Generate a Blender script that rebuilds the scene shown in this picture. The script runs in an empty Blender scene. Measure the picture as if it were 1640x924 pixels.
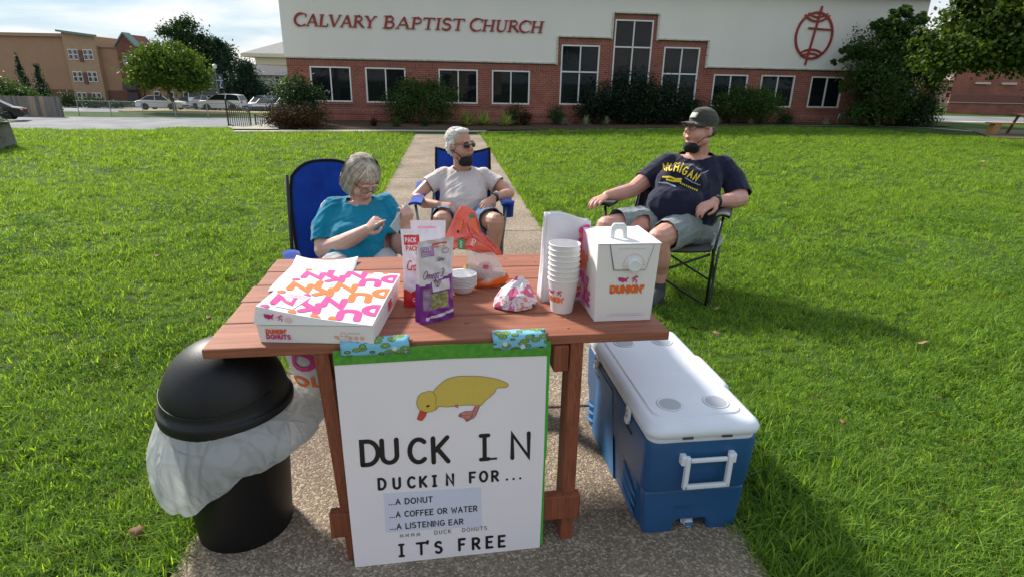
import bpy, bmesh, math, random
import numpy as np
from mathutils import Matrix, Vector, Euler, Quaternion
random.seed(7); rng = np.random.default_rng(11)
S = bpy.context.scene; COL = S.collection; PI = math.pi
# ---------------------------------------------------------------- camera
cam_d = bpy.data.cameras.new('camera'); cam = bpy.data.objects.new('camera', cam_d); COL.objects.link(cam); S.camera = cam
cam_d.sensor_width = 36; cam_d.lens = 932 / 1640 * 36; cam_d.clip_start = 0.02; cam_d.clip_end = 3000
_P = math.atan(329 / 932); _R = math.radians(1.15)
_f = Vector((0, math.cos(_P), -math.sin(_P))); _r = Vector((1, 0, 0)); _u = Vector((0, math.sin(_P), math.cos(_P)))
_r2 = _r * math.cos(_R) + _u * math.sin(_R); _u2 = _u * math.cos(_R) - _r * math.sin(_R)
mw = Matrix((_r2, _u2, -_f)).transposed().to_4x4(); mw.translation = (0, 0, 1.45); cam.matrix_world = mw
S.render.resolution_x, S.render.resolution_y = 1024, 576
# ---------------------------------------------------------------- sun, sky, exposure
SUN_EL = math.radians(37); SUN_DIR = Vector((-0.72 * math.cos(SUN_EL), 0.694 * math.cos(SUN_EL), math.sin(SUN_EL)))
sd = bpy.data.lights.new('sun', 'SUN'); sun = bpy.data.objects.new('sun', sd); COL.objects.link(sun)
sd.energy = 2.0; sd.angle = math.radians(7); sd.color = (1.0, 0.94, 0.85)
sun.rotation_euler = (-SUN_DIR).to_track_quat('-Z', 'Y').to_euler()
W = bpy.data.worlds.new('World'); S.world = W; W.use_nodes = True
def build_world():
    nt = W.node_tree; nt.nodes.clear(); N = nt.nodes.new; L = nt.links.new
    out = N('ShaderNodeOutputWorld'); bg = N('ShaderNodeBackground'); bg.inputs['Strength'].default_value = 0.06
    sky = N('ShaderNodeTexSky'); sky.sky_type = 'NISHITA'; sky.sun_disc = False; sky.sun_elevation = SUN_EL
    sky.sun_rotation = math.atan2(SUN_DIR.x, SUN_DIR.y); sky.air_density = 1.1; sky.dust_density = 0.4; sky.ozone_density = 1.5
    tc = N('ShaderNodeTexCoord'); sep = N('ShaderNodeSeparateXYZ'); L(tc.outputs['Generated'], sep.inputs[0])
    # flat cloud layer: project direction on a plane above
    mx = N('ShaderNodeMath'); mx.operation = 'MAXIMUM'; L(sep.outputs['Z'], mx.inputs[0]); mx.inputs[1].default_value = 0.02
    ad = N('ShaderNodeMath'); ad.operation = 'ADD'; L(mx.outputs[0], ad.inputs[0]); ad.inputs[1].default_value = 0.12
    dv = N('ShaderNodeVectorMath'); dv.operation = 'DIVIDE'; cb = N('ShaderNodeCombineXYZ')
    for i in range(3): L(ad.outputs[0], cb.inputs[i])
    L(tc.outputs['Generated'], dv.inputs[0]); L(cb.outputs[0], dv.inputs[1])
    mp = N('ShaderNodeMapping'); mp.inputs['Scale'].default_value = (0.55, 0.8, 0.0); mp.inputs['Location'].default_value = (2.3, 0.75, 0); L(dv.outputs[0], mp.inputs[0])
    nz = N('ShaderNodeTexNoise'); nz.inputs['Scale'].default_value = 1.0; nz.inputs['Detail'].default_value = 7; nz.inputs['Roughness'].default_value = 0.5; nz.inputs['Distortion'].default_value = 0.3
    L(mp.outputs[0], nz.inputs['Vector'])
    rp = N('ShaderNodeValToRGB'); rp.color_ramp.elements[0].position = 0.40; rp.color_ramp.elements[1].position = 0.58
    rp.color_ramp.elements[0].color = (0, 0, 0, 1); rp.color_ramp.elements[1].color = (1, 1, 1, 1); L(nz.outputs['Fac'], rp.inputs[0])
    cl = N('ShaderNodeMixRGB'); cl.inputs[1].default_value = (2.2, 3.1, 4.0, 1); cl.inputs[2].default_value = (4.9, 4.75, 4.85, 1); L(rp.outputs[0], cl.inputs[0])
    mix = N('ShaderNodeMixRGB'); mix.inputs[0].default_value = 0.86; L(sky.outputs[0], mix.inputs[1]); L(cl.outputs[0], mix.inputs[2])
    L(mix.outputs[0], bg.inputs[0]); L(bg.outputs[0], out.inputs[0])
build_world()
S.view_settings.view_transform = 'Standard'; S.view_settings.look = 'None'; S.view_settings.exposure = 1.72; S.view_settings.gamma = 1
# ---------------------------------------------------------------- tagging
def tag(o, label=None, cat=None, group=None, kind=None):
    if label: o['label'] = label
    if cat: o['category'] = cat
    if group: o['group'] = group
    if kind: o['kind'] = kind
    return o
def empty(name, loc=(0, 0, 0), rz=0, label=None, cat=None, group=None, kind=None):
    o = bpy.data.objects.new(name, None); o.empty_display_size = .1; COL.objects.link(o); o.location = loc; o.rotation_euler = (0, 0, rz)
    return tag(o, label, cat, group, kind)
def kids(o): return [c for c in bpy.data.objects if c.parent == o]
def copy_tree(o, loc=None, rz=None, label=None, scale=None):
    allo = list(bpy.data.objects); ch = {}
    for c in allo:
        if c.parent: ch.setdefault(c.parent.name, []).append(c)
    def rec(a, par):
        b = a.copy(); COL.objects.link(b); b.parent = par
        for k in ch.get(a.name, []): rec(k, b)
        return b
    r = rec(o, None)
    if loc is not None: r.location = loc
    if rz is not None: r.rotation_euler = (0, 0, rz)
    if scale is not None: r.scale = scale
    if label: r['label'] = label
    return r
# ---------------------------------------------------------------- materials
MATS = {}
def mat(name, col, rough=0.6, spec=0.5, metal=0, col2=None, nscale=8, nmix=0.5, bump=0, bscale=60, trans=0, alpha=1, sheen=0, coat=0, sss=0, coords='Object', emis=0, detail=4, stretch=None, ramp=(0.35, 0.65)):
    if name in MATS: return MATS[name]
    m = bpy.data.materials.new(name); m.use_nodes = True; nt = m.node_tree; N = nt.nodes.new; L = nt.links.new
    b = nt.nodes['Principled BSDF']; c = tuple(col) + (1,)
    b.inputs['Base Color'].default_value = c; b.inputs['Roughness'].default_value = rough; b.inputs['Metallic'].default_value = metal
    b.inputs['Specular IOR Level'].default_value = spec; b.inputs['Transmission Weight'].default_value = trans; b.inputs['Alpha'].default_value = alpha
    b.inputs['Coat Weight'].default_value = coat; b.inputs['Sheen Weight'].default_value = sheen
    if sss: b.inputs['Subsurface Weight'].default_value = sss; b.inputs['Subsurface Radius'].default_value = (.02, .006, .003)
    tc = N('ShaderNodeTexCoord'); vec = tc.outputs[coords]
    if stretch:
        mp = N('ShaderNodeMapping'); mp.inputs['Scale'].default_value = stretch; L(vec, mp.inputs[0]); vec = mp.outputs[0]
    if col2:
        n = N('ShaderNodeTexNoise'); n.inputs['Scale'].default_value = nscale; n.inputs['Detail'].default_value = detail; L(vec, n.inputs['Vector'])
        r = N('ShaderNodeValToRGB'); r.color_ramp.elements[0].position, r.color_ramp.elements[1].position = ramp
        r.color_ramp.elements[0].color = c; r.color_ramp.elements[1].color = tuple(col2) + (1,); L(n.outputs['Fac'], r.inputs[0]); L(r.outputs[0], b.inputs['Base Color'])
    if bump:
        n = N('ShaderNodeTexNoise'); n.inputs['Scale'].default_value = bscale; n.inputs['Detail'].default_value = 5; L(vec, n.inputs['Vector'])
        bp = N('ShaderNodeBump'); bp.inputs['Strength'].default_value = min(1, bump); bp.inputs['Distance'].default_value = 0.01 * max(1, bump); L(n.outputs['Fac'], bp.inputs['Height']); L(bp.outputs[0], b.inputs['Normal'])
    MATS[name] = m; return m
def leafmat(name, c1, c2, trans=0.35, tcol=None, nscale=3, rough=.5, gain=1):
    if name in MATS: return MATS[name]
    m = bpy.data.materials.new(name); m.use_nodes = True; nt = m.node_tree; N = nt.nodes.new; L = nt.links.new
    b = nt.nodes['Principled BSDF']; out = nt.nodes['Material Output']; b.inputs['Roughness'].default_value = rough; b.inputs['Specular IOR Level'].default_value = .12
    tc = N('ShaderNodeTexCoord'); n = N('ShaderNodeTexNoise'); n.inputs['Scale'].default_value = nscale; n.inputs['Detail'].default_value = 4; L(tc.outputs['Object'], n.inputs['Vector'])
    g = N('ShaderNodeNewGeometry'); oi = N('ShaderNodeObjectInfo')
    ga = N('ShaderNodeMath'); ga.operation = 'MULTIPLY_ADD'; L(n.outputs['Fac'], ga.inputs[0]); ga.inputs[1].default_value = gain; ga.inputs[2].default_value = .5 - .5 * gain
    a = N('ShaderNodeMath'); a.operation = 'ADD'; L(ga.outputs[0], a.inputs[0])
    s = N('ShaderNodeMath'); s.operation = 'MULTIPLY_ADD'; L(g.outputs['Random Per Island'], s.inputs[0]); s.inputs[1].default_value = .5; s.inputs[2].default_value = -.25; L(s.outputs[0], a.inputs[1])
    s2 = N('ShaderNodeMath'); s2.operation = 'MULTIPLY_ADD'; L(oi.outputs['Random'], s2.inputs[0]); s2.inputs[1].default_value = .3; s2.inputs[2].default_value = -.15
    a2 = N('ShaderNodeMath'); a2.operation = 'ADD'; L(a.outputs[0], a2.inputs[0]); L(s2.outputs[0], a2.inputs[1])
    r = N('ShaderNodeValToRGB'); r.color_ramp.elements[0].position = .25; r.color_ramp.elements[1].position = .75; r.color_ramp.elements[0].color = tuple(c1) + (1,); r.color_ramp.elements[1].color = tuple(c2) + (1,)
    L(a2.outputs[0], r.inputs[0]); L(r.outputs[0], b.inputs['Base Color'])
    t = N('ShaderNodeBsdfTranslucent'); mc = N('ShaderNodeMixRGB'); mc.blend_type = 'MULTIPLY'; mc.inputs[0].default_value = 1; mc.inputs[2].default_value = tuple(tcol or (1.6, 1.5, .6)) + (1,)
    L(r.outputs[0], mc.inputs[1]); L(mc.outputs[0], t.inputs[0])
    ms = N('ShaderNodeMixShader'); ms.inputs[0].default_value = trans; L(b.outputs[0], ms.inputs[1]); L(t.outputs[0], ms.inputs[2]); L(ms.outputs[0], out.inputs['Surface'])
    MATS[name] = m; return m
def brickmat(name, c1, c2, mortar, bw=.205, bh=.068, soldier=False, ms=.010, bumpv=.5, stain=None):
    m = bpy.data.materials.new(name); m.use_nodes = True; nt = m.node_tree; N = nt.nodes.new; L = nt.links.new; b = nt.nodes['Principled BSDF']; b.inputs['Roughness'].default_value = .85
    tc = N('ShaderNodeTexCoord'); sx = N('ShaderNodeSeparateXYZ'); L(tc.outputs['Object'], sx.inputs[0]); cb = N('ShaderNodeCombineXYZ')
    ad = N('ShaderNodeMath'); ad.operation = 'ADD'; L(sx.outputs['X'], ad.inputs[0]); L(sx.outputs['Y'], ad.inputs[1])
    L(ad.outputs[0], cb.inputs[1 if soldier else 0]); L(sx.outputs['Z'], cb.inputs[0 if soldier else 1])
    k = N('ShaderNodeTexBrick'); k.inputs['Scale'].default_value = 1; k.inputs['Brick Width'].default_value = bw; k.inputs['Row Height'].default_value = bh; k.inputs['Mortar Size'].default_value = ms * .5; k.inputs['Mortar Smooth'].default_value = .1
    k.inputs['Color1'].default_value = tuple(c1) + (1,); k.inputs['Color2'].default_value = tuple(c2) + (1,); k.inputs['Mortar'].default_value = tuple(mortar) + (1,); k.inputs['Bias'].default_value = -.1
    if soldier: k.offset = 0
    L(cb.outputs[0], k.inputs['Vector'])
    n = N('ShaderNodeTexNoise'); n.inputs['Scale'].default_value = 1.1; n.inputs['Detail'].default_value = 6; L(tc.outputs['Object'], n.inputs['Vector'])
    r = N('ShaderNodeValToRGB'); r.color_ramp.elements[0].position = .3; r.color_ramp.elements[1].position = .7; r.color_ramp.elements[0].color = (.72, .72, .72, 1); r.color_ramp.elements[1].color = (1.1, 1.05, 1.02, 1); L(n.outputs['Fac'], r.inputs[0])
    mm = N('ShaderNodeMixRGB'); mm.blend_type = 'MULTIPLY'; mm.inputs[0].default_value = 1; L(k.outputs['Color'], mm.inputs[1]); L(r.outputs[0], mm.inputs[2]); L(mm.outputs[0], b.inputs['Base Color'])
    iv = N('ShaderNodeMath'); iv.operation = 'SUBTRACT'; iv.inputs[0].default_value = 1; L(k.outputs['Fac'], iv.inputs[1])
    bp = N('ShaderNodeBump'); bp.inputs['Strength'].default_value = bumpv; bp.inputs['Distance'].default_value = .01; L(iv.outputs[0], bp.inputs['Height']); L(bp.outputs[0], b.inputs['Normal'])
    MATS[name] = m; return m
# ---------------------------------------------------------------- mesh builder
def Rz(a): return Matrix.Rotation(a, 4, 'Z')
def Rx(a): return Matrix.Rotation(a, 4, 'X')
def Ry(a): return Matrix.Rotation(a, 4, 'Y')
def T(x, y, z): return Matrix.Translation((x, y, z))
def finish(me, mat_, smooth, auto=None):
    if mat_ is not None:
        for m in (mat_ if isinstance(mat_, (list, tuple)) else [mat_]): me.materials.append(m)
    if smooth: me.polygons.foreach_set('use_smooth', [True] * len(me.polygons))
class MB:
    def __init__(s): s.v = []; s.f = []; s.m = []; s.mi = 0
    def add(s, vs, fs, M=None):
        o = len(s.v)
        s.v += [tuple(M @ Vector(p)) if M is not None else tuple(p) for p in vs]
        s.f += [tuple(i + o for i in f) for f in fs]; s.m += [s.mi] * len(fs); return s
    def box(s, c, d, M=None, rz=0, taper=None):
        x, y, z = [k / 2 for k in d]; t = taper or 1
        vs = [(-x, -y, -z), (x, -y, -z), (x, y, -z), (-x, y, -z), (-x * t, -y * t, z), (x * t, -y * t, z), (x * t, y * t, z), (-x * t, y * t, z)]
        mm = T(*c) @ Rz(rz)
        if M is not None: mm = M @ mm
        return s.add(vs, [(3, 2, 1, 0), (4, 5, 6, 7), (0, 1, 5, 4), (1, 2, 6, 5), (2, 3, 7, 6), (3, 0, 4, 7)], mm)
    def bar(s, a, b, w, h=None, up=(0, 0, 1)):
        a, b = Vector(a), Vector(b); d = b - a; l = d.length; d.normalize(); u = Vector(up)
        if abs(d.dot(u)) > .98: u = Vector((0, 1, 0))
        x = d.cross(u).normalized(); u = x.cross(d); M = Matrix((x, d, u)).transposed().to_4x4(); M.translation = (a + b) / 2
        return s.box((0, 0, 0), (w, l, h or w), M)
    def tube(s, pts, r, n=8, cap=True, closed=False):
        pts = [Vector(p) for p in pts]; k = len(pts); rs = r if isinstance(r, (list, tuple)) else [r] * k; rings = []; prev = None
        for i, p in enumerate(pts):
            if closed: d = pts[(i + 1) % k] - pts[i - 1]
            else: d = (pts[min(i + 1, k - 1)] - pts[max(i - 1, 0)])
            d.normalize()
            if prev is None:
                a = Vector((0, 0, 1)) if abs(d.z) < .9 else Vector((1, 0, 0)); x = d.cross(a).normalized()
            else: x = (prev - d * prev.dot(d)).normalized()
            prev = x; y = d.cross(x); rr = rs[i]; rx, ry = rr if isinstance(rr, (tuple, list)) else (rr, rr)
            rings.append([p + x * math.cos(2 * PI * j / n) * rx + y * math.sin(2 * PI * j / n) * ry for j in range(n)])
        vs = [q for g in rings for q in g]; fs = []
        for i in range(k if closed else k - 1):
            for j in range(n): fs.append((i * n + j, i * n + (j + 1) % n, ((i + 1) % k) * n + (j + 1) % n, ((i + 1) % k) * n + j))
        if cap and not closed: fs += [tuple(range(n - 1, -1, -1)), tuple((k - 1) * n + j for j in range(n))]
        return s.add(vs, fs)
    def lathe(s, prof, n=24, c=(0, 0, 0), M=None, sx=1, sy=1):
        vs = []; fs = []; k = len(prof)
        for r, z in prof:
            for j in range(n): vs.append((c[0] + r * sx * math.cos(2 * PI * j / n), c[1] + r * sy * math.sin(2 * PI * j / n), c[2] + z))
        for i in range(k - 1):
            for j in range(n): fs.append((i * n + j, i * n + (j + 1) % n, (i + 1) * n + (j + 1) % n, (i + 1) * n + j))
        if prof[0][0] > 1e-5: fs.append(tuple(range(n - 1, -1, -1)))
        if prof[-1][0] > 1e-5: fs.append(tuple((k - 1) * n + j for j in range(n)))
        return s.add(vs, fs, M)
    def prism(s, poly, d, M=None):      # polygon in XY extruded along Z from 0 to d
        n = len(poly); vs = [(x, y, 0) for x, y in poly] + [(x, y, d) for x, y in poly]
        fs = [tuple(range(n - 1, -1, -1)), tuple(range(n, 2 * n))] + [(i, (i + 1) % n, n + (i + 1) % n, n + i) for i in range(n)]
        return s.add(vs, fs, M)
    def ball(s, c, r, n=12, M=None):
        rx, ry, rz = r if isinstance(r, (tuple, list)) else (r, r, r); k = max(4, n // 2); prof = [(math.cos(-PI / 2 + PI * i / k), math.sin(-PI / 2 + PI * i / k)) for i in range(k + 1)]
        prof[0] = (0.0001, -1); prof[-1] = (0.0001, 1)
        mm = T(*c) @ (M if M is not None else Matrix()) @ Matrix.Diagonal((rx, ry, rz, 1)); return s.lathe(prof, n, M=mm)
    def loft(s, rings, cap=True):       # rings: equal-length lists of points
        k = len(rings); n = len(rings[0]); vs = [p for r in rings for p in r]; fs = []
        for i in range(k - 1):
            for j in range(n): fs.append((i * n + j, i * n + (j + 1) % n, (i + 1) * n + (j + 1) % n, (i + 1) * n + j))
        if cap: fs += [tuple(range(n - 1, -1, -1)), tuple((k - 1) * n + j for j in range(n))]
        return s.add(vs, fs)
    def grid(s, fn, nu, nv, thick=0):   # fn(u,v)->point
        vs = [fn(i / nu, j / nv) for j in range(nv + 1) for i in range(nu + 1)]
        fs = [(j * (nu + 1) + i, j * (nu + 1) + i + 1, (j + 1) * (nu + 1) + i + 1, (j + 1) * (nu + 1) + i) for j in range(nv) for i in range(nu)]
        return s.add(vs, fs)
    def mesh(s, name, mat_=None, smooth=False):
        me = bpy.data.meshes.new(name); me.from_pydata(s.v, [], s.f); finish(me, mat_, smooth)
        if any(s.m): me.polygons.foreach_set('material_index', s.m)
        me.update(); return me
    def build(s, name, mat_=None, parent=None, smooth=False, bevel=0, seg=2, solid=0, sub=0, auto=0, loc=None, M=None):
        o = bpy.data.objects.new(name, s.mesh(name, mat_, smooth)); COL.objects.link(o); o.parent = parent
        if M is not None: o.matrix_local = M
        if loc is not None: o.location = loc
        if solid: m = o.modifiers.new('solid', 'SOLIDIFY'); m.thickness = solid; m.offset = 0
        if sub: m = o.modifiers.new('sub', 'SUBSURF'); m.levels = m.render_levels = sub
        if bevel: m = o.modifiers.new('bev', 'BEVEL'); m.width = bevel; m.segments = seg; m.limit_method = 'ANGLE'; m.angle_limit = math.radians(35)
        if auto:
            o.data.polygons.foreach_set('use_smooth', [True] * len(o.data.polygons)); o.data.set_sharp_from_angle(angle=math.radians(auto))
        return o
def obj(name, me, parent=None, M=None):
    o = bpy.data.objects.new(name, me); COL.objects.link(o); o.parent = parent
    if M is not None: o.matrix_local = M
    return o
def np_mesh(name, V, F, mat_, smooth=False):      # V (n,3), F (m,k) all the same length
    me = bpy.data.meshes.new(name); V = np.asarray(V, np.float32); F = np.asarray(F, np.int32); k = F.shape[1]
    me.vertices.add(len(V)); me.vertices.foreach_set('co', V.ravel()); me.loops.add(F.size); me.loops.foreach_set('vertex_index', F.ravel())
    me.polygons.add(len(F)); me.polygons.foreach_set('loop_start', np.arange(0, F.size, k, dtype=np.int32)); me.polygons.foreach_set('loop_total', np.full(len(F), k, np.int32))
    me.update(calc_edges=True); finish(me, mat_, smooth); return me
def evald(o, name=None):
    dg = bpy.context.evaluated_depsgraph_get(); dg.update(); me = bpy.data.meshes.new_from_object(o.evaluated_get(dg)); o.modifiers.clear(); old = o.data; o.data = me; me.name = name or old.name; bpy.data.meshes.remove(old); return o
def organic(name, mb, mat_, parent=None, voxel=.006, smooth=4, disp=0, dscale=.1, extra=None):
    """one continuous surface grown round overlapping closed shapes"""
    o = mb.build(name, mat_, parent, True)
    m = o.modifiers.new('r', 'REMESH'); m.mode = 'VOXEL'; m.voxel_size = voxel; m.use_smooth_shade = True
    if smooth: m = o.modifiers.new('s', 'SMOOTH'); m.iterations = smooth; m.factor = .5
    evald(o)
    if not len(o.data.materials):
        for q in (mat_ if isinstance(mat_, (list, tuple)) else [mat_]): o.data.materials.append(q)
    o.data.polygons.foreach_set('use_smooth', [True] * len(o.data.polygons))
    if disp:
        n = len(o.data.vertices); co = np.empty(n * 3, np.float32); no = np.empty(n * 3, np.float32); o.data.vertices.foreach_get('co', co); o.data.vertices.foreach_get('normal', no); co = co.reshape(-1, 3); no = no.reshape(-1, 3)
        co += no * (disp * folds(co / dscale))[:, None]; o.data.vertices.foreach_set('co', co.ravel()); o.data.update()
    return o
def folds(p):       # smooth pseudo-random creases
    q = p.copy(); f = np.zeros(len(p))
    for k, (a, b, c, ph) in enumerate([(1.0, .6, -.8, .3), (-.7, 1.2, .9, 1.7), (1.6, -1.1, 1.3, 4.1), (-2.1, .8, 2.3, 2.2), (2.9, 2.2, -1.4, .9)]):
        s_ = np.sin(q @ np.array([a, b, c]) + ph + 1.3 * np.sin(q @ np.array([b, -c, a]) * .7 + k)); f += (1 - np.abs(s_) * 2) / (1 + .5 * k)
    return f * .4
# ---------------------------------------------------------------- stroke lettering
def arc(cx, cy, rx, ry, a0, a1, n=10): return [(cx + rx * math.cos(math.radians(a0 + (a1 - a0) * i / n)), cy + ry * math.sin(math.radians(a0 + (a1 - a0) * i / n))) for i in range(n + 1)]
GL = {   # (advance width, [polylines]) on a unit cap height
 'A': (.72, [[(0, 0), (.36, 1), (.72, 0)], [(.14, .36), (.58, .36)]]),
 'B': (.6, [[(0, 0), (0, 1)], [(0, 1)] + arc(.3, .76, .24, .24, 90, -90) + [(0, .52)], [(0, .52)] + arc(.33, .26, .27, .26, 90, -90) + [(0, 0)]]),
 'C': (.66, [arc(.38, .5, .38, .5, 48, 312, 16)]),
 'D': (.66, [[(0, 0), (0, 1)] + arc(.22, .5, .44, .5, 90, -90, 14) + [(0, 0)]]),
 'E': (.54, [[(.54, 1), (0, 1), (0, 0), (.54, 0)], [(0, .52), (.44, .52)]]),
 'F': (.52, [[(.52, 1), (0, 1), (0, 0)], [(0, .52), (.42, .52)]]),
 'G': (.7, [arc(.38, .5, .38, .5, 48, 325, 16) + [(.7, .44), (.42, .44)]]),
 'H': (.64, [[(0, 0), (0, 1)], [(.64, 0), (.64, 1)], [(0, .5), (.64, .5)]]),
 'I': (.0, [[(0, 0), (0, 1)]]),
 'J': (.4, [[(.4, 1)] + arc(.2, .2, .2, .2, 0, -180)]),
 'K': (.6, [[(0, 0), (0, 1)], [(.58, 1), (.04, .45)], [(.16, .57), (.6, 0)]]),
 'L': (.5, [[(0, 1), (0, 0), (.5, 0)]]),
 'M': (.8, [[(0, 0), (.06, 1), (.4, .25), (.74, 1), (.8, 0)]]),
 'N': (.64, [[(0, 0), (0, 1), (.64, 0), (.64, 1)]]),
 'O': (.76, ['c', arc(.38, .5, .38, .5, 0, 348.75, 31)]),
 'P': (.58, [[(0, 0), (0, 1)] + arc(.3, .74, .28, .26, 90, -90) + [(0, .48)]]),
 'Q': (.76, ['c', arc(.38, .5, .38, .5, 0, 348.75, 31)]),
 'R': (.62, [[(0, 0), (0, 1)] + arc(.3, .74, .28, .26, 90, -90) + [(0, .48)], [(.26, .46), (.62, 0)]]),
 'S': (.56, [arc(.28, .74, .27, .26, 40, 200, 10) + arc(.28, .25, .28, .26, 70, -145, 12)]),
 'T': (.64, [[(0, 1), (.64, 1)], [(.32, 1), (.32, 0)]]),
 'U': (.62, [[(0, 1)] + arc(.31, .31, .31, .31, 180, 360, 12) + [(.62, 1)]]),
 'V': (.7, [[(0, 1), (.35, 0), (.7, 1)]]),
 'W': (.96, [[(0, 1), (.24, 0), (.48, .8), (.72, 0), (.96, 1)]]),
 'X': (.62, [[(0, 0), (.62, 1)], [(0, 1), (.62, 0)]]),
 'Y': (.66, [[(0, 1), (.33, .5), (.66, 1)], [(.33, .5), (.33, 0)]]),
 'Z': (.6, [[(0, 1), (.6, 1), (0, 0), (.6, 0)]]),
 '.': (.06, [[(0, .0), (.06, .03)]]), "'": (.05, [[(.03, 1), (.0, .78)]]), '-': (.3, [[(0, .45), (.3, .45)]]), '3': (.5, [arc(.24, .75, .24, .25, 140, -90, 9) + arc(.24, .25, .27, .25, 90, -140, 9)]),
 'i': (.3, [[(0, 1), (.3, 1)], [(.15, 1), (.15, 0)], [(0, 0), (.3, 0)]]),     # I with bars
 'e': (.4, [[(.02, .3), (.4, .32)] + arc(.22, .27, .2, .27, 10, 320, 10)]), 'm': (.7, [[(0, 0), (0, .5)], [(0, .35)] + arc(.17, .35, .17, .18, 180, 0, 6) + [(.34, 0)], [(.34, .35)] + arc(.51, .35, .17, .18, 180, 0, 6) + [(.68, 0)]]),
 'a': (.4, [arc(.2, .26, .2, .26, 40, 320, 10), [(.4, .52), (.4, 0)]]), 'g': (.4, [arc(.2, .26, .2, .26, 40, 320, 10), [(.4, .52), (.4, -.15)] + arc(.2, -.15, .2, .2, 0, -150, 6)]),
 'n': (.36, [[(0, 0), (0, .5)], [(0, .32)] + arc(.18, .34, .18, .18, 180, 0, 6) + [(.36, 0)]]), 'x': (.4, [[(0, 0), (.4, .52)], [(0, .52), (.4, 0)]]),
 'r': (.26, [[(0, 0), (0, .5)], [(0, .3)] + arc(.16, .36, .16, .15, 180, 50, 5)]), 't': (.3, [[(.14, .8), (.14, .02), (.28, 0)], [(0, .52), (.3, .52)]]), 'u': (.38, [[(0, .52)] + arc(.18, .18, .18, .18, 180, 360, 6) + [(.36, .52), (.38, 0)]]),
}
def ribbon(mb, pts, w, z, fn, closed=False, w2=None, caps=3):
    """flat stroke of width w; fn maps (x, y, z) to space"""
    P = [Vector((p[0], p[1])) for p in pts]; k = len(P); Lp = []; Rp = []
    for i in range(k):
        a = P[i - 1] if (i > 0 or closed) else None; b = P[(i + 1) % k] if (i < k - 1 or closed) else None
        d1 = (P[i] - a).normalized() if a is not None else None; d2 = (b - P[i]).normalized() if b is not None else None
        if d1 is None: d1 = d2
        if d2 is None: d2 = d1
        t = d1 + d2; t = t.normalized() if t.length > 1e-6 else d1; n = Vector((-t.y, t.x)); c = max(.45, n.dot(Vector((-d1.y, d1.x))))
        h = w / 2 / c; Lp.append(P[i] + n * h); Rp.append(P[i] - n * h)
    vs = [fn(p.x, p.y, z) for p in Lp] + [fn(p.x, p.y, z) for p in Rp]; fs = [(k + i, k + (i + 1) % k, (i + 1) % k, i) for i in range(k if closed else k - 1)]
    mb.add(vs, fs)
    if caps and not closed:
        for e, nb in ((0, 1), (k - 1, k - 2)):
            d = (P[e] - P[nb]).normalized(); a0 = math.atan2(d.y, d.x); q = [P[e] + Vector((math.cos(a0 + math.radians(t)), math.sin(a0 + math.radians(t)))) * w / 2 for t in np.linspace(-90, 90, caps + 2)]
            mb.add([fn(p.x, p.y, z) for p in q], [tuple(range(len(q)))])
def text_width(t, h, gap, space=.4): 
    return sum(((GL[c][0] + gap) if c in GL else space) * h for c in t) - gap * h
def text(mb, t, h, w, fn, x0=0, y0=0, gap=.25, space=.45, shear=0, squash=1, jitter=0, caps=3, center=False, dz=.00008):
    """lay a line of text with strokes of width w; returns end x"""
    x = x0 - (text_width(t, h * squash, gap, space) / 2 if center else 0); n = 0
    for c in t:
        if c not in GL: x += space * h * squash; continue
        adv, pl = GL[c]; closed = False; jx = random.uniform(-jitter, jitter) * h; jr = 1 + random.uniform(-jitter, jitter)
        for p in pl:
            if p == 'c': closed = True; continue
            ribbon(mb, [(x + (px * squash + shear * py) * h + jx, y0 + py * h * jr + jx) for px, py in p], w, dz * (n % 7), fn, closed, caps=caps); n += 1
        x += (adv + gap) * h * squash
    return x
def frame(o, ex, ey):        # plane frame: origin and two axes -> fn(x,y,z)
    o, ex, ey = Vector(o), Vector(ex).normalized(), Vector(ey); ey = (ey - ex * ey.dot(ex)).normalized(); n = ex.cross(ey)
    return lambda x, y, z: tuple(o + ex * x + ey * y + n * z)
def poly(mb, pts, fn, z=0): mb.add([fn(x, y, z) for x, y in pts], [tuple(range(len(pts)))])
# ================================================================ SETTING: terrain, lawn, path, roads
def sst(a, b, x):
    t = min(1, max(0, (x - a) / (b - a))); return t * t * (3 - 2 * t)
def lin(a, b, x): return min(1, max(0, (x - a) / (b - a)))
def H(x, y):
    crest = 16.6 + .10 * (x + 8)
    drop = -1.95 * lin(.0, 17.5, y - crest) * (1 - sst(-10.6, -10.0, x) * (1 - sst(30, 40, y))) * (1 - sst(0, 14, x) )
    if -10.6 < x < -7 and 16 < y < 40: drop = min(drop, -1.95 * lin(0, 30, y - 17.5) * (1 - sst(-8.4, -8.0, x) * (1 - sst(30, 40, y))))
    far = -.035 * max(0, min(y, 110) - 62) * (1 - sst(-10, 10, x))
    rise = .15 * sst(0, 12, x) * sst(13, 23, y)
    return drop + far + rise
def axis(parts):
    out = []
    for a, b, s in parts: out += list(np.arange(a, b, s))
    return np.array(sorted(set(np.round(out, 4))))
gx = axis([(-1500, -200, 130), (-200, -60, 14), (-60, -11, 1.4), (-11, -7, .2), (-7, 20, .6), (20, 70, 5), (70, 200, 20), (200, 1600, 140)])
gy = axis([(-1500, -60, 144), (-60, -4, 6), (-4, 15, .8), (15, 24, .35), (24, 70, 1.5), (70, 120, 6), (120, 400, 40), (400, 1700, 130)])
gm = mat('lawn_ground', (.034, .062, .014), .95, .1, col2=(.062, .115, .022), nscale=.9, bump=.6, bscale=40, detail=8)
V = [(x, y, H(x, y)) for y in gy for x in gx]; nx = len(gx)
F = [(j * nx + i, j * nx + i + 1, (j + 1) * nx + i + 1, (j + 1) * nx + i) for j in range(len(gy) - 1) for i in range(nx - 1)]
tag(obj('lawn', np_mesh('lawn', V, F, gm, True)), kind='structure')
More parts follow.
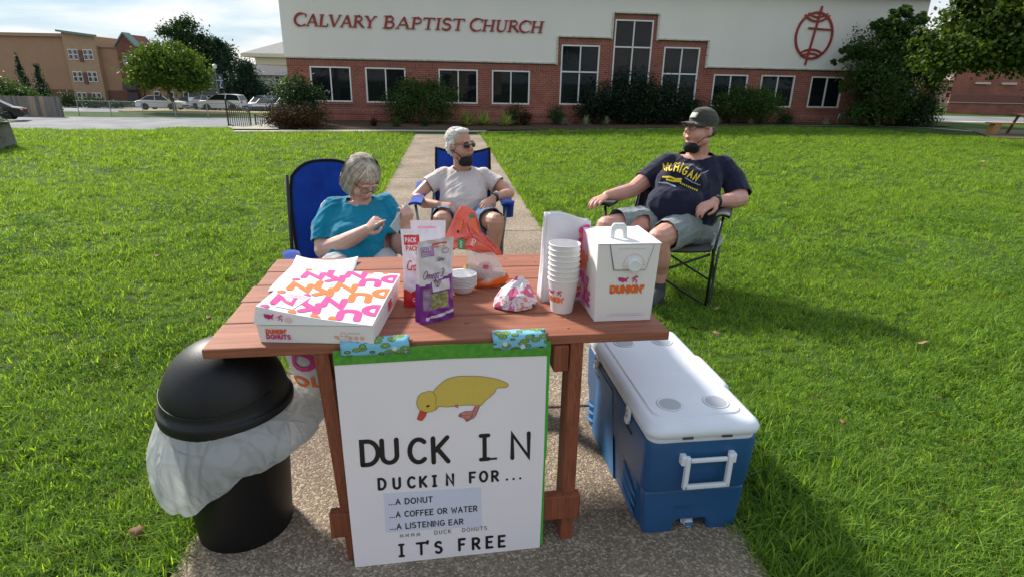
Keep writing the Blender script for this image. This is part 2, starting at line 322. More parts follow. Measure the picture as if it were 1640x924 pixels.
def sheet(name, quad, nu, nv, m, lift=.004, parent=None, kind='structure', skirt=0):
    """draped sheet between four ground corners"""
    a, b, c, d = [Vector(q) for q in quad]; mb = MB()
    def fn(u, v):
        p = (a * (1 - u) + b * u) * (1 - v) + (d * (1 - u) + c * u) * v; return (p.x, p.y, H(p.x, p.y) + lift)
    mb.grid(fn, nu, nv); o = mb.build(name, m, parent, True)
    if skirt: md = o.modifiers.new('s', 'SOLIDIFY'); md.thickness = skirt; md.offset = -1
    return tag(o, kind=kind) if kind else o
asph = mat('asphalt', (.15, .155, .165), .9, .3, col2=(.23, .235, .245), nscale=.5, bump=.3, bscale=50, detail=8)
conc = mat('pale_concrete', (.38, .345, .30), .9, .2, col2=(.48, .44, .385), nscale=1.2, bump=.2, bscale=40)
sand = mat('sandy_verge', (.42, .30, .14), .95, .1, col2=(.30, .30, .10), nscale=.8)
# exposed aggregate path of separate slabs
def aggregate():
    m = mat('aggregate_concrete', (.22, .185, .15), .92, .25); nt = m.node_tree; N = nt.nodes.new; L = nt.links.new; b = nt.nodes['Principled BSDF']; tc = N('ShaderNodeTexCoord')
    v = N('ShaderNodeTexVoronoi'); v.inputs['Scale'].default_value = 150; L(tc.outputs['Object'], v.inputs['Vector'])
    r = N('ShaderNodeValToRGB'); e = r.color_ramp.elements; e[0].position = 0; e[0].color = (.15, .118, .09, 1); e[1].position = 1; e[1].color = (.44, .38, .31, 1)
    k = e.new(.35); k.color = (.19, .155, .12, 1); k = e.new(.75); k.color = (.27, .228, .18, 1)
    sp = N('ShaderNodeSeparateXYZ'); L(v.outputs['Color'], sp.inputs[0]); L(sp.outputs['X'], r.inputs[0])
    n = N('ShaderNodeTexNoise'); n.inputs['Scale'].default_value = 1.6; n.inputs['Detail'].default_value = 6; L(tc.outputs['Object'], n.inputs['Vector'])
    r2 = N('ShaderNodeValToRGB'); r2.color_ramp.elements[0].position = .3; r2.color_ramp.elements[1].position = .7; r2.color_ramp.elements[0].color = (.82, .78, .73, 1); r2.color_ramp.elements[1].color = (1.35, 1.29, 1.22, 1); L(n.outputs['Fac'], r2.inputs[0])
    mm = N('ShaderNodeMixRGB'); mm.blend_type = 'MULTIPLY'; mm.inputs[0].default_value = 1; L(r.outputs[0], mm.inputs[1]); L(r2.outputs[0], mm.inputs[2]); L(mm.outputs[0], b.inputs['Base Color'])
    bp = N('ShaderNodeBump'); bp.inputs['Strength'].default_value = .7; bp.inputs['Distance'].default_value = .004; bp.invert = True; L(v.outputs['Distance'], bp.inputs['Height']); L(bp.outputs[0], b.inputs['Normal']); return m
agg = aggregate()
PA = Vector((-.10, 1.41)); PD = Vector((-.1145, .9934)); PN = Vector((.9934, .1145)); PW = .915      # path centre line, direction, normal, half width
path = empty('path', kind='structure')
sj = [-5.2, -1.2, .93, 4.35, 7.8, 11.2, 15.75]
for a, b in zip(sj[:-1], sj[1:]):
    mb = MB(); mb.box((0, 0, 0), (PW * 2, b - a - .016, .10)); c = PA + PD * ((a + b) / 2)
    o = mb.build('slab', agg, path, bevel=.006); o.location = (c.x, c.y, -.022); o.rotation_euler.z = math.atan2(PN.y, PN.x)
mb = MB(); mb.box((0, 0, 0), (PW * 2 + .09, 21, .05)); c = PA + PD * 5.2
jb = tag(mb.build('path_joint_filler', mat('joint_dirt_edge_shade', (.05, .04, .03), .95), path), kind='structure'); jb.location = (c.x, c.y, -.012); jb.rotation_euler.z = math.atan2(PN.y, PN.x)  # dirt in the joints; the overhanging dark margin also paints the path-edge shadow
# pale cross walk in front of the bed, ramp along the church's left end, curving walk on the right
walk_pts = [(-8.0, 16.75), (-6.9, 17.0), (-3.8, 17.9), (-.9, 18.4), (1.2, 19.35), (4.2, 20.45), (9.1, 21.9), (13.4, 22.95)]
for i, (p, q) in enumerate(zip(walk_pts[:-1], walk_pts[1:])):
    w = .62 if i < 3 else .10
    sheet('cross_walk', (p, q, (q[0], q[1] + w), (p[0], p[1] + w)), 8, 2, conc, .014)
sheet('side_walk', ((-8.1, 17.2), (-6.9, 17.5), (-8.5, 21.5), (-10.35, 21.5)), 6, 16, conc, .05); sheet('side_walk', ((-10.35, 21.5), (-8.5, 21.5), (-9.6, 34), (-11.6, 34)), 4, 30, conc, .05)
rw = [(13.4, 22.9), (15.2, 22.4), (16.0, 21.1), (16.4, 19.6), (16.6, 18.2), (16.2, 16)]
for p, q in zip(rw[:-1], rw[1:]): sheet('garden_walk', (p, q, (q[0] + .30, q[1] + .22), (p[0] + .12, p[1] + .3)), 3, 1, conc, .012)
# driveway, car park, verges on the lower ground to the left
sheet('driveway', ((-70, 33.5), (-12, 35.5), (-12, 55), (-70, 44.5)), 40, 12, asph, .01)
sheet('car_park', ((-95, 56.5), (-8, 58.3), (-8, 82), (-95, 82)), 30, 10, asph, .014)
sheet('verge', ((-38.2, 58.2), (-21.5, 58.4), (-22.5, 61.5), (-35.5, 61.3)), 6, 2, sand, .16, skirt=.2)
sheet('verge', ((-70, 75.5), (-38, 77), (-38, 78.3), (-70, 77.2)), 6, 2, sand, .03)
# street on the right
sheet('street', ((17.5, 28.0), (60, 26.0), (62, 32.5), (19, 34.2)), 12, 4, asph, .01)
sheet('kerb_walk', ((17.4, 26.9), (60, 24.6), (60, 26.0), (17.5, 28.0)), 12, 2, conc, .03, skirt=.1)
mulch = mat('mulch', (.055, .034, .022), .95, .1, col2=(.13, .085, .06), nscale=26, bump=1.5, bscale=70, detail=8)
bedl = [(-8.1, 17.9), (-6.9, 17.85), (-3.8, 18.5), (-.9, 18.95), (1.2, 19.46), (4.2, 20.56), (9.1, 22.0), (13.4, 23.05), (17, 23.3)]
for p, q in zip(bedl[:-1], bedl[1:]):
    fy = lambda x: 22.62 + (x + 1.998) * .1139
    sheet('planting_bed', (p, q, (q[0], fy(q[0])), (p[0], fy(p[0]))), 6, 6, mulch, .035)
sheet('bare_earth', ((15.0, 19.0), (18.5, 17.5), (19.5, 22), (16.6, 22.4)), 4, 4, mat('bare_soil', (.16, .10, .06), .95, col2=(.09, .10, .04), nscale=3), .02)
# ================================================================ CHURCH
def cellwall(mb, xs, zs, inside, y0, y1, skip=()):
    for i in range(len(xs) - 1):
        for j in range(len(zs) - 1):
            cx, cz = (xs[i] + xs[i + 1]) / 2, (zs[j] + zs[j + 1]) / 2
            if not inside(cx, cz): continue
            a, b, c, d = xs[i], xs[i + 1], zs[j], zs[j + 1]
            mb.add([(a, y0, c), (b, y0, c), (b, y0, d), (a, y0, d)], [(0, 1, 2, 3)]); mb.add([(a, y1, c), (b, y1, c), (b, y1, d), (a, y1, d)], [(3, 2, 1, 0)])
            def nb(ii, jj): return 0 <= ii < len(xs) - 1 and 0 <= jj < len(zs) - 1 and inside((xs[ii] + xs[ii + 1]) / 2, (zs[jj] + zs[jj + 1]) / 2)
            if not nb(i - 1, j): mb.add([(a, y0, c), (a, y0, d), (a, y1, d), (a, y1, c)], [(0, 1, 2, 3)])
            if not nb(i + 1, j): mb.add([(b, y0, c), (b, y1, c), (b, y1, d), (b, y0, d)], [(0, 1, 2, 3)])
            if not nb(i, j - 1): mb.add([(a, y0, c), (a, y1, c), (b, y1, c), (b, y0, c)], [(0, 1, 2, 3)])
            if not nb(i, j + 1): mb.add([(a, y0, d), (b, y0, d), (b, y1, d), (a, y1, d)], [(0, 1, 2, 3)])
brick = brickmat('red_brick', (.36, .10, .06), (.24, .068, .045), (.38, .30, .26))
soldier = brickmat('soldier_brick', (.36, .11, .075), (.25, .075, .055), (.40, .32, .28), bw=.205, bh=.068, soldier=True)
def stuccomat():
    m = mat('stucco', (.60, .60, .575), .9, .2, bump=.12, bscale=90); nt = m.node_tree; N = nt.nodes.new; L = nt.links.new; b = nt.nodes['Principled BSDF']; tc = N('ShaderNodeTexCoord')
    mp = N('ShaderNodeMapping'); mp.inputs['Scale'].default_value = (.9, .9, .35); L(tc.outputs['Object'], mp.inputs[0])
    n = N('ShaderNodeTexNoise'); n.inputs['Scale'].default_value = 1; n.inputs['Detail'].default_value = 6; L(mp.outputs[0], n.inputs['Vector'])
    r = N('ShaderNodeValToRGB'); r.color_ramp.elements[0].position = .3; r.color_ramp.elements[1].position = .75; r.color_ramp.elements[0].color = (.80, .755, .71, 1); r.color_ramp.elements[1].color = (.84, .79, .745, 1); L(n.outputs['Fac'], r.inputs[0]); L(r.outputs[0], b.inputs['Base Color']); return m
stucco = stuccomat()
trim = mat('dirty_trim', (.62, .60, .52), .85, col2=(.30, .30, .24), nscale=7, ramp=(.45, .75), stretch=(1, 1, 4))
wframe = mat('window_frame_white', (.78, .77, .74), .5)
def glassmat(name, tint=(.012, .016, .02), a=.55):
    m = mat(name, tint, .03, .45); b = m.node_tree.nodes['Principled BSDF']; b.inputs['Alpha'].default_value = a; b.inputs['IOR'].default_value = 1.45; return m
glass = glassmat('dark_glass')
church = empty('church', (-1.998, 22.635, 0), math.radians(6.5), 'long church with off-white stucco upper wall, red brick base, dark windows and red lettering', 'church')
XR, XL, ZT = 17.75, -6.15, 4.72
lowz, hiz = .68, 1.88
wins = [(-5.38, -3.96, .67, 1.87, 'n'), (-3.45, -2.02, .66, 1.87, 'n'), (-.84, .59, .68, 1.87, 'n'), (1.11, 2.52, .68, 1.87, 'n'), (3.66, 5.10, .70, 2.80, 1.87), (5.61, 7.06, .72, 3.70, 2.77), (7.55, 8.95, .72, 2.82, 1.88), (9.61, 10.99, .73, 1.90, 'n'), (11.53, 12.91, .73, 1.91, 'n'), (13.59, 14.93, .74, 1.90, 'n')]
def steptop(x): return 3.90 if 5.50 < x < 7.22 else 3.05 if 3.49 < x < 9.22 else 2.13
xs = sorted(set([XL, XR, 3.49, 5.50, 7.22, 9.22] + [w[0] for w in wins] + [w[1] for w in wins]))
zs = sorted(set([-1.6, 2.13, 3.05, 3.90] + [w[2] for w in wins] + [w[3] for w in wins]))
inw = lambda x, z: any(a < x < b and c < z < d for a, b, c, d, _ in wins)
mb = MB(); cellwall(mb, xs, zs, lambda x, z: z < steptop(x) and not inw(x, z), 0, .28)
mb.box((XL + .14, 8.3, .30), (.28, 16, 3.8)); mb.box((XR - .14, 8.3, .30), (.28, 16, 3.8)); mb.box(((XL + XR) / 2, 16.44, .30), (XR - XL, .28, 3.8))
mb.build('brick_wall', brick, church)
mb = MB(); cellwall(mb, sorted([XL - .04, 3.49, 5.50, 7.22, 9.22, XR + .04]), [2.13, 3.05, 3.90, ZT], lambda x, z: z > steptop(x), -.07, .2)
mb.box((XL + .05, 8.3, 3.46), (.2, 16.2, 2.5)); mb.box((XR - .05, 8.3, 3.46), (.2, 16.2, 2.5)); mb.box(((XL + XR) / 2, 16.5, 3.46), (XR - XL, .2, 2.5))
mb.build('stucco_wall', stucco, church)
mb = MB()
for a, b, z in ((XL - .05, 3.44, 2.13), (3.54, 5.45, 3.05), (5.55, 7.17, 3.90), (7.27, 9.17, 3.05), (9.27, XR + .05, 2.13)):
    mb.box(((a + b) / 2, -.055, z + .02), (b - a, .09, .055)); 
for x, z0, z1 in ((3.49, 2.10, 3.078), (5.50, 3.02, 3.928), (7.22, 3.02, 3.928), (9.22, 2.10, 3.078)): mb.box((x, -.053, (z0 + z1) / 2), (.07, .094, z1 - z0))
mb.build('stucco_edge_trim', trim, church, bevel=.008)
mb = MB()
for a, b, z in ((XL, 3.43, 2.085), (3.56, 5.43, 3.005), (5.57, 7.15, 3.855), (7.29, 9.15, 3.005), (9.29, XR, 2.085)): mb.box(((a + b) / 2, .003, z - .10), (b - a, .03, .20))
for w in wins: mb.box(((w[0] + w[1]) / 2, -.004, w[2] - .045), (w[1] - w[0] + .1, .05, .075))
for a, b in ((XL, XR),): mb.box(((a + b) / 2, .002, .36), (b - a, .026, .19))
mb.build('soldier_course', soldier, church)
for a, b, c, d, k in wins:
    fm = MB(); t = .05; y = .03
    fm.box(((a + b) / 2, y, c + t / 2), (b - a, .09, t)); fm.box(((a + b) / 2, y, d - t / 2), (b - a, .09, t))
    fm.box((a + t / 2, y, (c + d) / 2), (t, .09, d - c - 2 * t)); fm.box((b - t / 2, y, (c + d) / 2), (t, .09, d - c - 2 * t)); fr = fm.build('window', wframe, church, bevel=.004)
    mm = MB(); mx = (a + b) / 2
    if k == 'n': mm.box((mx, y, (c + d) / 2), (.042, .07, d - c - 2 * t)); cells = [(a + t, mx - .021, c + t, d - t), (mx + .021, b - t, c + t, d - t)]
    else:
        mm.box((mx, y, (c + k) / 2), (.045, .07, k - c - t - .02)); mm.box((mx, y, (k + d) / 2), (.045, .07, d - k - t - .02)); mm.box((mx, y, k), (b - a - 2 * t, .075, .05))
        cells = [(p, q, r, s_) for p, q in ((a + t, mx - .022), (mx + .022, b - t)) for r, s_ in ((c + t, k - .025), (k + .025, d - t))]
    mm.build('mullion', wframe, fr)
    for p, q, r, s_ in cells: g = MB(); g.box(((p + q) / 2, .045, (r + s_) / 2), (q - p, .008, s_ - r)); g.build('pane', glass, fr)
# rooms behind the glass: dark carpet, pale far wall, hanging blinds and curtains
room = mat('room_wall', (.20, .19, .17), .9); 
mb = MB(); mb.box((5.8, 4.5, 1.9), (23.4, .1, 4.4)); mb.box((5.8, 2.4, .02), (23.3, 4.1, .06)); mb.box((5.8, 2.4, 4.3), (23.3, 4.1, .06)); 
for x in (-3.7, -1.4, 3.1, 9.3, 13.2): mb.box((x, 2.3, 2), (.1, 4.0, 4.3))
mb.build('interior', room, church)
cur = mat('curtain', (.42, .45, .45), .9, col2=(.30, .33, .34), nscale=30, stretch=(1, 1, .05))
for x0, x1, z0, z1 in ((8.30, 8.92, .75, 1.86), (7.6, 7.9, .75, 1.86), (-4.62, -4.42, .75, 1.82), (3.72, 3.86, .75, 1.85), (8.3, 8.9, 1.95, 2.75)):
    mb = MB(); n = 26; mb.grid(lambda u, v: (x0 + (x1 - x0) * u, .22 + .03 * math.sin(u * 30), z0 + (z1 - z0) * v), n, 2); mb.build('curtain', cur, church, True)
dk = mat('dark_furniture', (.05, .04, .035), .7)
for x, z, w, h in ((-5.0, .85, .5, .35), (-4.1, .9, .12, .9), (-3.0, .8, .3, .3), (-2.4, .78, .22, .2), (.2, .85, .3, .3), (1.9, .9, .4, .5), (10.4, .9, .4, .5), (14.2, .9, .5, .6), (4.5, .8, .4, .5)):
    mb = MB(); mb.box((x, 1.1, z), (w, .4, h)); mb.box((x, 1.15, z + h * .6), (w * .5, .1, h * .5)); mb.build('furniture', dk, church, bevel=.02)
mb = MB(); mb.box((5.8, 8.2, 4.86), (24.6, 17.4, .1)); mb.box((5.8, -.20, 4.78), (24.7, .16, .11)); mb.build('roof_edge', mat('roof_metal', (.06, .06, .065), .5), church, bevel=.01)
mb = MB(); mb.add([(-6.4, -.4, 4.92), (18.1, -.4, 4.92), (18.1, 17, 4.92), (-6.4, 17, 4.92), (-2, 8.3, 7.2), (14, 8.3, 7.2)], [(0, 1, 5, 4), (1, 2, 5), (2, 3, 4, 5), (3, 0, 4)]); mb.build('roof', mat('roof_shingle', (.12, .12, .125), .9, col2=(.18, .18, .18), nscale=10), church)
# serif capitals, raised
SER = {   # width, strokes (points, weight), serifs (x, y, length)
 'C': (.74, [(arc(.42, .5, .42, .5, 50, 95, 5), .5), (arc(.42, .5, .42, .5, 95, 265, 10), 1), (arc(.42, .5, .42, .5, 265, 315, 5), .5), ([(.70, .98), (.70, .70)], .45)], []),
 'A': (.84, [([(.08, .02), (.40, 1)], .5), ([(.40, 1), (.74, .02)], 1.15), ([(.2, .34), (.62, .34)], .45)], [(.08, .02, .26), (.74, .02, .3)]),
 'L': (.66, [([(.16, 0), (.16, 1)], 1.1), ([(.16, .02), (.62, .02)], .5), ([(.62, .02), (.64, .25)], .5)], [(.16, .98, .32), (.14, .02, .25)]),
 'V': (.80, [([(.08, .98), (.40, 0)], 1.15), ([(.40, 0), (.74, .98)], .5)], [(.08, .98, .3), (.74, .98, .26)]),
 'R': (.78, [([(.16, 0), (.16, 1)], 1.1), ([(.16, .97), (.36, .97)] + arc(.36, .745, .22, .225, 90, -90, 8) + [(.16, .52)], .6), ([(.34, .52), (.74, .02)], 1.1)], [(.16, .02, .32), (.12, .98, .25), (.76, .02, .18)]),
 'Y': (.76, [([(.08, .98), (.38, .48)], 1.1), ([(.70, .98), (.38, .48)], .5), ([(.38, .5), (.38, 0)], 1.1)], [(.08, .98, .3), (.70, .98, .26), (.38, .02, .34)]),
 'B': (.72, [([(.16, 0), (.16, 1)], 1.1), ([(.16, .97), (.34, .97)] + arc(.34, .755, .2, .215, 90, -90, 8) + [(.16, .54)], .65), ([(.34, .54)] + arc(.36, .28, .25, .26, 90, -90, 8) + [(.16, .02)], .8)], [(.12, .02, .25), (.12, .98, .25)]),
 'P': (.66, [([(.16, 0), (.16, 1)], 1.1), ([(.16, .97), (.36, .97)] + arc(.36, .725, .22, .245, 90, -90, 8) + [(.16, .48)], .65)], [(.16, .02, .34), (.12, .98, .25)]),
 'T': (.74, [([(.37, 0), (.37, 1)], 1.1), ([(.04, .97), (.70, .97)], .5), ([(.04, .98), (.04, .78)], .5), ([(.70, .98), (.70, .78)], .5)], [(.37, .02, .34)]),
 'I': (.36, [([(.18, 0), (.18, 1)], 1.1)], [(.18, .02, .32), (.18, .98, .32)]),
 'S': (.60, [(arc(.30, .75, .22, .23, 40, 250, 10) + arc(.30, .26, .23, .25, 75, -140, 12), .95), ([(.50, .98), (.50, .78)], .45), ([(.07, .02), (.07, .24)], .45)], []),
 'H': (.86, [([(.16, 0), (.16, 1)], 1.1), ([(.70, 0), (.70, 1)], 1.1), ([(.16, .5), (.70, .5)], .45)], [(.16, .02, .32), (.16, .98, .32), (.70, .02, .32), (.70, .98, .32)]),
 'U': (.82, [([(.16, 1), (.16, .34)] + arc(.42, .32, .26, .31, 180, 270, 6), 1.05), (arc(.42, .32, .26, .31, 270, 360, 6) + [(.68, 1)], .55)], [(.16, .98, .32), (.68, .98, .28)])}
redm = mat('sign_red', (.36, .035, .035), .55, col2=(.27, .03, .035), nscale=6)
def serif(t, x0, x1, z, hb, hs):
    tot = sum(SER[c][0] * (hb if i == 0 else hs) + .015 for i, c in enumerate(t)); k = (x1 - x0) / tot; x = x0
    for i, c in enumerate(t):
        h = hb if i == 0 else hs; adv, st, se = SER[c]; mb = MB(); f = frame((x, -.10, z), (1, 0, 0), (0, 0, 1)); mp = lambda px, py: ((px * k + .2 * py) * h, py * h); n = 0
        for pts, w in st: ribbon(mb, [mp(*p) for p in pts], .070 * w * h / .38, n * .0008, f, caps=0); n += 1
        for sx, sy, l in se: ribbon(mb, [mp(sx - l / 2, sy), mp(sx + l / 2, sy)], .021, n * .0008, f, caps=0); n += 1
        mb.build('letter', redm, church, solid=.035); x += (adv * h + .015) * k
serif('CALVARY', -5.74, -3.0, 3.165, .395, .375); serif('BAPTIST', -2.75, .10, 3.165, .395, .375); serif('CHURCH', .30, 2.93, 3.165, .395, .375)
mb = MB(); f = frame((13.32, -.10, 3.34), (1, 0, 0), (0, 0, 1))
ribbon(mb, arc(0, 0, .72, .80, 0, 354, 60), .085, 0, f, closed=True)
for i, (pts, w) in enumerate(((arc(0, 1.28, .72, .78, 228, 312, 14), .07), (arc(.02, 1.24, .60, .60, 232, 308, 12), .06), (arc(0, -1.22, .74, .74, 52, 128, 14), .07), (arc(-.02, -1.2, .62, .58, 54, 126, 12), .06), ([(.12, 1.0), (-.16, -1.02)], .075), ([(-.27, .26), (.62, .22)], .06))): ribbon(mb, pts, w, .001 * (i + 1), f, caps=1)
mb.build('emblem', redm, church, solid=.035)
# gas pipe fixture by the right windows
ut = empty('pipe_fixture', (-1.998 + 14.95 * .9936, 22.635 + 14.95 * .113 - .35, .08), 0, 'small grey pipe with hooked top rising from the bed beside the rightmost church window', 'pipe')
mb = MB(); gm2 = mat('galvanised', (.38, .39, .40), .5, metal=.4); mb.tube([(-.12, 0, 0), (-.12, 0, .38), (-.08, 0, .46), (.05, 0, .50), (.14, 0, .44), (.15, 0, .34)], .028, 8); mb.build('pipe', gm2, ut, True)
mb = MB(); mb.ball((.02, 0, .34), (.09, .05, .07)); mb.build('meter', gm2, ut, True)
# ================================================================ VEGETATION
def leafcloud(blobs, n, size, aspect=.5, clump=.28, nclump=60, out=.35, flat=0, seed=0, droop=0):
    """leaf-sized faces gathered in clumps through a set of ellipsoids (cx,cy,cz,rx,ry,rz,weight)"""
    r = np.random.default_rng(seed); B = np.array(blobs, float); w = B[:, 6] / B[:, 6].sum(); P = []; O = []
    for b, k in zip(B, (w * n).astype(int)):
        kc = max(3, int(nclump * k / n)) if n else 3
        d = r.normal(size=(kc, 3)); d /= np.linalg.norm(d, axis=1)[:, None]; rad = r.random(kc) ** .42; c = d * rad[:, None]
        idx = r.integers(0, kc, k); q = c[idx] + r.normal(size=(k, 3)) * clump * (0.6 + .8 * r.random(kc))[idx][:, None]
        P.append(b[:3] + q * b[3:6]); O.append(q)
    P = np.concatenate(P); O = np.concatenate(O); m = len(P)
    nrm = r.normal(size=(m, 3)) + O / (np.linalg.norm(O, axis=1)[:, None] + 1e-6) * out * 3 + np.array([0, 0, flat]); nrm /= np.linalg.norm(nrm, axis=1)[:, None]
    t = r.normal(size=(m, 3)) + np.array([0, 0, -droop]) + O * .5; t -= nrm * (t * nrm).sum(1)[:, None]; t /= np.linalg.norm(t, axis=1)[:, None]; b = np.cross(nrm, t)
    s = size * (.6 + .8 * r.random(m))[:, None]; a = aspect
    V = np.stack([P - t * s * .5, P + b * s * .5 * a + nrm * s * .06, P + t * s * .5, P - b * s * .5 * a + nrm * s * .06], 1).reshape(-1, 3)
    return V, np.arange(4 * m).reshape(-1, 4)
bark = mat('bark', (.09, .07, .055), .95, col2=(.17, .14, .11), nscale=12, bump=1, bscale=30, stretch=(1, 1, .3))
def bush(name, loc, blobs, n, size, m, label, cat='bush', aspect=.5, group=None, seed=1, stems=5, **k):
    e = empty(name, loc, 0, label, cat, group); V, F = leafcloud(blobs, n, size, aspect, seed=seed, **k)
    obj('foliage', np_mesh('foliage', V, F, m), e); mb = MB(); r = random.Random(seed)
    for i in range(stems):
        b = blobs[i % len(blobs)]; tip = (b[0] + r.uniform(-.6, .6) * b[3], b[1] + r.uniform(-.6, .6) * b[4], b[2] + .4 * b[5]); base = (b[0] * .6 + r.uniform(-.08, .08), b[1] * .6, 0)
        mb.tube([base, [(base[j] + tip[j]) / 2 + (.05 if j == 2 else r.uniform(-.05, .05)) for j in range(3)], tip], [.025, .018, .006], 5)
    mb.build('stems', bark, e, True); return e
def tree(name, loc, h, blobs, n, size, m, label, trunk=.12, fork=.35, aspect=.5, group=None, seed=1, cat='tree', lean=0, **k):
    e = empty(name, loc, 0, label, cat, group); V, F = leafcloud(blobs, n, size, aspect, seed=seed, **k); obj('crown', np_mesh('crown', V, F, m), e)
    r = random.Random(seed); mb = MB(); fz = h * fork; mb.tube([(0, 0, -.1), (lean * .3, 0, fz * .5), (lean, 0, fz)], [trunk * 1.25, trunk, trunk * .8], 10)
    for i in range(12):
        b = blobs[i % len(blobs)]; tip = Vector((b[0] + r.uniform(-.7, .7) * b[3], b[1] + r.uniform(-.7, .7) * b[4], b[2] + r.uniform(-.2, .6) * b[5])); s = Vector((lean, 0, fz * r.uniform(.8, 1)))
        mid = s.lerp(tip, .5) + Vector((r.uniform(-.1, .1), r.uniform(-.1, .1), r.uniform(0, .15))) * h * .3; mb.tube([s, s.lerp(mid, .5) + Vector((0, 0, .03 * h)), mid, tip], [trunk * .55, trunk * .42, trunk * .26, trunk * .08], 6)
    mb.build('trunk', bark, e, True); return e
LM = dict(dark=leafmat('leaf_dark', (.012, .032, .012), (.045, .09, .03), .25), mid=leafmat('leaf_mid', (.026, .060, .016), (.075, .14, .035), .3), bright=leafmat('leaf_bright', (.034, .078, .012), (.115, .19, .03), .38),
          holly=leafmat('leaf_holly', (.008, .022, .012), (.028, .060, .026), .12, rough=.35), rusty=leafmat('leaf_rusty', (.014, .016, .008), (.075, .032, .012), .15, rough=.7), yucca=leafmat('leaf_variegated', (.14, .22, .05), (.48, .52, .20), .3, rough=.45),
          lily=leafmat('leaf_pale_stripe', (.10, .15, .07), (.42, .46, .32), .25), maple=leafmat('leaf_maple', (.035, .072, .012), (.11, .17, .028), .42), spruce=leafmat('leaf_spruce', (.010, .030, .018), (.030, .070, .035), .1))
def fz_(x): return 22.635 + (x + 1.998) * .1139           # church wall line
E_ = 'bush'
bush('shrub', (-7.0, 19.6, -.05), [(-.15, 0, .75, .6, .7, .75, 1), (.3, .1, .55, .6, .7, .6, 1), (.0, .3, 1.0, .42, .5, .5, .7)], 8000, .085, LM['dark'], 'loose green shrub covering the left corner of the church behind the rust-leaved bush', seed=2)
bush('rust_leaved_bush', (-6.65, 18.35, -.02), [(-.35, 0, .30, .55, .5, .36, 1), (.3, 0, .32, .6, .5, .38, 1)], 8000, .055, LM['rusty'], 'low dark bush with rusty orange leaves at the left end of the bed', seed=3)
bush('nandina_bush', (-3.35, fz_(-3.3) - 1.2, 0), [(-.55, 0, .75, .75, .6, .70, 1), (.45, 0, .80, .75, .6, .75, 1), (0, 0, 1.15, .8, .55, .32, .5)], 11000, .075, LM['mid'], 'broad dark green bush in front of the gap between the second and third church windows', seed=4)
bush('tall_holly_hedge', (4.35, fz_(4.35) - .75, .03), [(-1.1, 0, .75, .95, .6, .70, 1), (.1, 0, .90, 1.0, .65, .85, 1.2), (1.3, 0, .8, .95, .6, .75, 1), (2.1, 0, .5, .5, .5, .5, .4), (0, 0, 1.3, .7, .4, .4, .3)], 20000, .085, LM['holly'], 'wide dark glossy evergreen hedge below the three tall church windows', seed=5, nclump=160)
bush('clipped_bush', (8.15, fz_(8.15) - .9, .12), [(0, 0, .65, .75, .6, .60, 1), (.2, 0, .95, .6, .5, .35, .4)], 7000, .07, LM['mid'], 'mid green bush covering the window right of the capped man', seed=6)
bush('clipped_bush', (9.35, fz_(9.35) - 1.0, .14), [(0, 0, .62, .72, .6, .62, 1), (-.1, 0, .95, .55, .5, .30, .4)], 7000, .07, LM['mid'], 'darker rounded green bush under the second window right of the capped man', seed=7)
for i, (x, dy, r_, lb) in enumerate([(-.05, 1.2, .34, 'small round dark shrub under the fourth church window'), (1.5, 1.0, .34, 'small dark shrub at the foot of the leftmost tall church window'), (.35, 1.5, .22, 'low reddish sprig plant right of the yuccas'), (10.2, 1.0, .3, 'small low shrub in shade between the clipped bushes and the big shrub')]):
    bush('small_shrub', (x, fz_(x) - dy, .05), [(0, 0, r_ * .95, r_, r_, r_, 1)], 1600, .055, LM['rusty' if i == 2 else 'dark'], lb, seed=20 + i)
def spiky(name, loc, n, l, w, m, label, seed, cat='plant', group=None, droop=.35):
    e = empty(name, loc, 0, label, cat, group); r = random.Random(seed); mb = MB()
    for i in range(n):
        a = r.uniform(0, 2 * PI); el = r.uniform(.35, 1.45); L_ = l * r.uniform(.7, 1.1); ww = w * r.uniform(.7, 1.2); pts = []
        for k in range(6):
            t = k / 5; rr = L_ * t * math.cos(el); z = L_ * (t * math.sin(el) - droop * t * t * math.cos(el)); c = Vector((math.cos(a) * rr, math.sin(a) * rr, max(.01, z))); s = Vector((-math.sin(a), math.cos(a), 0)) * ww * (1 - t ** 2) * .5; pts += [c - s, c + s]
        mb.add(pts, [(2 * k, 2 * k + 1, 2 * k + 3, 2 * k + 2) for k in range(5)])
    mb.build('leaves', m, e); return e
for i, (x, dy, s_, lb) in enumerate([(-1.67, 2.0, .46, 'leftmost and lowest of the three yellow-green yuccas in the church bed'), (-1.1, 1.7, .44, 'middle of the three yellow-green yuccas, partly behind its left neighbour'), (-.35, 1.9, .44, 'rightmost of the three yellow-green yuccas in the church bed')]):
    spiky('yucca', (x, fz_(x) - dy, 0), 95, s_ * 1.35, .06, LM['yucca'], lb, 30 + i, group='yuccas in the church bed', droop=.12)
for i, (x, dy, lb) in enumerate([(1.75, 1.25, 'pale striped grass clump nearest the path, right of the coated hedge bed edge'), (2.55, 1.3, 'second pale striped grass clump from the path in front of the dark hedge'), (3.3, 1.3, 'third pale striped grass clump from the path in front of the dark hedge'), (7.6, 1.1, 'pale striped grass clump just right of the cap of the seated man'), (8.85, 1.1, 'pale striped grass clump under the gap between the clipped bushes'), (11.9, 1.0, 'pale striped grass clump at the left foot of the big arching shrub')]):
    lb = 'pale striped grass clump nearest the path at the left foot of the dark hedge' if i == 0 else lb
    spiky('striped_grass', (x, fz_(x) - dy, .05), 110, .42, .026, LM['lily'], lb, 40 + i, group='striped grass clumps along the bed', droop=.55)
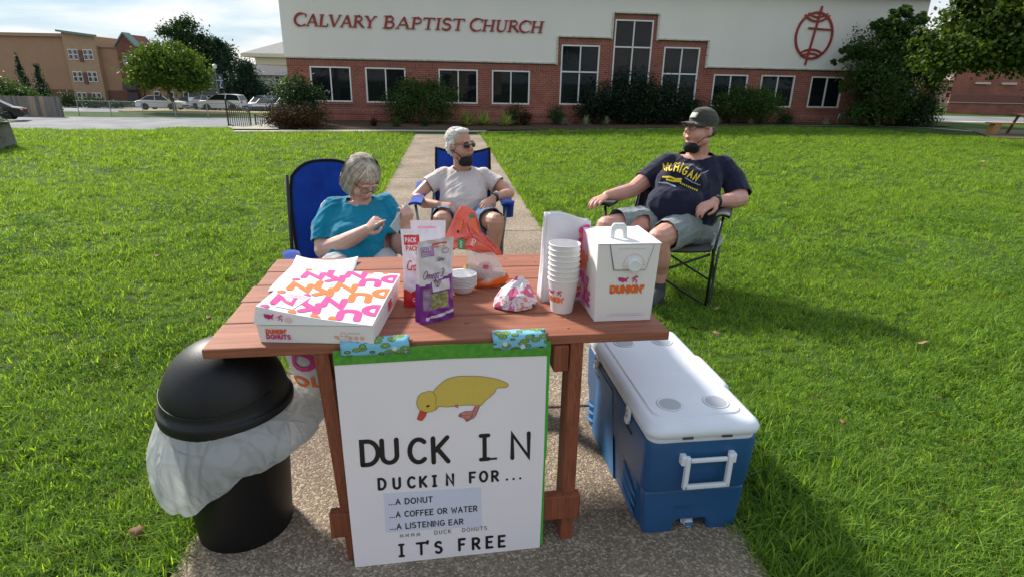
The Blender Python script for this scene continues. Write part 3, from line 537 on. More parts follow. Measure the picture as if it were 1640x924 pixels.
for i, (x, dy, m_, lb) in enumerate([(-3.85, 2.9, 'mid', 'low leafy plant with long blades at the left side of the path end'), (-4.6, 2.7, 'rusty', 'low plant with reddish flowers left of the long-bladed plant'), (-3.0, 2.4, 'dark', 'low dark plant below the broad bush beside the path end')]):
    spiky('border_plant', (x, fz_(x) - dy, 0), 80, .42, .03, LM[m_], lb, 50 + i)
# big arching shrub right of the church, maple at the right edge
r_ = random.Random(5); bl = []
big = [(0, 0, 1.6, 1.1, .9, 1.5, 2.2), (-.6, 0, 2.6, .9, .8, .8, 1), (.7, 0, 2.8, .9, .8, .9, 1), (0, 0, 3.4, .45, .45, .6, .3), (1.2, .1, 1.5, .8, .8, .9, 1), (-1.0, 0, 1.6, .6, .7, .7, .6), (1.3, .2, .55, .8, .7, .5, .8), (-.2, 0, .6, 1.1, .8, .6, .9)]
for a, l_, z0 in [(168, 1.95, 2.6), (150, 2.1, 2.5), (125, 1.9, 2.9), (95, 1.6, 3.2), (70, 1.9, 3.0), (48, 2.2, 2.7), (30, 2.1, 2.4), (12, 1.9, 2.2), (186, 1.7, 2.1), (110, 1.5, 3.1), (58, 1.6, 3.2), (140, 2.3, 2.2), (82, 1.5, 3.4)]:
    for t in (.3, .45, .6, .75, .88, 1.0): c = math.cos(math.radians(a)) * l_ * t; s_ = math.sin(math.radians(a)) * l_ * t * .75; bl.append((c, r_.uniform(-.4, .4), z0 + s_ - .35 * t * t - .3 * abs(c) * t * .5, .26 - .13 * t, .26 - .12 * t, .20 - .10 * t, .10))
tree('arching_shrub', (13.85, 23.15, .12), 3.6, big + bl, 46000, .125, LM['mid'], 'big untidy dark shrub with arching sprays hiding the right corner of the church', trunk=.07, fork=.15, aspect=.42, seed=8, nclump=330, clump=.22, cat='shrub', droop=.6)
bush('low_round_shrub', (15.3, 22.9, .1), [(0, 0, .55, .6, .5, .55, 1)], 3500, .08, LM['dark'], 'low dark shrub at the right foot of the big arching shrub', seed=9)
mp = [(-2.0, 0, .15, 1.2, 1.0, .55, .9), (-1.1, .2, .9, 1.1, 1.0, .6, 1), (.2, 0, .35, 1.6, 1.3, .7, 1.4), (0, 0, 1.7, 1.3, 1.3, .8, 1.2), (1.6, 0, .6, 1.6, 1.4, 1.1, 1.3), (1.4, 0, 2.2, 1.6, 1.5, 1.2, 1), (-2.9, .1, .25, .5, .4, .25, .25), (-1.75, 0, 1.35, .45, .4, .3, .2), (.5, -.2, 3.2, 1.5, 1.4, .9, .8)]
tree('maple_tree', (17.2, 18.2, 0), 3.4, [(b[0] * .85 - 2.9, b[1], b[2] + 2.42, b[3] * .82, b[4] * .9, b[5], b[6]) for b in mp], 42000, .12, LM['maple'], 'leafy maple tree hanging its green branches into the top right corner', trunk=.13, fork=.55, aspect=.75, seed=10, nclump=380, clump=.24, flat=.6, lean=-.3)
# trees beyond the car park
tree('island_tree', (-33.7, 60, -1.95), 6.2, [(b[0] * .88, b[1], b[2], b[3] * .86, b[4], b[5], b[6]) for b in [(0, 0, 3.4, 3.9, 3.2, 1.5, 2), (-1.6, 0, 4.6, 2.2, 2.4, 1.4, 1), (1.3, 0, 4.6, 2.4, 2.4, 1.4, 1.2), (0, 0, 5.6, 1.9, 2, .9, .8), (-3.0, 0, 3.0, 1.4, 2, .9, .6), (2.9, 0, 3.0, 1.4, 2, 1.0, .6)]], 17000, .30, LM['bright'], 'round bright green tree standing on the grassy island of the car park', trunk=.17, fork=.33, seed=11, nclump=300, clump=.2, lean=-.4)
tree('tall_airy_tree', (-40.0, 78, -2.4), 11, [(-1.7, 0, 9.2, 2.2, 1.8, 1.5, 1), (.3, 0, 7.7, 2.0, 2, 1.6, .8), (2.3, 0, 7.0, 1.8, 2, 1.3, .7), (-2.0, 0, 6.6, 2, 2, 1.6, .7), (1.4, 0, 5.0, 2.6, 2, 1.6, .9), (-1, 0, 3.5, 3, 2, 2, .6)], 13000, .36, LM['dark'], 'tall ragged dark tree rising behind the round bright tree', trunk=.25, fork=.3, seed=12, nclump=150, clump=.22)
tree('conifer', (-36.6, 77, -2.4), 8, [(.4, 0, 5.6, 1.8, 1.4, 1.6, .7), (-.3, 0, 4.0, 2.3, 2, 1.6, 1), (.5, 0, 2.2, 2.8, 2.4, 1.8, 1.2), (1.6, 0, 3.2, 2.4, 2, 2, 1), (0, 0, 7.2, .7, .7, .9, .2)], 18000, .32, LM['spruce'], 'dark conifer directly behind the lamp post with two banners', trunk=.2, fork=.5, seed=13, nclump=160, clump=.22, aspect=.3)
tree('conifer', (-31.5, 72, -2.2), 5.6, [(0, 0, 4.1, 1.3, 1.2, 1.4, .7), (0, 0, 2.6, 2.3, 1.7, 1.4, 1), (.2, 0, 1.4, 2.9, 2, 1.2, 1), (.6, 0, .8, 3.0, 2, .8, .6)], 17000, .32, LM['spruce'], 'broad blue-green conifer left of the pale house, right of the banner post', trunk=.16, fork=.4, seed=14, nclump=130, clump=.24, aspect=.3)
tree('small_light_tree', (-24.6, 66, -2), 3.2, [(0, 0, 2.5, .9, .8, 1.0, 1), (.4, 0, 1.6, .8, .8, .7, .6)], 3500, .2, LM['bright'], 'small yellow-green tree seen just left of the church corner', trunk=.08, fork=.4, seed=15)
for i, (x, hh, lb) in enumerate([(-55.2, 5.4, 'left and taller of two dark columnar evergreens by the plain orange wall'), (-53.2, 4.6, 'right and shorter of two dark columnar evergreens by the plain orange wall')]):
    tree('columnar_evergreen', (x - 2.6, 72, -2.3), hh, [(0, 0, hh * (.1 + .2 * k), .98 - .18 * k, .9 - .17 * k, hh * .17, 1 - .15 * k) for k in range(5)], 4500, .16, LM['spruce'], lb, trunk=.09, fork=.3, seed=16 + i, group='dark columnar evergreens', nclump=120)
bush('spreading_bush', (-45.2, 53.5, -2.0), [(0, 0, 1.8, 2.2, 1.2, 1.1, 1), (1.9, 0, 1.4, 1.6, 1, .7, .6), (-2.2, 0, 2.1, 1.8, 1.2, .9, .8)], 7000, .24, LM['mid'], 'spreading green bush showing over the left end of the board fence', seed=18)
bush('low_hedge', (-48.6, 68, -2.2), [(-1.8, 0, .8, 1.8, .8, .75, 1), (1.0, 0, .6, 1.7, .8, .55, 1), (3.4, 0, .5, 1.5, .8, .4, .7)], 6000, .18, LM['dark'], 'low dark hedge seen past the right end of the board fence', seed=19)

tree('street_tree', (14, -24, 0), 9, [(0, 0, 6, 4, 3.5, 3, 1), (-1.5, 0, 8, 2.5, 2.5, 2, .6)], 6000, .45, LM['mid'], 'right-hand street tree seen only mirrored in the church windows', trunk=.25, fork=.35, seed=91, group='street trees behind the camera')
tree('street_tree', (-9, -22, 0), 9, [(0, 0, 6, 4, 3.5, 3, 1), (1.5, 0, 8, 2.5, 2.5, 2, .6)], 6000, .45, LM['mid'], 'left-hand street tree seen only mirrored in the church windows', trunk=.25, fork=.35, seed=92, group='street trees behind the camera')
# ================================================================ BEYOND THE LAWN
# orange apartment house with front block and gabled brick tower
ora = mat('orange_render', (.36, .215, .13), .9, col2=(.33, .195, .115), nscale=.6); ora2 = mat('ochre_siding', (.40, .265, .165), .9, col2=(.37, .24, .15), nscale=2)
bandm = mat('brown_band', (.17, .075, .055), .9); cap_ = mat('cornice', (.36, .24, .15), .8); green = mat('copper_green', (.16, .24, .21), .7)
whitef = mat('white_trim', (.7, .69, .66), .6); pane_ = mat('far_glass', (.03, .035, .045), .1, .8)
ap = empty('apartment_house', (-66, 86, -2.65), 0, 'orange three-storey apartment house with brick gable tower across the car park', 'building')
mb = MB(); mb.box((-3.0, 3, 4.45), (14.6, 6, 8.9)); mb.build('wall', ora, ap)
mb = MB(); mb.box((-3.0, -.06, 1.0), (14.6, .15, 2.0)); mb.build('brick_base', bandm, ap)
mb = MB(); mb.box((-3.0, -.15, 8.95), (14.9, .5, .22)); mb.box((-3, .1, 9.15), (14.9, .6, .22)); mb.build('cornice', cap_, ap)
mb = MB(); mb.prism([(4.3, 0), (8.65, 0), (8.65, 8.95), (4.3, 9.45)], -5, T(0, -.7, 0) @ Rx(PI / 2)); mb.build('front_block', ora2, ap)
mb = MB(); mb.bar((4.05, -.95, 9.55), (8.95, -.95, 9.02), .8, .26); mb.build('cornice', green, ap)
mb = MB(); mb.box((10.0, 2.5, 3.8), (2.8, 5, 7.6)); mb.box((17.5, 2.5, 3.6), (9.5, 5, 7.2)); mb.build('wall', ora, ap)
mb = MB(); mb.box((10.0, -.04, 1.0), (2.8, .1, 2.0)); mb.build('brick_base', bandm, ap)
mb = MB(); mb.box((10.05, -.1, 7.7), (2.7, .4, .22)); mb.box((17.5, -.1, 7.3), (9.5, .4, .22)); mb.build('cornice', cap_, ap)
tb = brickmat('tower_brick', (.23, .075, .055), (.16, .055, .04), (.25, .2, .17), bw=.4, bh=.14)
mb = MB(); mb.prism([(11.3, 0), (13.9, 0), (13.9, 7.8), (12.6, 9.35), (11.3, 7.8)], -5, T(0, -.5, 0) @ Rx(PI / 2)); mb.build('gable_tower', tb, ap)
mb = MB(); mb.bar((11.1, .1, 7.75), (12.62, .1, 9.5), .16, 1.6, up=(0, 1, 0)); mb.bar((12.58, .1, 9.5), (14.1, .1, 7.75), .16, 1.6, up=(0, 1, 0)); mb.build('gable_roof', green, ap)
def awin(x, z, w, h, y, par, bars=True):
    mb = MB(); mb.box((x, y, z), (w, .10, h)); f = mb.build('window', whitef, par); mb = MB(); mb.box((x, y - .055, z + h * .23), (w * .74, .03, h * .38)); mb.box((x, y - .055, z - h * .23), (w * .74, .03, h * .38)); mb.build('pane', pane_, f)
for z in (6.6, 3.75, 1.0):
    for x in (5.05, 5.75, 7.1, 7.8): awin(x, z, .58, 1.35, -.75, ap)
    mb = MB(); mb.box((6.42, -.76, z - .2), (.5, .12, 1.5)); mb.build('balcony_door', bandm, ap)
for z in (6.0, 1.2): 
    for x in (12.25, 12.9): awin(x, z, .5, 1.1, -.55, ap)
mb = MB(); mb.box((12.6, -.9, 2.6), (1.9, .8, .9)); mb.box((12.6, -.7, .9), (1.5, .5, 1.8)); mb.build('porch', mat('porch_dark', (.05, .045, .045), .6), ap)
for x in (15.5, 17.5, 19.6): awin(x, 1.3, .8, 1.4, -.05, ap); awin(x, 4.3, .8, 1.4, -.05, ap)
# pale house beside the church
ph = empty('pale_house', (-39, 100, -2.9), 0, 'pale grey house with long dark slate roof left of the church corner', 'building')
mb = MB(); mb.box((0, 4, 2.4), (13, 8, 4.8)); mb.build('wall', mat('pale_siding', (.38, .38, .35), .9), ph)
mb = MB(); mb.add([(-7, -.5, 4.75), (7, -.5, 4.75), (7, 8.5, 4.75), (-7, 8.5, 4.75), (-6, 2.0, 6.4), (7, 2.0, 6.4), (7, 6, 6.4), (-6, 6, 6.4)], [(0, 1, 5, 4), (1, 2, 6, 5), (2, 3, 7, 6), (3, 0, 4, 7), (4, 5, 6, 7)]); mb.build('roof', mat('slate', (.10, .10, .115), .8), ph)
for x, z in ((-3.4, 4), (.3, 4.1), (.3, 2.3), (1.6, 2.2), (-3.2, 2.1), (3.5, 2.2)): awin(x, z, .9, 1.1, -.02, ph)
# hipped canopy behind the church corner
cp = empty('hipped_canopy', (-9.1, 27.6, 0), math.radians(6.5), 'low pavilion roof with grey shingles and cream fascia behind the left end of the church', 'canopy')
mb = MB(); mb.add([(-2.6, -1.0, 2.42), (2.4, -1.0, 2.42), (2.4, 3.5, 2.42), (-2.6, 3.5, 2.42), (-1.3, 1.2, 3.05), (2.4, 1.2, 3.05)], [(0, 1, 5, 4), (3, 0, 4), (2, 3, 4, 5), (1, 2, 5), (3, 2, 1, 0)]); mb.build('roof', mat('canopy_shingle', (.27, .28, .28), .9, col2=(.20, .21, .21), nscale=14), cp)
mb = MB(); mb.box((-.1, 1.25, 2.34), (5.1, 4.6, .14)); mb.box((.1, 1.25, 2.12), (4.5, 4.1, .28)); mb.build('fascia', mat('cream_paint', (.58, .56, .48), .7), cp, bevel=.01)
for x in (1.6,):
    for y in (-.5, 3.0): mb = MB(); mb.box((x, y, .8), (.25, .25, 2.4)); mb.build('column', MATS['cream_paint'], cp)
# lamp post with two banners
lp = empty('banner_post', (-32.6, 67, -2.1), 0, 'grey lamp post carrying two dark banners in front of the conifers', 'lamp post')
gp = mat('post_grey', (.16, .16, .17), .6)
mb = MB(); mb.tube([(0, 0, 0), (0, 0, 4.3)], .07, 8); mb.box((0, 0, 3.75), (1.5, .05, .05)); mb.box((0, 0, 2.35), (1.5, .05, .05)); mb.build('pole', gp, lp)
mb = MB(); mb.lathe([(.02, 4.3), (.2, 4.4), (.24, 4.7), (.05, 4.85)], 10); mb.build('lamp', mat('lamp_white', (.6, .6, .58), .5), lp)
bn = mat('banner_cloth', (.035, .04, .09), .8)
for s_ in (-1, 1):
    mb = MB(); mb.box((s_ * .42, 0, 3.05), (.68, .02, 1.35)); b = mb.build('banner', bn, lp); mb = MB(); mb.ball((s_ * .42, -.03, 3.45), (.16, .02, .16), 8); mb.box((s_ * .42, -.03, 3.18), (.6, .02, .12)); mb.bar((s_ * .42 + .1, -.03, 3.1), (s_ * .42 - .1, -.03, 2.5), .12, .02, up=(0, 1, 0)); mb.build('banner_print', mat('banner_print', (.45, .45, .48), .8), b)
# board fence and wire fence
bw_ = [mat('fence_board_%s' % n, c, .9, col2=tuple(k * .75 for k in c), nscale=3, stretch=(3, 3, .4)) for n, c in (('grey', (.23, .21, .18)), ('tan', (.36, .28, .20)), ('dark', (.16, .15, .135)))]
fe = empty('board_fence', (-37.5, 50.2, 0), 0, 'weathered grey vertical board fence behind the black car', 'fence')
for i in range(62):
    x = -.13 - .18 * i; z0 = H(-37.5 + x, 50.2); mb = MB(); mb.box((x, random.uniform(-.012, .012), z0 + .80), (.168, .025, 1.60 + random.uniform(-.03, .03))); mb.build('board', bw_[1 if i in (8, 9, 12, 13, 14) else random.choice((0, 0, 2))], fe)
mb = MB(); mb.box((-5.6, .05, -1.1), (11.2, .05, .09)); mb.box((-5.6, .05, -.45 - .9), (11.2, .05, .09)); mb.build('rail', bw_[0], fe)
cf = empty('wire_fence', (-37.3, 51.5, 0), 0, 'thin galvanised wire fence along the grass strip between driveway and car park', 'fence')
wm = mat('galv_wire', (.33, .34, .34), .5, metal=.5)
for i in range(7): x = .1 + i * 2.75; mb = MB(); z = H(-37.3 + x, 51.5); mb.tube([(x, 0, z), (x, 0, z + 1.28)], .035, 6); mb.build('post', wm, cf)
mb = MB(); mb.tube([(0, 0, -.68), (16.7, 0, -.68)], .03, 6); mb.build('top_rail', wm, cf)
mb = MB()
for i in range(84):
    x = i * .2; mb.bar((x, .01, -1.93), (x + 1.2, .01, -.68), .009); mb.bar((x + 1.2, .02, -1.93), (x, .02, -.68), .009)
w_ = mb.build('wire_mesh', wm, cf); w_['kind'] = 'stuff'
# black iron railing along the ramp
iron = mat('black_iron', (.012, .012, .013), .4)
def railing(a, b, n, label):
    e = empty('iron_railing', (a[0], a[1], H(a[0], a[1])), 0, label, 'railing', 'iron railings by the ramp'); d = Vector((b[0] - a[0], b[1] - a[1], H(*b) - H(*a)))
    mb = MB(); mb.tube([(0, 0, .92), tuple(d + Vector((0, 0, .92)))], .025, 6); mb.tube([(0, 0, .12), tuple(d + Vector((0, 0, .12)))], .018, 6); mb.build('rail', iron, e)
    for i in range(n + 1):
        p = d * (i / n); post = i in (0, n); mb = MB(); mb.tube([p + Vector((0, 0, -.02 if post else .12)), p + Vector((0, 0, .98 if post else .92))], .028 if post else .013, 6); mb.build('post' if post else 'baluster', iron, e)
railing((-10.15, 21.3), (-10.5, 23.9), 11, 'nearest black iron railing down the left side of the pale ramp'); railing((-10.6, 24.6), (-11.3, 33.5), 32, 'farther black iron railing down the left side of the pale ramp'); railing((-9.0, 25), (-9.9, 33), 30, 'black iron railing on the church side of the pale ramp')
# ---------------------------------------------------------------- cars
tyre = mat('tyre', (.015, .015, .016), .85); rimm = mat('rim', (.35, .36, .37), .35, metal=.8); cglass = mat('car_glass', (.015, .018, .022), .12, .5); tailm = mat('tail_red', (.30, .01, .01), .25); headm = mat('headlight_clear', (.6, .62, .65), .1); blackp = mat('black_trim', (.02, .02, .02), .6)
def paint(n, c): return mat('car_paint_' + n, c, .35, .4, coat=.25)
SED = dict(L=4.7, low=[(-2.35, .32), (-2.33, .62), (-2.28, .88), (-1.7, 1.0), (1.0, .98), (1.9, .84), (2.3, .66), (2.35, .40), (2.3, .28)], cab=[(-1.75, .98), (-1.05, 1.40), (-.1, 1.45), (.55, 1.36), (1.25, .95)])
SUV = dict(L=4.6, low=[(-2.3, .38), (-2.3, .75), (-2.25, 1.05), (-1.8, 1.10), (1.1, 1.08), (2.05, .96), (2.28, .72), (2.3, .42), (2.2, .32)], cab=[(-2.2, 1.07), (-1.95, 1.58), (-1.2, 1.66), (.1, 1.64), (.6, 1.52), (1.3, 1.06)])
VAN = dict(L=5.2, low=[(-2.6, .38), (-2.6, .9), (-2.55, 1.15), (-2.2, 1.18), (1.5, 1.15), (2.4, .98), (2.6, .72), (2.6, .42), (2.5, .32)], cab=[(-2.55, 1.15), (-2.45, 2.05), (-1.8, 2.15), (.6, 2.12), (1.1, 1.95), (1.9, 1.13)])
def car(loc, rz, kind, pm, label, scale=1):
    e = empty('parked_car', loc, rz, label, 'car', 'cars parked beyond the lawn'); e.scale = (scale,) * 3; w = .9; wr = .33; wx = kind['L'] * .29
    low = kind['low']; bot = []
    for cx in (wx, -wx): bot += [(cx + .42, .28)] + [(cx + .42 * math.cos(a), .30 + .40 * math.sin(a)) for a in np.linspace(.15, PI - .15, 8)] + [(cx - .42, .28)]
    pts = low + bot; mb = MB(); mb.prism(pts, 2 * w, T(0, w, 0) @ Rx(PI / 2)); mb.build('body', pm, e, bevel=.05, seg=2, auto=50)
    c = kind['cab']; k = len(c); vs = [(x, s_ * (w - .06 - .20 * (z - c[0][1]) / .5 * .6), z) for s_ in (-1, 1) for x, z in c]; mb = MB(); mb.add(vs, [tuple(range(k)), tuple(range(2 * k - 1, k - 1, -1))] + [(i + 1, i, k + i, k + i + 1) for i in range(k - 1)] + [(0, k - 1, 2 * k - 1, k)]); mb.build('windows', cglass, e, bevel=.02)
    mb = MB(); rp = [p for p in c if p[1] > c[1][1] - .03 and p[1] > c[0][1] + .3]; n = len(rp); vs = []
    for x, z in rp: vs += [(x, -w + .22, z + .012), (x, w - .22, z + .012)]
    mb.add(vs, [(2 * i, 2 * i + 1, 2 * i + 3, 2 * i + 2) for i in range(n - 1)]); mb.build('roof', pm, e, solid=.03)
    mb = MB()
    for x0, z0 in (c[0], c[-1]):
        x1, z1 = c[1] if x0 == c[0][0] else c[-2]
        for s_ in (-1, 1): mb.bar((x0, s_ * (w - .05), z0), (x1, s_ * (w - .20), z1), .07, .05)
    xm = (c[1][0] + c[-2][0]) / 2
    for s_ in (-1, 1): mb.bar((xm, s_ * (w - .045), c[0][1]), (xm - .05, s_ * (w - .19), c[2][1] - .02), .09, .04)
    mb.build('pillars', pm, e)
    for x in (wx, -wx):
        for s_ in (-1, 1):
            mb = MB(); M_ = T(x, s_ * (w - .10), wr) @ Rx(PI / 2); mb.lathe([(.20, -.1), (.30, -.11), (.33, -.08), (.33, .08), (.30, .11), (.20, .1)], 18, M=M_); o = mb.build('wheel', tyre, e, True); mb = MB(); mb.lathe([(.0001, .07), (.19, .09), (.215, .1), (.215, -.1), (.19, -.09), (.0001, -.07)], 18, M=M_); mb.build('rim', rimm, o, True)
    for s_ in (-1, 1):
        mb = MB(); mb.box((kind['L'] / 2 - .10, s_ * .64, low[-3][1] + .02), (.26, .38, .14)); mb.build('headlight', headm, e, bevel=.02); mb = MB(); mb.box((-kind['L'] / 2 + .06, s_ * .66, low[2][1] - .12), (.16, .42, .16)); mb.build('tail_light', tailm, e, bevel=.02)
    mb = MB(); mb.box((-kind['L'] / 2 - .0, 0, .48), (.06, 1.5, .16)); mb.box((kind['L'] / 2 - .0, 0, .45), (.06, 1.3, .16)); mb.build('bumper_trim', blackp, e, bevel=.01)
    return e
wp = paint('white', (.72, .72, .72)); sp_ = paint('silver', (.38, .40, .43)); bp_ = paint('black', (.012, .012, .016)); blp = paint('blue', (.08, .11, .19)); gpn = paint('grey', (.11, .12, .13)); rdp = paint('maroon', (.10, .02, .025))
car((-39.0, 44.4, -1.93), math.radians(180 + 28), SED, bp_, 'black car with red tail lights on the driveway at the left edge', 1.0)
car((-36.6, 63, -1.92), 0, SED, wp, 'white sedan side-on, left of the island tree trunk')
car((-33.4, 66.5, -1.95), math.radians(-28), SED, sp_, 'silver-blue sedan angled just behind the white sedan')
car((-36.3, 73, -2.1), math.radians(-10), VAN, wp, 'white van standing tall behind the silver sedan')
car((-32.3, 70.5, -2.1), math.radians(-60), SUV, blp, 'dark blue car left of the white front SUV')
car((-33.2, 75, -2.2), math.radians(180), VAN, sp_, 'silver van with dark windows behind the blue car')
car((-30.8, 64, -1.93), PI, SUV, wp, 'white SUV facing left in the middle of the parked row')
for i, (x, y, r, k, p, lb) in enumerate([(-28.4, 68.5, -95, SUV, sp_, 'silver SUV nose-on, right behind the white SUV'), (-27.0, 66.5, -90, SED, bp_, 'black sedan behind the left part of the iron railing'), (-25.0, 67.2, -92, SUV, gpn, 'dark grey SUV behind the middle of the iron railing'), (-22.9, 67.0, -90, SED, rdp, 'maroon sedan behind the right part of the iron railing'), (-21.0, 66.2, -75, SED, wp, 'white sedan at the right end of the parked row beside the church'), (-26.3, 74, 180, SUV, gpn, 'dark SUV side-on in the row behind the black sedan'), (-38.8, 73.5, 0, SED, gpn, 'grey sedan far behind the white sedan')]): car((x, y, H(x, y) + .02), math.radians(r), k, p, lb)
# right side: brick building, white houses, parked pickup, benches
rb = empty('brick_building', (26.6, 38, 0), math.radians(0), 'windowless red brick building with two pale slit vents at the right edge', 'building')
rbm = brickmat('rust_brick', (.30, .10, .07), (.24, .08, .055), (.34, .24, .20), bw=.3, bh=.1)
mb = MB(); mb.prism([(.2, 0), (20.4, 0), (20.4, 14), (11.5, 14)], 9.2, T(0, 0, -.2)); mb.build('wall', rbm, rb)
mb = MB(); mb.box((10.3, -.02, .82), (20.3, .12, .05)); mb.build('stone_band', mat('band_pale', (.45, .36, .30), .8), rb); mb = MB(); mb.box((10.3, -.012, 1.08), (20.25, .10, .42)); mb.build('soldier_band', mat('dark_brick_band', (.16, .065, .05), .9, col2=(.22, .09, .07), nscale=20), rb)
for x in (1.95, 3.55, 5.6): mb = MB(); mb.box((x, -.05, 1.96), (.92, .14, .12)); mb.build('vent_slit', mat('vent_pale', (.55, .50, .42), .7), rb, bevel=.01)
wh = empty('white_house', (37.0, 56, 0), 0, 'white houses with dormers glimpsed between the big shrub and the brick building', 'building')
mb = MB(); mb.box((1.8, 3, 1.0), (7, 6, 3.0)); mb.build('wall', mat('white_siding', (.6, .6, .57), .8), wh); mb = MB(); mb.add([(-2, -.4, 2.45), (5.6, -.4, 2.45), (5.6, 6.4, 2.45), (-2, 6.4, 2.45), (-2, 3, 4.0), (5.6, 3, 4.0)], [(0, 1, 5, 4), (1, 2, 5), (2, 3, 4, 5), (3, 0, 4)]); mb.build('roof', mat('house_roof', (.20, .16, .14), .9), wh)
for x in (-.7, .8, 2.3): awin(x, 1.4, .7, 1.1, -.03, wh); mb = MB(); mb.box((x, -.25, 2.55), (1.1, .5, .3)); mb.build('awning', whitef, wh)
car((27.2, 44.5, .15), math.radians(120), SUV, gpn, 'dark vehicle seen below the maple between the shrub and brick building')
wood = mat('light_pine', (.55, .30, .11), .7, col2=(.45, .23, .08), nscale=14, stretch=(.3, 3, 3)); redw = mat('red_stain_far', (.22, .07, .035), .7, col2=(.17, .05, .03), nscale=12)
be = empty('wooden_bench', (15.75, 20.15, .06), math.radians(-8), 'light pine bench at the right edge of the lawn', 'bench')
for y in (-.09, .09): mb = MB(); mb.box((.75, y, .43), (1.6, .165, .04)); mb.build('seat_board', wood, be, bevel=.005)
for x in (.12, 1.4): mb = MB(); mb.add([(x - .12, -.17, 0), (x + .08, -.17, 0), (x + .08, .17, 0), (x - .12, .17, 0), (x - .02, -.15, .41), (x + .18, -.15, .41), (x + .18, .15, .41), (x - .02, .15, .41)], [(3, 2, 1, 0), (4, 5, 6, 7), (0, 1, 5, 4), (1, 2, 6, 5), (2, 3, 7, 6), (3, 0, 4, 7)]); mb.build('leg', wood, be, bevel=.005)
tb_ = empty('picnic_table', (17.2, 19.9, .06), math.radians(-8), 'red-brown wooden picnic table cut off by the right edge of the picture', 'table')
for i in range(4): mb = MB(); mb.box((.2, -.3 + i * .2, .72), (1.9, .19, .04)); mb.build('plank', redw, tb_, bevel=.005)
for x in (-.6, 1.0):
    for s_ in (-1, 1): mb = MB(); mb.bar((x, s_ * .55, 0), (x, s_ * .15, .70), .09, .04, up=(1, 0, 0)); mb.build('leg', redw, tb_, bevel=.004)
# concrete planter with leafy plant at the left edge
pl = empty('stone_planter', (-10.80, 11.9, 0), math.radians(10), 'square grey concrete planter at the left edge of the lawn', 'planter')
pm_ = mat('planter_concrete', (.24, .23, .21), .95, col2=(.15, .145, .13), nscale=5, bump=.5)
mb = MB(); mb.box((0, 0, .24), (.95, .95, .50), taper=.93); mb.build('box', pm_, pl, bevel=.03); mb = MB(); mb.box((0, 0, .24), (1.0, .05, .06)); mb.box((0, 0, .505), (.99, .99, .05)); mb.build('rim', pm_, pl, bevel=.015); mb = MB(); mb.box((0, 0, .52), (.85, .85, .04)); mb.build('soil', mulch, pl)
spiky('hosta_plant', (-10.7, 11.75, .53), 170, .95, .28, LM['mid'], 'broad-leaved green plant spilling over the concrete planter', 77, droop=.75)

# houses and trees across the street behind the camera: what the church windows mirror
mh = empty('street_house', (3, -26, 0), 0, 'tan house across the street seen only mirrored in the church windows', 'building')
mb = MB(); mb.box((0, -4, 3.2), (13, 8, 6.8)); mb.build('wall', mat('tan_siding', (.42, .36, .26), .9), mh)
mb = MB(); mb.add([(-7, .6, 6.5), (7, .6, 6.5), (7, -8.6, 6.5), (-7, -8.6, 6.5), (-7, -4, 10), (7, -4, 10)], [(1, 0, 4, 5), (2, 1, 5), (3, 2, 5, 4), (0, 3, 4)]); mb.build('roof', MATS['slate'], mh)
for x in (-5, -3, 0, 3, 5):
    for z in (1.6, 4.6): mb = MB(); mb.box((x, .04, z), (1.2, .1, 1.6)); f = mb.build('window', whitef, mh); mb = MB(); mb.box((x, .10, z), (1.0, .04, 1.4)); mb.build('pane', pane_, f)
# ================================================================ THE TABLE AND WHAT STANDS ON IT
TR = math.radians(8.3); TZ = .74
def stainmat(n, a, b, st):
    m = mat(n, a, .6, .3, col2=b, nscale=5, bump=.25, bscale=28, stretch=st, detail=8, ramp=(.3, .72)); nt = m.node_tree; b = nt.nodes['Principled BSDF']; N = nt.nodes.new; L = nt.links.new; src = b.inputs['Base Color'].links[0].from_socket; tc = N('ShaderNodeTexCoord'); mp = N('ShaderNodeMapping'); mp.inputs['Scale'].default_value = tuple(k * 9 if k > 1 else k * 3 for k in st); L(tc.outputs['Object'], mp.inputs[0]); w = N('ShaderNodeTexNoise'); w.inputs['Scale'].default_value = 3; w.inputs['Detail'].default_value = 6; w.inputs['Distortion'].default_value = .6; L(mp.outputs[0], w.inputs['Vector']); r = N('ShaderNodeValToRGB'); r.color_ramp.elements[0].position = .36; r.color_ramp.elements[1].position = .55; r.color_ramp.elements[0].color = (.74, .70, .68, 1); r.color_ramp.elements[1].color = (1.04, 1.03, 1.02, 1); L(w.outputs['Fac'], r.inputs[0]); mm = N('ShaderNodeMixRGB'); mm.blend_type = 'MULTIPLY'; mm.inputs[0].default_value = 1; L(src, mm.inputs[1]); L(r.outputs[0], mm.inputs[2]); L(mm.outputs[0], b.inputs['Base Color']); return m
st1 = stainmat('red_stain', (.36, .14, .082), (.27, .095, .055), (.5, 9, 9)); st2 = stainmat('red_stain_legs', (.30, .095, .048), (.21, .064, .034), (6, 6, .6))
tbl = empty('wooden_table', (-.855, 1.452, 0), TR, 'red-brown stained wooden plank table carrying the donuts and coffee', 'table')
v0 = 0; offs = [(0, 0), (.004, -.006), (-.003, .004), (.006, -.002), (.002, .003)]
for i, w in enumerate([.190, .184, .170, .158, .178]):
    m_ = MB(); L_ = 1.358 + offs[i][1] - offs[i][0]; m_.box((offs[i][0] + L_ / 2, v0 + w / 2 - .0025, TZ - .015), (L_, w - .006, .03)); o = m_.build('plank', st1, tbl, bevel=.004); v0 += w
def TL_(u, v, z=TZ): c, s = math.cos(TR), math.sin(TR); return (-.855 + u * c - v * s, 1.452 + u * s + v * c, z)
def inv(x, y): c, s = math.cos(TR), math.sin(TR); dx, dy = x + .855, y - 1.452; return (dx * c + dy * s, -dx * s + dy * c)
scr = mat('screw_dark', (.06, .045, .04), .5, metal=.5)
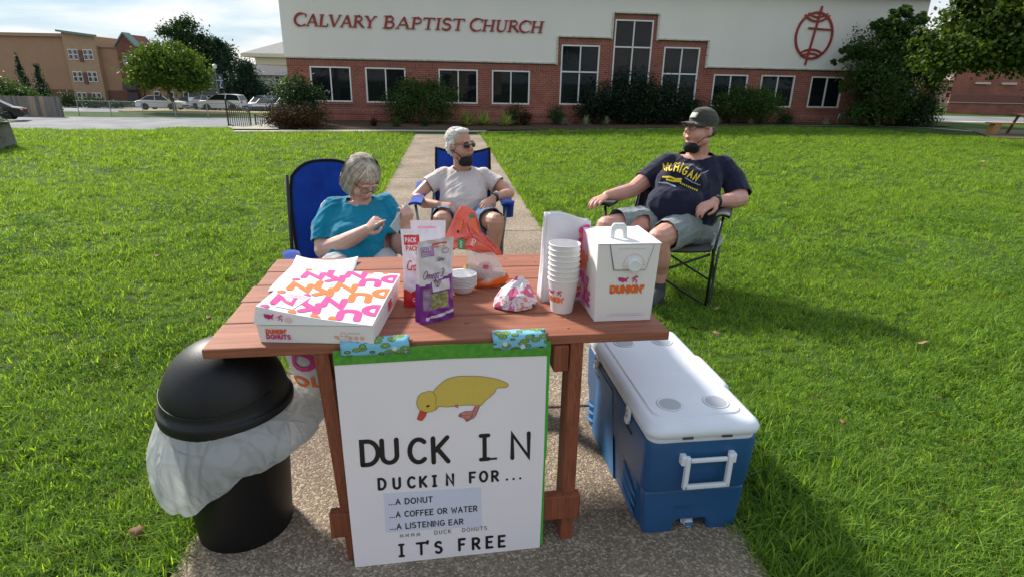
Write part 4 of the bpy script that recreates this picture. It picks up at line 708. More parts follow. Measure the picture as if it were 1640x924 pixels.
for i, (u, v) in enumerate([(.28, .05), (.28, .14), (1.05, .05), (1.05, .14), (.29, .24), (.29, .33), (1.06, .24), (1.06, .33), (.30, .42), (1.06, .42), (.30, .51), (1.06, .51), (.31, .585), (1.07, .585), (.31, .66), (1.07, .66), (.31, .75), (1.07, .75), (.31, .82), (1.07, .82)]):
    m_ = MB(); m_.lathe([(.0001, 0), (.0038, 0), (.0038, .0006), (.0001, .0006)], 10, M=T(u, v, TZ - .0002)); m_.build('screw', scr, tbl)
knot = mat('knot', (.12, .035, .022), .7, col2=(.2, .06, .04), nscale=60)
for i, (u, v, rx, ry) in enumerate([(.18, .52, .016, .006), (.74, .12, .010, .005), (.86, .44, .014, .006), (.62, .70, .012, .005), (1.16, .27, .012, .005), (.47, .29, .009, .004), (1.2, .1, .007, .004), (.95, .81, .011, .004)]):
    m_ = MB(); m_.add([(u, v, TZ + .0003)] + [(u + rx * math.cos(a) * (1 + .2 * math.sin(3 * a + i)), v + ry * math.sin(a), TZ + .0003) for a in np.linspace(0, 2 * PI, 14, endpoint=False)], [(0, k + 1, (k + 1) % 14 + 1) for k in range(14)]); m_.build('knot', knot, tbl)
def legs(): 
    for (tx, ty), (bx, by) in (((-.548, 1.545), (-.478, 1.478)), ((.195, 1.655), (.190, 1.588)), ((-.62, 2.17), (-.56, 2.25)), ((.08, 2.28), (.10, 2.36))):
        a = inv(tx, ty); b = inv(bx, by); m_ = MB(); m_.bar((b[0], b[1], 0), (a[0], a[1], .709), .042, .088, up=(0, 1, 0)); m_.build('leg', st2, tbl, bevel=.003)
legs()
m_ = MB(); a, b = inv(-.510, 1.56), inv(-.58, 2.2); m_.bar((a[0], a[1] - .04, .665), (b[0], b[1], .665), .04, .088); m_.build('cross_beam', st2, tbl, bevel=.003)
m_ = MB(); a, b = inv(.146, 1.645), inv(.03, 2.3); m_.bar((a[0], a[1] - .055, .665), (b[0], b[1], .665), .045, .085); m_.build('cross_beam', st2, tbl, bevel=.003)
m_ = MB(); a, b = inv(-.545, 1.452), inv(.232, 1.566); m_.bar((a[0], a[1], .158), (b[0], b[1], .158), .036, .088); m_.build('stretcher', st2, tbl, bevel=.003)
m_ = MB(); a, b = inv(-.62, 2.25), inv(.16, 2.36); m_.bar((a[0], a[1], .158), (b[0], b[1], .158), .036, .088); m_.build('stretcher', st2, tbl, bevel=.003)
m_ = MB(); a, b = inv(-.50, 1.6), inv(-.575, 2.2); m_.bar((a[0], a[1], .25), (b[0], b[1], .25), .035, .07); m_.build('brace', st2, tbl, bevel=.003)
# ---------------------------------------------------------------- the DUCK IN poster
ink = mat('marker_ink', (.008, .008, .009), .5); pap = mat('poster_white', (.87, .81, .84), .45, col2=(.84, .785, .815), nscale=3, bump=.12, bscale=5); gfoam = mat('green_board', (.05, .42, .03), .55); gtape = mat('green_tape', (.05, .26, .02), .45, col2=(.09, .34, .03), nscale=60)
BL = Vector((-.467, 1.408, .004)); EX = Vector((.98602, .16663, 0)); EY = Vector((-.0192651, .114002, .993294)); EX.normalize(); EY = (EY - EX * EX.dot(EY)).normalized(); EN = EX.cross(EY)
po = bpy.data.objects.new('poster', None); COL.objects.link(po); PM = Matrix((EX, EY, EN)).transposed().to_4x4(); PM.translation = BL; po.matrix_world = PM
tag(po, 'handmade poster with yellow duck and DUCK IN lettering taped to the table front', 'poster')
F2 = lambda x, y, z: (x, y, z)
m_ = MB(); m_.prism([(-.0205, .700), (-.002, .03), (.5915, .03), (.5985, .34), (.6015, .342), (.6085, .7225), (-.0215, .7225)], .006, T(0, 0, -.0075)); m_.build('board', gfoam, po)
m_ = MB(); P_ = [(-.0005, .001), (.5814, -.0006), (.592, .35), (.5975, .684), (-.0205, .690), (-.011, .35)]; m_.prism(P_, .0012, T(0, 0, 0)); m_.build('sheet', pap, po)
m_ = MB(); m_.prism([(-.022, .686), (.30, .688), (.6085, .680), (.6095, .727), (.3, .731), (-.022, .729)], .0012, T(0, 0, .0016)); m_.build('edge_tape', gtape, po)
def wtext(mb, t, w, pts, h, **k):   # handwritten letters placed one by one: pts = (x, y) of each letter's foot
    for c, p in zip(t, pts): text(mb, c, p[2] if len(p) > 2 else h, w, F2z, x0=p[0], y0=p[1], **k)
ZI = .0022
F2z = lambda x, y, z: (x, y, z + ZI)
m_ = MB(); h = .078
wtext(m_, 'DUCK', .0142, [(.040, .368, .075), (.100, .371, .074), (.181, .365, .074), (.250, .359, .079)], h, squash=.93, jitter=.02)
wtext(m_, 'iN', .0130, [(.394, .356, .079), (.492, .352, .080)], h, squash=1.0); m_.add([F2z(.392 + a, .352 + b, .0005) for a, b in ((0, 0), (.052, 0), (.052, .007), (0, .007))], [(0, 1, 2, 3)])
wtext(m_, 'DUCKiN', .0080, [(.084, .284), (.128, .282), (.172, .282), (.208, .281), (.247, .2805), (.289, .280)], .034, squash=.85, jitter=.02)
wtext(m_, 'FOR', .0078, [(.360, .281), (.391, .281), (.429, .279)], .033, squash=.85)
for x in (.475, .496, .517): m_.ball((x, .280, ZI), (.0040, .0040, .0005), 8)
wtext(m_, 'iT', .0080, [(.136, .047), (.190, .046)], .040, squash=1.0); wtext(m_, "'SFREE", .0085, [(.222, .052), (.247, .045), (.322, .046), (.366, .045), (.409, .044), (.449, .043)], .038, squash=.85, jitter=.015)
m_.build('lettering', ink, po)
m_ = MB(); wtext(m_, 'MMMM', .0020, [(.140, .113), (.157, .113), (.174, .113), (.191, .112)], .011); text(m_, 'DUCK', .0125, .0020, F2z, .246, .1115, gap=.5); text(m_, 'DONUTS', .0125, .0020, F2z, .333, .1105, gap=.45); m_.build('faint_lettering', mat('thin_ink', (.10, .10, .10), .6), po)
m_ = MB(); m_.prism([(.0973, .1359), (.3947, .1243), (.3929, .262), (.0971, .2701)], .0008, T(0, 0, .0014)); m_.build('paper_strip', mat('bluish_paper', (.66, .68, .80), .5), po)
m_ = MB(); ZI = .0026; sl = lambda y0: (lambda x, y, z: (x, y0 + y - (x - .11) * .022, z + .0026))
for t, x0, y0, x1 in (('...A DONUT', .1115, .2295, .2423), ('...A COFFEE OR WATER', .112, .186, .3795), ('...A LISTENING EAR', .112, .1445, .335)):
    wd = text_width(t, .0178, .32, .55); sq = (x1 - x0) / wd; text(m_, t, .0178, .0036, sl(y0), x0, 0, gap=.32, space=.55, squash=sq, jitter=.01)
m_.build('paper_lettering', ink, po); ZI = .0022
m_ = MB(); duck = [(0.2549, 0.5877), (0.2640, .599), (0.2735, 0.608), (.285, .618), (0.2981, 0.6258), (.315, .630), (0.3346, 0.6321), (.358, .631), (0.3833, 0.629), (.408, .6255), (0.4325, 0.6194), (.450, .614), (0.4656, 0.6064), (.474, .602), (0.4795, 0.5966), (.478, .590), (0.4718, 0.5871), (.458, .587), (0.4447, 0.5871), (.441, .579), (0.4363, 0.571), (.424, .560), (0.4112, 0.5506), (0.3965, 0.5339), (.375, .537), (0.3533, 0.5393), (0.3246, 0.5391), (0.2959, 0.5368), (0.2717, 0.5408), (0.2613, 0.5305), (.250, .526), (0.2368, 0.5245), (.224, .527), (0.215, 0.5318), (.208, .543), (0.2058, 0.5564), (.208, .568), (0.2126, 0.5776), (.221, .586), (0.2329, 0.5892), (.244, .591)]
poly(m_, duck, F2, ZI); m_.build('duck_body', mat('duck_yellow', (.70, .50, .05), .7, col2=(.62, .46, .12), nscale=70, stretch=(1, 2.5, 1), ramp=(.35, .65)), po)
m_ = MB(); poly(m_, [(0.215, 0.5331), (.226, .528), (0.2356, 0.5237), (.232, .513), (0.2261, 0.5046), (.221, .499), (0.2158, 0.4979), (0.2043, 0.504), (.209, .518)], F2, ZI + .0003); m_.build('bill', mat('duck_red', (.55, .07, .045), .7), po)
m_ = MB(); poly(m_, [(0.3779, 0.534), (0.3924, 0.5329), (.387, .520), (.380, .503), (0.3733, 0.4960), (0.3523, 0.486), (.345, .497), (0.328, 0.5057), (0.3344, 0.5136), (.350, .518), (0.3694, 0.5171)], F2, ZI + .0001); poly(m_, [(.3143, .5385), (.3267, .5456), (.3285, .530)], F2, ZI + .0004); m_.build('foot', mat('duck_pink', (.62, .25, .22), .7, col2=(.55, .14, .10), nscale=60), po)
m_ = MB(); ribbon(m_, duck + duck[:1], .0011, ZI + .0006, F2); ribbon(m_, [(.3779, .534), (.372, .519), (.350, .519), (.334, .514), (.328, .5057), (.345, .497), (.3523, .486), (.3733, .496), (.380, .503), (.3924, .533)], .0013, ZI + .0008, F2); ribbon(m_, [(.328, .5057), (.356, .507), (.376, .508)], .001, ZI + .0010, F2); ribbon(m_, [(.3523, .486), (.370, .505)], .001, ZI + .0012, F2); m_.ball((.2387, .544, ZI), (.0062, .0034, .001), 10, Rz(.3)); ribbon(m_, [(.2549, .5877), (.262, .575), (.263, .560), (.2613, .5305)], .0008, ZI + .0014, F2); m_.build('outline', ink, po)
# patterned tape strips folding over the table edge
def tapemat():
    m = mat('patterned_tape', (.14, .42, .58), .4); nt = m.node_tree; N = nt.nodes.new; L = nt.links.new; b = nt.nodes['Principled BSDF']; tc = N('ShaderNodeTexCoord')
    mp = N('ShaderNodeMapping'); mp.inputs['Rotation'].default_value = (0, 0, .7); mp.inputs['Scale'].default_value = (34, 62, 34); L(tc.outputs['Object'], mp.inputs[0])
    v = N('ShaderNodeTexVoronoi'); v.inputs['Scale'].default_value = 1; v.inputs['Randomness'].default_value = .8; L(mp.outputs[0], v.inputs['Vector']); r = N('ShaderNodeValToRGB'); r.color_ramp.interpolation = 'CONSTANT'; e = r.color_ramp.elements
    e[0].position = 0; e[0].color = (.32, .40, .10, 1); e[1].position = .50; e[1].color = (.19, .50, .66, 1); k = e.new(.16); k.color = (.10, .22, .04, 1); k = e.new(.30); k.color = (.20, .32, .06, 1); k = e.new(.42); k.color = (.04, .11, .05, 1); L(v.outputs['Distance'], r.inputs[0]); L(r.outputs[0], b.inputs['Base Color']); return m
tm = tapemat(); whm = mat('tape_dot', (.6, .66, .72), .5)
for x0, x1, y0, y1, dots in ((.0, .192, .711, .7335, ((.150, .728),)), (.4345, .5955, .7065, .7335, ((.470, .725), (.523, .714)))):
    m_ = MB(); pr_ = [(y0, .0036), (y1 - .008, .0040), (y1 + .006, .0030), (y1 + .017, -.006), (y1 + .020, -.02), (y1 + .0225, -.034)]
    m_.grid(lambda u, v: (x0 + (x1 - x0) * u + .0012 * math.sin(v * 9), (lambda k, f: pr_[k][0] + (pr_[min(k + 1, 5)][0] - pr_[k][0]) * f)(int(v * 4.999), v * 4.999 % 1) + .0008 * math.sin(u * 17), (lambda k, f: pr_[k][1] + (pr_[min(k + 1, 5)][1] - pr_[k][1]) * f)(int(v * 4.999), v * 4.999 % 1)), 12, 10)
    o = m_.build('patterned_tape', tm, po, True, solid=.0006)
    m_ = MB()
    for dx, dy in dots: m_.lathe([(.0001, 0), (.0075, 0), (.0075, .0004), (.0001, .0004)], 14, M=T(dx, dy, .0046))
    m_.build('tape_dot', whm, o)
# ---------------------------------------------------------------- donut box
OR = (.86, .17, .02); PK = (.72, .045, .26)
cardf = mat('white_card', (.83, .79, .78), .5, bump=.05, bscale=30); orm = mat('print_orange', OR, .5); pkm = mat('print_pink', PK, .5); mgm = mat('print_magenta', (.55, .03, .18), .5); rdm = mat('print_redorange', (.72, .09, .03), .5); greyp = mat('print_grey', (.35, .33, .33), .6)
o0 = Vector((-.7175, 1.508, TZ + .0008))
db = empty('donut_box', tuple(o0), 0, 'flat white donut box with big pink and orange letters on its lid', 'box')
W_, D_, ZL = .330, .395, .0
zt = lambda u, v: .107 - .050 * u + (.008 * v if u > .5 else -.02 * v)     # lid height across the box
m_ = MB(); m_.add([(0.004, 0, 0), (W_ - .003, 0, 0), (W_ - .004, D_ - .02, 0), (.004, D_ - .02, 0), (-.001, -.001, .054), (W_ - .001, -.001, .0555), (W_ - .002, D_ - .015, .062), (.002, D_ - .015, .06)], [(3, 2, 1, 0), (4, 5, 6, 7), (0, 1, 5, 4), (1, 2, 6, 5), (2, 3, 7, 6), (3, 0, 4, 7)]); m_.build('tray', cardf, db, bevel=.0015)
# lid: raised at its left side, its front flap tapering to nothing at the right
A_, B_, C_, Dd = Vector((.001, .006, .107)), Vector((.3265, 0, .0585)), Vector((.331, .40, .080)), Vector((.005, .385, .098))
m_ = MB(); n_ = 16
def lidp(u, v): p = A_.lerp(B_, u).lerp(Dd.lerp(C_, u), v); p.z += .012 * math.sin(PI * u) * (1 - v) * (-1 if u > .1 else 0) * .5 + .003 * math.sin(PI * v); return tuple(p)
m_.grid(lidp, n_, n_); lid = m_.build('lid', cardf, db, True)
m_ = MB(); k = 12; vs = []
for i in range(k + 1):
    u = i / k; p = Vector(lidp(u, 0)); b = Vector((-.0065 + u * (.3265 + .0065), -.006 + .005 * u, .057)); p.z += 0; vs += [tuple(p), tuple(b)]
m_.add(vs, [(2 * i, 2 * i + 1, 2 * i + 3, 2 * i + 2) for i in range(k)]); m_.build('front_flap', cardf, db, True)
for nm, f0, f1 in (('left_flap', lambda v: lidp(0, v), lambda v: (-.0055, -.004 + v * .375, .055)), ('right_flap', lambda v: lidp(1, v), lambda v: (.329 + .001 * v, .0 + v * .385, .050)), ('back_flap', lambda v: lidp(v, 1), lambda v: (v * .33, .385, .05))):
    vs = []
    for i in range(k + 1): vs += [f0(i / k), f1(i / k)]
    m_ = MB(); m_.add(vs, [(2 * i, 2 * i + 1, 2 * i + 3, 2 * i + 2) for i in range(k)]); m_.build('side_flap' if nm != 'back_flap' else 'back_flap', cardf, db, True)
exl = (B_ - A_).normalized(); eyl = (Dd - A_); eyl = (eyl - exl * exl.dot(eyl)).normalized(); enl = exl.cross(eyl)
def clip(bm_, xmin, xmax, ymin, ymax):
    for co, no in (((xmin, 0, 0), (-1, 0, 0)), ((xmax, 0, 0), (1, 0, 0)), ((0, ymin, 0), (0, -1, 0)), ((0, ymax, 0), (0, 1, 0))):
        bmesh.ops.bisect_plane(bm_, geom=bm_.verts[:] + bm_.edges[:] + bm_.faces[:], plane_co=co, plane_no=no, clear_outer=True)
def chunky(c, cx, cy, h, w, wd, rot, mbx):
    adv, pl = GL[c]; ax = (adv if adv > .1 else 0) * wd; ca, sa = math.cos(rot), math.sin(rot); n = 0
    def f(x, y, z): x -= ax / 2; y -= h / 2; return (cx + x * ca - y * sa, cy + x * sa + y * ca, .0007 + z)
    closed = False
    for p in pl:
        if p == 'c': closed = True; continue
        if c == 'D': p = [(0, .0), (0, 1)] + arc(.18, .5, .48, .5, 90, -90, 14); closed = True
        ribbon(mbx, [(px * wd, py * h) for px, py in p], w, .00012 * n, f, closed, caps=5); n += 1
        if c == 'D': break
def lidword(cx, cy, mp_):
    mbx = MB()
    for c, dx, dy, r in (('D', 0, 0, .1), ('U', -.056, -.045, .15), ('N', -.120, .022, .05), ('K', -.174, -.033, .2), ('I', -.206, .022, .15), ('N', -.249, -.018, .1), ("'", -.284, -.073, 0)):
        chunky(c, cx + dx, cy + dy, .0535 if c != "'" else .016, .0225, {'D': .060, 'K': .072}.get(c, .080), PI + r * .8, mbx)
    bm_ = bmesh.new(); me = mbx.mesh('t'); bm_.from_mesh(me); bpy.data.meshes.remove(me); 
    if True:
        bmesh.ops.subdivide_edges(bm_, edges=bm_.edges[:], cuts=1); clip(bm_, .003, .3245, .004, .392)
    if len(bm_.faces):
        for v in bm_.verts:
            u, t = v.co.x / .3291, v.co.y / .395; z = v.co.z; p = Vector(lidp(min(1, max(0, u)), min(1, max(0, t)))); v.co = p + enl * (.0006 + z)
        me = bpy.data.meshes.new('lid_print'); bm_.to_mesh(me); finish(me, mp_, False); obj('lid_print', me, lid)
    bm_.free()
for k_, mm_ in ((-1, orm), (0, pkm), (1, orm), (2, pkm), (3, orm)): lidword(.3065, .090 + .1245 * k_, mm_)
lidf = lambda x, y, z: tuple(Vector(lidp(x / .3291, y / .395)) + enl * (.0016 + z))
m_ = MB(); poly(m_, [(.047, .146), (.112, .127), (.094, .024), (.043, .024)], lidf); m_.build('paper_label', mat('label_white', (.74, .73, .74), .5), lid)
m_ = MB(); lf = lambda x, y, z: lidf(.115 - x * .93 - .0 - y * .18, .135 - y, .0004 + z)
text(m_, 'DUNKIN', .011, .0022, lf, .012, .008, gap=.4); text(m_, 'DONUTS', .011, .0022, lf, .012, .024, gap=.4); m_.build('label_print', mat('faint_pink', (.72, .35, .45), .6), lid)
m_ = MB(); 
for i in range(5): ribbon(m_, [(.03 + .001 * i, .05 + i * .013), (.05 + .004 * (i % 3), .05 + i * .013)], .0018, 0, lf)
m_.build('label_print', greyp, lid)
ff = lambda x, y, z: (x, -.0035 + (.0 if y < .055 else -.001) - z, y)
USA = [(0, .8), (.08, .95), (.3, .9), (.55, .85), (.66, .72), (.76, .8), (.93, .98), (1, .9), (.88, .6), (.82, .42), (.84, .12), (.78, .1), (.72, .26), (.56, .24), (.5, .06), (.42, .12), (.36, .25), (.2, .27), (.08, .42)]
def usa(mb, f, x, y, w, h): poly(mb, [(x + a * w, y + b * h) for a, b in USA], f, 0)
def runner(mb, f, x, y, s, w):
    for i, p in enumerate(([(.2, .1), (.4, .45), (.5, .75)], [(.4, .45), (.75, .3), (.7, .0)], [(.1, .5), (.35, .8), (.6, .72), (.9, .85)])): ribbon(mb, [(x + a * s, y + b * s) for a, b in p], w, .0001 * i, f)
    mb.ball(f(x + .62 * s, y + .98 * s, .0004), s * .11, 6)
fl = lambda x, y, z: (x, -.0052 - z + (0 if y < .057 else .0015 * 0) - .003 * (1 - x / .33) * (1 if y > .057 else 0), y)
m_ = MB(); usa(m_, fl, .026, .072, .030, .020); runner(m_, fl, .063, .070, .018, .0028); m_.build('print_map', mgm, db)
m_ = MB(); fo = lambda x, y, z: (x, -.0032 - z, y)
text(m_, "DUNKIN'", .0115, .0036, fo, .0262, .0295, gap=.34, squash=.92); m_.build('print_orange', rdm, db)
m_ = MB(); text(m_, 'DONUTS', .0115, .0036, fo, .0258, .0135, gap=.34, squash=1.03); m_.build('print_magenta', mgm, db)
m_ = MB(); 
for r in (.0085, .0035): ribbon(m_, arc(.0945, .0730, r, r, 0, 340, 18), .0011, 0, fl, closed=True)
for cx in (.262, .279, .296): ribbon(m_, arc(cx, .0195, .0055, .0055, 0, 340, 14), .0011, 0, fo, closed=True); ribbon(m_, arc(cx, .0195, .002, .002, 0, 320, 8), .001, 0, fo, closed=True)
ribbon(m_, [(.218, .021), (.232, .015), (.248, .015), (.254, .026), (.236, .024), (.238, .036), (.248, .036), (.254, .027)], .0011, 0, fo); ribbon(m_, [(.218, .024), (.228, .024), (.228, .015)], .002, .0001, fo)
m_.build('print_train', rdm, db)
m_ = MB(); ribbon(m_, [(.256, .034), (.292, .034)], .0012, 0, fo); m_.build('print_small', mgm, db)
m_ = MB(); fr_ = lambda x, y, z: (.3305 + z - .002 * 0, .10 + x, .052 + y * .9 - .024); text(m_, 'DUNKIN', .014, .0042, fr_, .10, .012, gap=.25, squash=.7); text(m_, 'DONUTS', .014, .0042, fr_, .10, -.006, gap=.25, squash=.7); o = m_.build('print_orange', rdm, db)
# sheet of paper under the box
m_ = MB(); q_ = [Vector(p) for p in ((-.891, 2.303, 0), (-.640, 2.315, 0), (-.60, 1.98, 0), (-.858, 1.915, 0))]
def pp(u, v): p = (q_[3] * (1 - u) + q_[2] * u) * (1 - v) + (q_[0] * (1 - u) + q_[1] * u) * v; cu = .018 * max(0, v - .8) * 5 * (abs(u - .5) * 2) ** 2 + .006 * max(0, .25 - u) * 4 * (1 + math.sin(6 * v)) * .5; return (p.x, p.y, TZ + .002 + cu)
m_.grid(pp, 14, 14); o = m_.build('paper_sheet', mat('copy_paper', (.70, .72, .78), .6), None, True, solid=.0004); tag(o, 'white sheet of paper with curled corners lying under the back of the donut box', 'paper')
m_ = MB(); 
for v in (.88, .80, .72): ribbon(m_, [(.10, v), (.75, v - .01)], .007, 0, lambda x, y, z: (pp(x, y)[0], pp(x, y)[1], pp(x, y)[2] + .0008))
m_.build('print_line', mat('faint_blue', (.55, .58, .68), .6), o)
# ---------------------------------------------------------------- coffee carton
cb = empty('coffee_carton', (.262, 1.709, TZ + .0008), math.radians(7.7), 'white take-away coffee carton with white handle and screw cap, right end of the table', 'coffee box')
W_, D_, H_ = .186, .215, .252
m_ = MB(); m_.add([(0, 0, 0), (W_, 0, 0), (W_, D_, 0), (0, D_, 0), (-.004, -.002, H_), (W_ + .008, -.002, H_), (W_ + .006, D_, H_ + .004), (-.002, D_, H_ + .004)], [(3, 2, 1, 0), (4, 5, 6, 7), (0, 1, 5, 4), (1, 2, 6, 5), (2, 3, 7, 6), (3, 0, 4, 7)]); m_.build('carton', cardf, cb, bevel=.002)
m_ = MB(); m_.add([(-.006, -.0045, H_ + .002), (W_ + .010, -.0045, H_ + .002), (W_ + .008, D_, H_ + .006), (.05, D_ * .5, H_ + .010), (-.004, D_, H_ + .006)], [(0, 1, 2, 3, 4)]); m_.build('top_flap', cardf, cb, solid=.0015)
cf_ = lambda x, y, z: (x, -.0035 - z, y)
m_ = MB(); m_.add([cf_(*p) for p in ((.034, H_ - .002, 0), (.172, H_ - .002, 0), (.150, .172, .001), (.053, .172, .001))], [(0, 3, 2, 1)]); m_.build('spout_flap', cardf, cb, solid=.001)
m_ = MB(); ribbon(m_, [(.033, H_ - .001), (.050, .171), (.100, .1705)], .0020, .0016, cf_); ribbon(m_, [(.110, .1705), (.151, .171), (.173, H_ - .001)], .0010, .0018, cf_); m_.build('flap_slot', mat('slot_shadow', (.06, .055, .055), .8), cb)
m_ = MB(); cw = mat('white_plastic', (.78, .79, .80), .3); prof = [(.0001, 0), (.0205, 0), (.0215, -.003)] + [(.0215, -.012), (.0195, -.0165), (.0145, -.018), (.0135, -.0165), (.0001, -.016)]
m_.lathe([(r, -z) for r, z in prof], 28, M=T(.112, -.004, .188) @ Rx(PI / 2)); cap = m_.build('cap', cw, cb, True, auto=40)
m_ = MB()
for i in range(28): a = 2 * PI * i / 28; m_.box((.112 + .0217 * math.cos(a), -.011, .188 + .0217 * math.sin(a)), (.0012, .009, .0012), rz=0)
o = m_.build('ribs', cw, cap); o['kind'] = 'stuff'
m_ = MB(); hp = arc(0, .030, .024, .022, 200, -20, 12); pts = [(.082, D_ * .40, H_)] + [(.106 + x, D_ * .40, H_ + .012 + y) for x, y in hp] + [(.130, D_ * .40, H_)]
m_.prism([(.047, H_ - .01), (.050, H_ + .038), (.058, H_ + .052), (.094, H_ + .052), (.102, H_ + .038), (.106, H_ - .01), (.090, H_ - .01), (.088, H_ + .026), (.084, H_ + .032), (.068, H_ + .032), (.064, H_ + .026), (.062, H_ - .01)], .014, T(0, D_ * .30, 0) @ Rx(PI / 2)); m_.build('handle', cw, cb, bevel=.004, seg=3, auto=40)
m_ = MB(); text(m_, "DUNKIN'", .0205, .0058, cf_, .047, .098, gap=.33, squash=.98); m_.build('print_orange', orm, cb)
m_ = MB(); fy_ = lambda x, y, z: (x, -.0030 - z * .1, y); text(m_, "DUNKIN'", .0205, .0078, fy_, .0472, .0975, gap=.33, squash=.98); m_.build('print_shadow', rdm, cb)
m_ = MB(); usa(m_, cf_, .066, .128, .036, .020); runner(m_, cf_, .110, .128, .023, .0035); m_.build('print_map', mgm, cb)
m_ = MB(); random.seed(5)
def micro(mb, x0, x1, y, f, w=.0009):
    x = x0
    while x < x1: l = random.uniform(.002, .006); ribbon(mb, [(x, y), (min(x + l, x1), y)], w, 0, f, caps=0); x += l + .0013
micro(m_, .050, .150, .026, cf_); micro(m_, .040, .160, .020, cf_); micro(m_, .06, .145, .246 - .008, lambda x, y, z: (x, -.0062 - z, y))
for i in range(16): a = math.radians(200 - i * 13.5); ribbon(m_, [(.112 + .031 * math.cos(a), .188 + .031 * math.sin(a)), (.112 + .035 * math.cos(a), .188 + .035 * math.sin(a))], .0016, .003, cf_, caps=0)
m_.build('small_print', mgm, cb)
sf = lambda x, y, z: (-.0012 - .002 * y / H_ - z, D_ - x, y)
m_ = MB(); poly(m_, [(.0, .0), (.10, .0), (.07, .10), (.10, .19), (.08, .25), (0, .25)], sf, .0004); m_.build('print_pale_pink', mat('pale_pink', (.80, .36, .46), .5), cb)
m_ = MB(); s2_ = lambda k, b: (lambda x, y, z: sf(x, y + b - x * k, .001 + z)); text(m_, "KIN'", .050, .014, s2_(.0, .13), .02, .0, gap=.3, squash=.75); m_.build('print_orange', orm, cb)
m_ = MB(); text(m_, "BOX O'", .034, .009, s2_(.0, .08), .012, .0, gap=.25, squash=.8); text(m_, 'JOE', .040, .011, s2_(0, .03), .07, .0, gap=.3, squash=.9); m_.build('print_magenta', pkm, cb)
# ---------------------------------------------------------------- cups
cupm = mat('paper_cup', (.78, .76, .76), .45)
cp0 = None; cc = (.166, 1.800)
ords = ['bottom', 'second', 'third', 'fourth', 'fifth', 'sixth', 'seventh', 'top']
for i in range(8):
    z = TZ + .001 + i * .0165; lb = {0: 'lowest white paper coffee cup of the stack, the one showing its orange print', 7: 'topmost white paper coffee cup of the stack, open and empty'}.get(i, 'white paper coffee cup, %s from the bottom of the stack of eight' % ords[i])
    if cp0 is None:
        e = empty('paper_cup', (cc[0], cc[1], z), 0, lb, 'cup', 'stack of white paper cups'); m_ = MB(); m_.lathe([(.0001, .006), (.034, .006), (.0345, .001), (.0358, .001), (.0362, .004), (.0495, .113), (.0478, .113), (.0345, .010), (.0001, .0075)], 40); m_.build('wall', cupm, e, True, auto=35)
        m_ = MB(); m_.tube([(.0495 * math.cos(a), .0495 * math.sin(a), .1135) for a in np.linspace(0, 2 * PI, 40, endpoint=False)], .0019, 8, closed=True); m_.build('rim', cupm, e, True); cp0 = e
        cfn = lambda x, y, z: ((.0362 + .0133 * (y / .113) + .0005 + z) * math.sin(x / .042), -(.0362 + .0133 * (y / .113) + .0005 + z) * math.cos(x / .042), y)
        base = e
    else: copy_tree(cp0, (cc[0] + random.uniform(-.0006, .0006), cc[1], z), random.uniform(0, 6), lb)
# print on the lowest cup only
m_ = MB(); text(m_, "DUNKIN'", .0155, .0048, cfn, -.066, .043, gap=.3, squash=.85); m_.build('print_orange', orm, base); m_ = MB(); runner(m_, cfn, -.022, .066, .018, .003); usa(m_, cfn, -.058, .066, .03, .016); m_.build('print_magenta', mgm, base)
# ---------------------------------------------------------------- bowls
bm0 = None; bc = (-.178, 1.965)
for i in range(8):
    z = TZ + .001 + i * .0055; lb = {0: 'lowest white foam bowl in the nested stack by the snack bags', 7: 'uppermost white foam bowl of the nested stack, empty'}.get(i, 'white foam bowl, %s from the bottom of the nested stack of eight' % ords[i])
    if bm0 is None:
        m_ = MB(); m_.lathe([(.0001, 0), (.030, 0), (.036, .004), (.0485, .026), (.0515, .030), (.0525, .0285), (.0515, .0315), (.0475, .0285), (.035, .007), (.029, .0025), (.0001, .0025)], 36); o = m_.build('foam_bowl', mat('foam_white', (.76, .755, .75), .6), None, True); o.location = (bc[0], bc[1], z); tag(o, lb, 'bowl', 'stack of foam bowls'); bm0 = o
    else: copy_tree(bm0, (bc[0] + random.uniform(-.001, .001), bc[1], z), random.uniform(0, 6), lb)
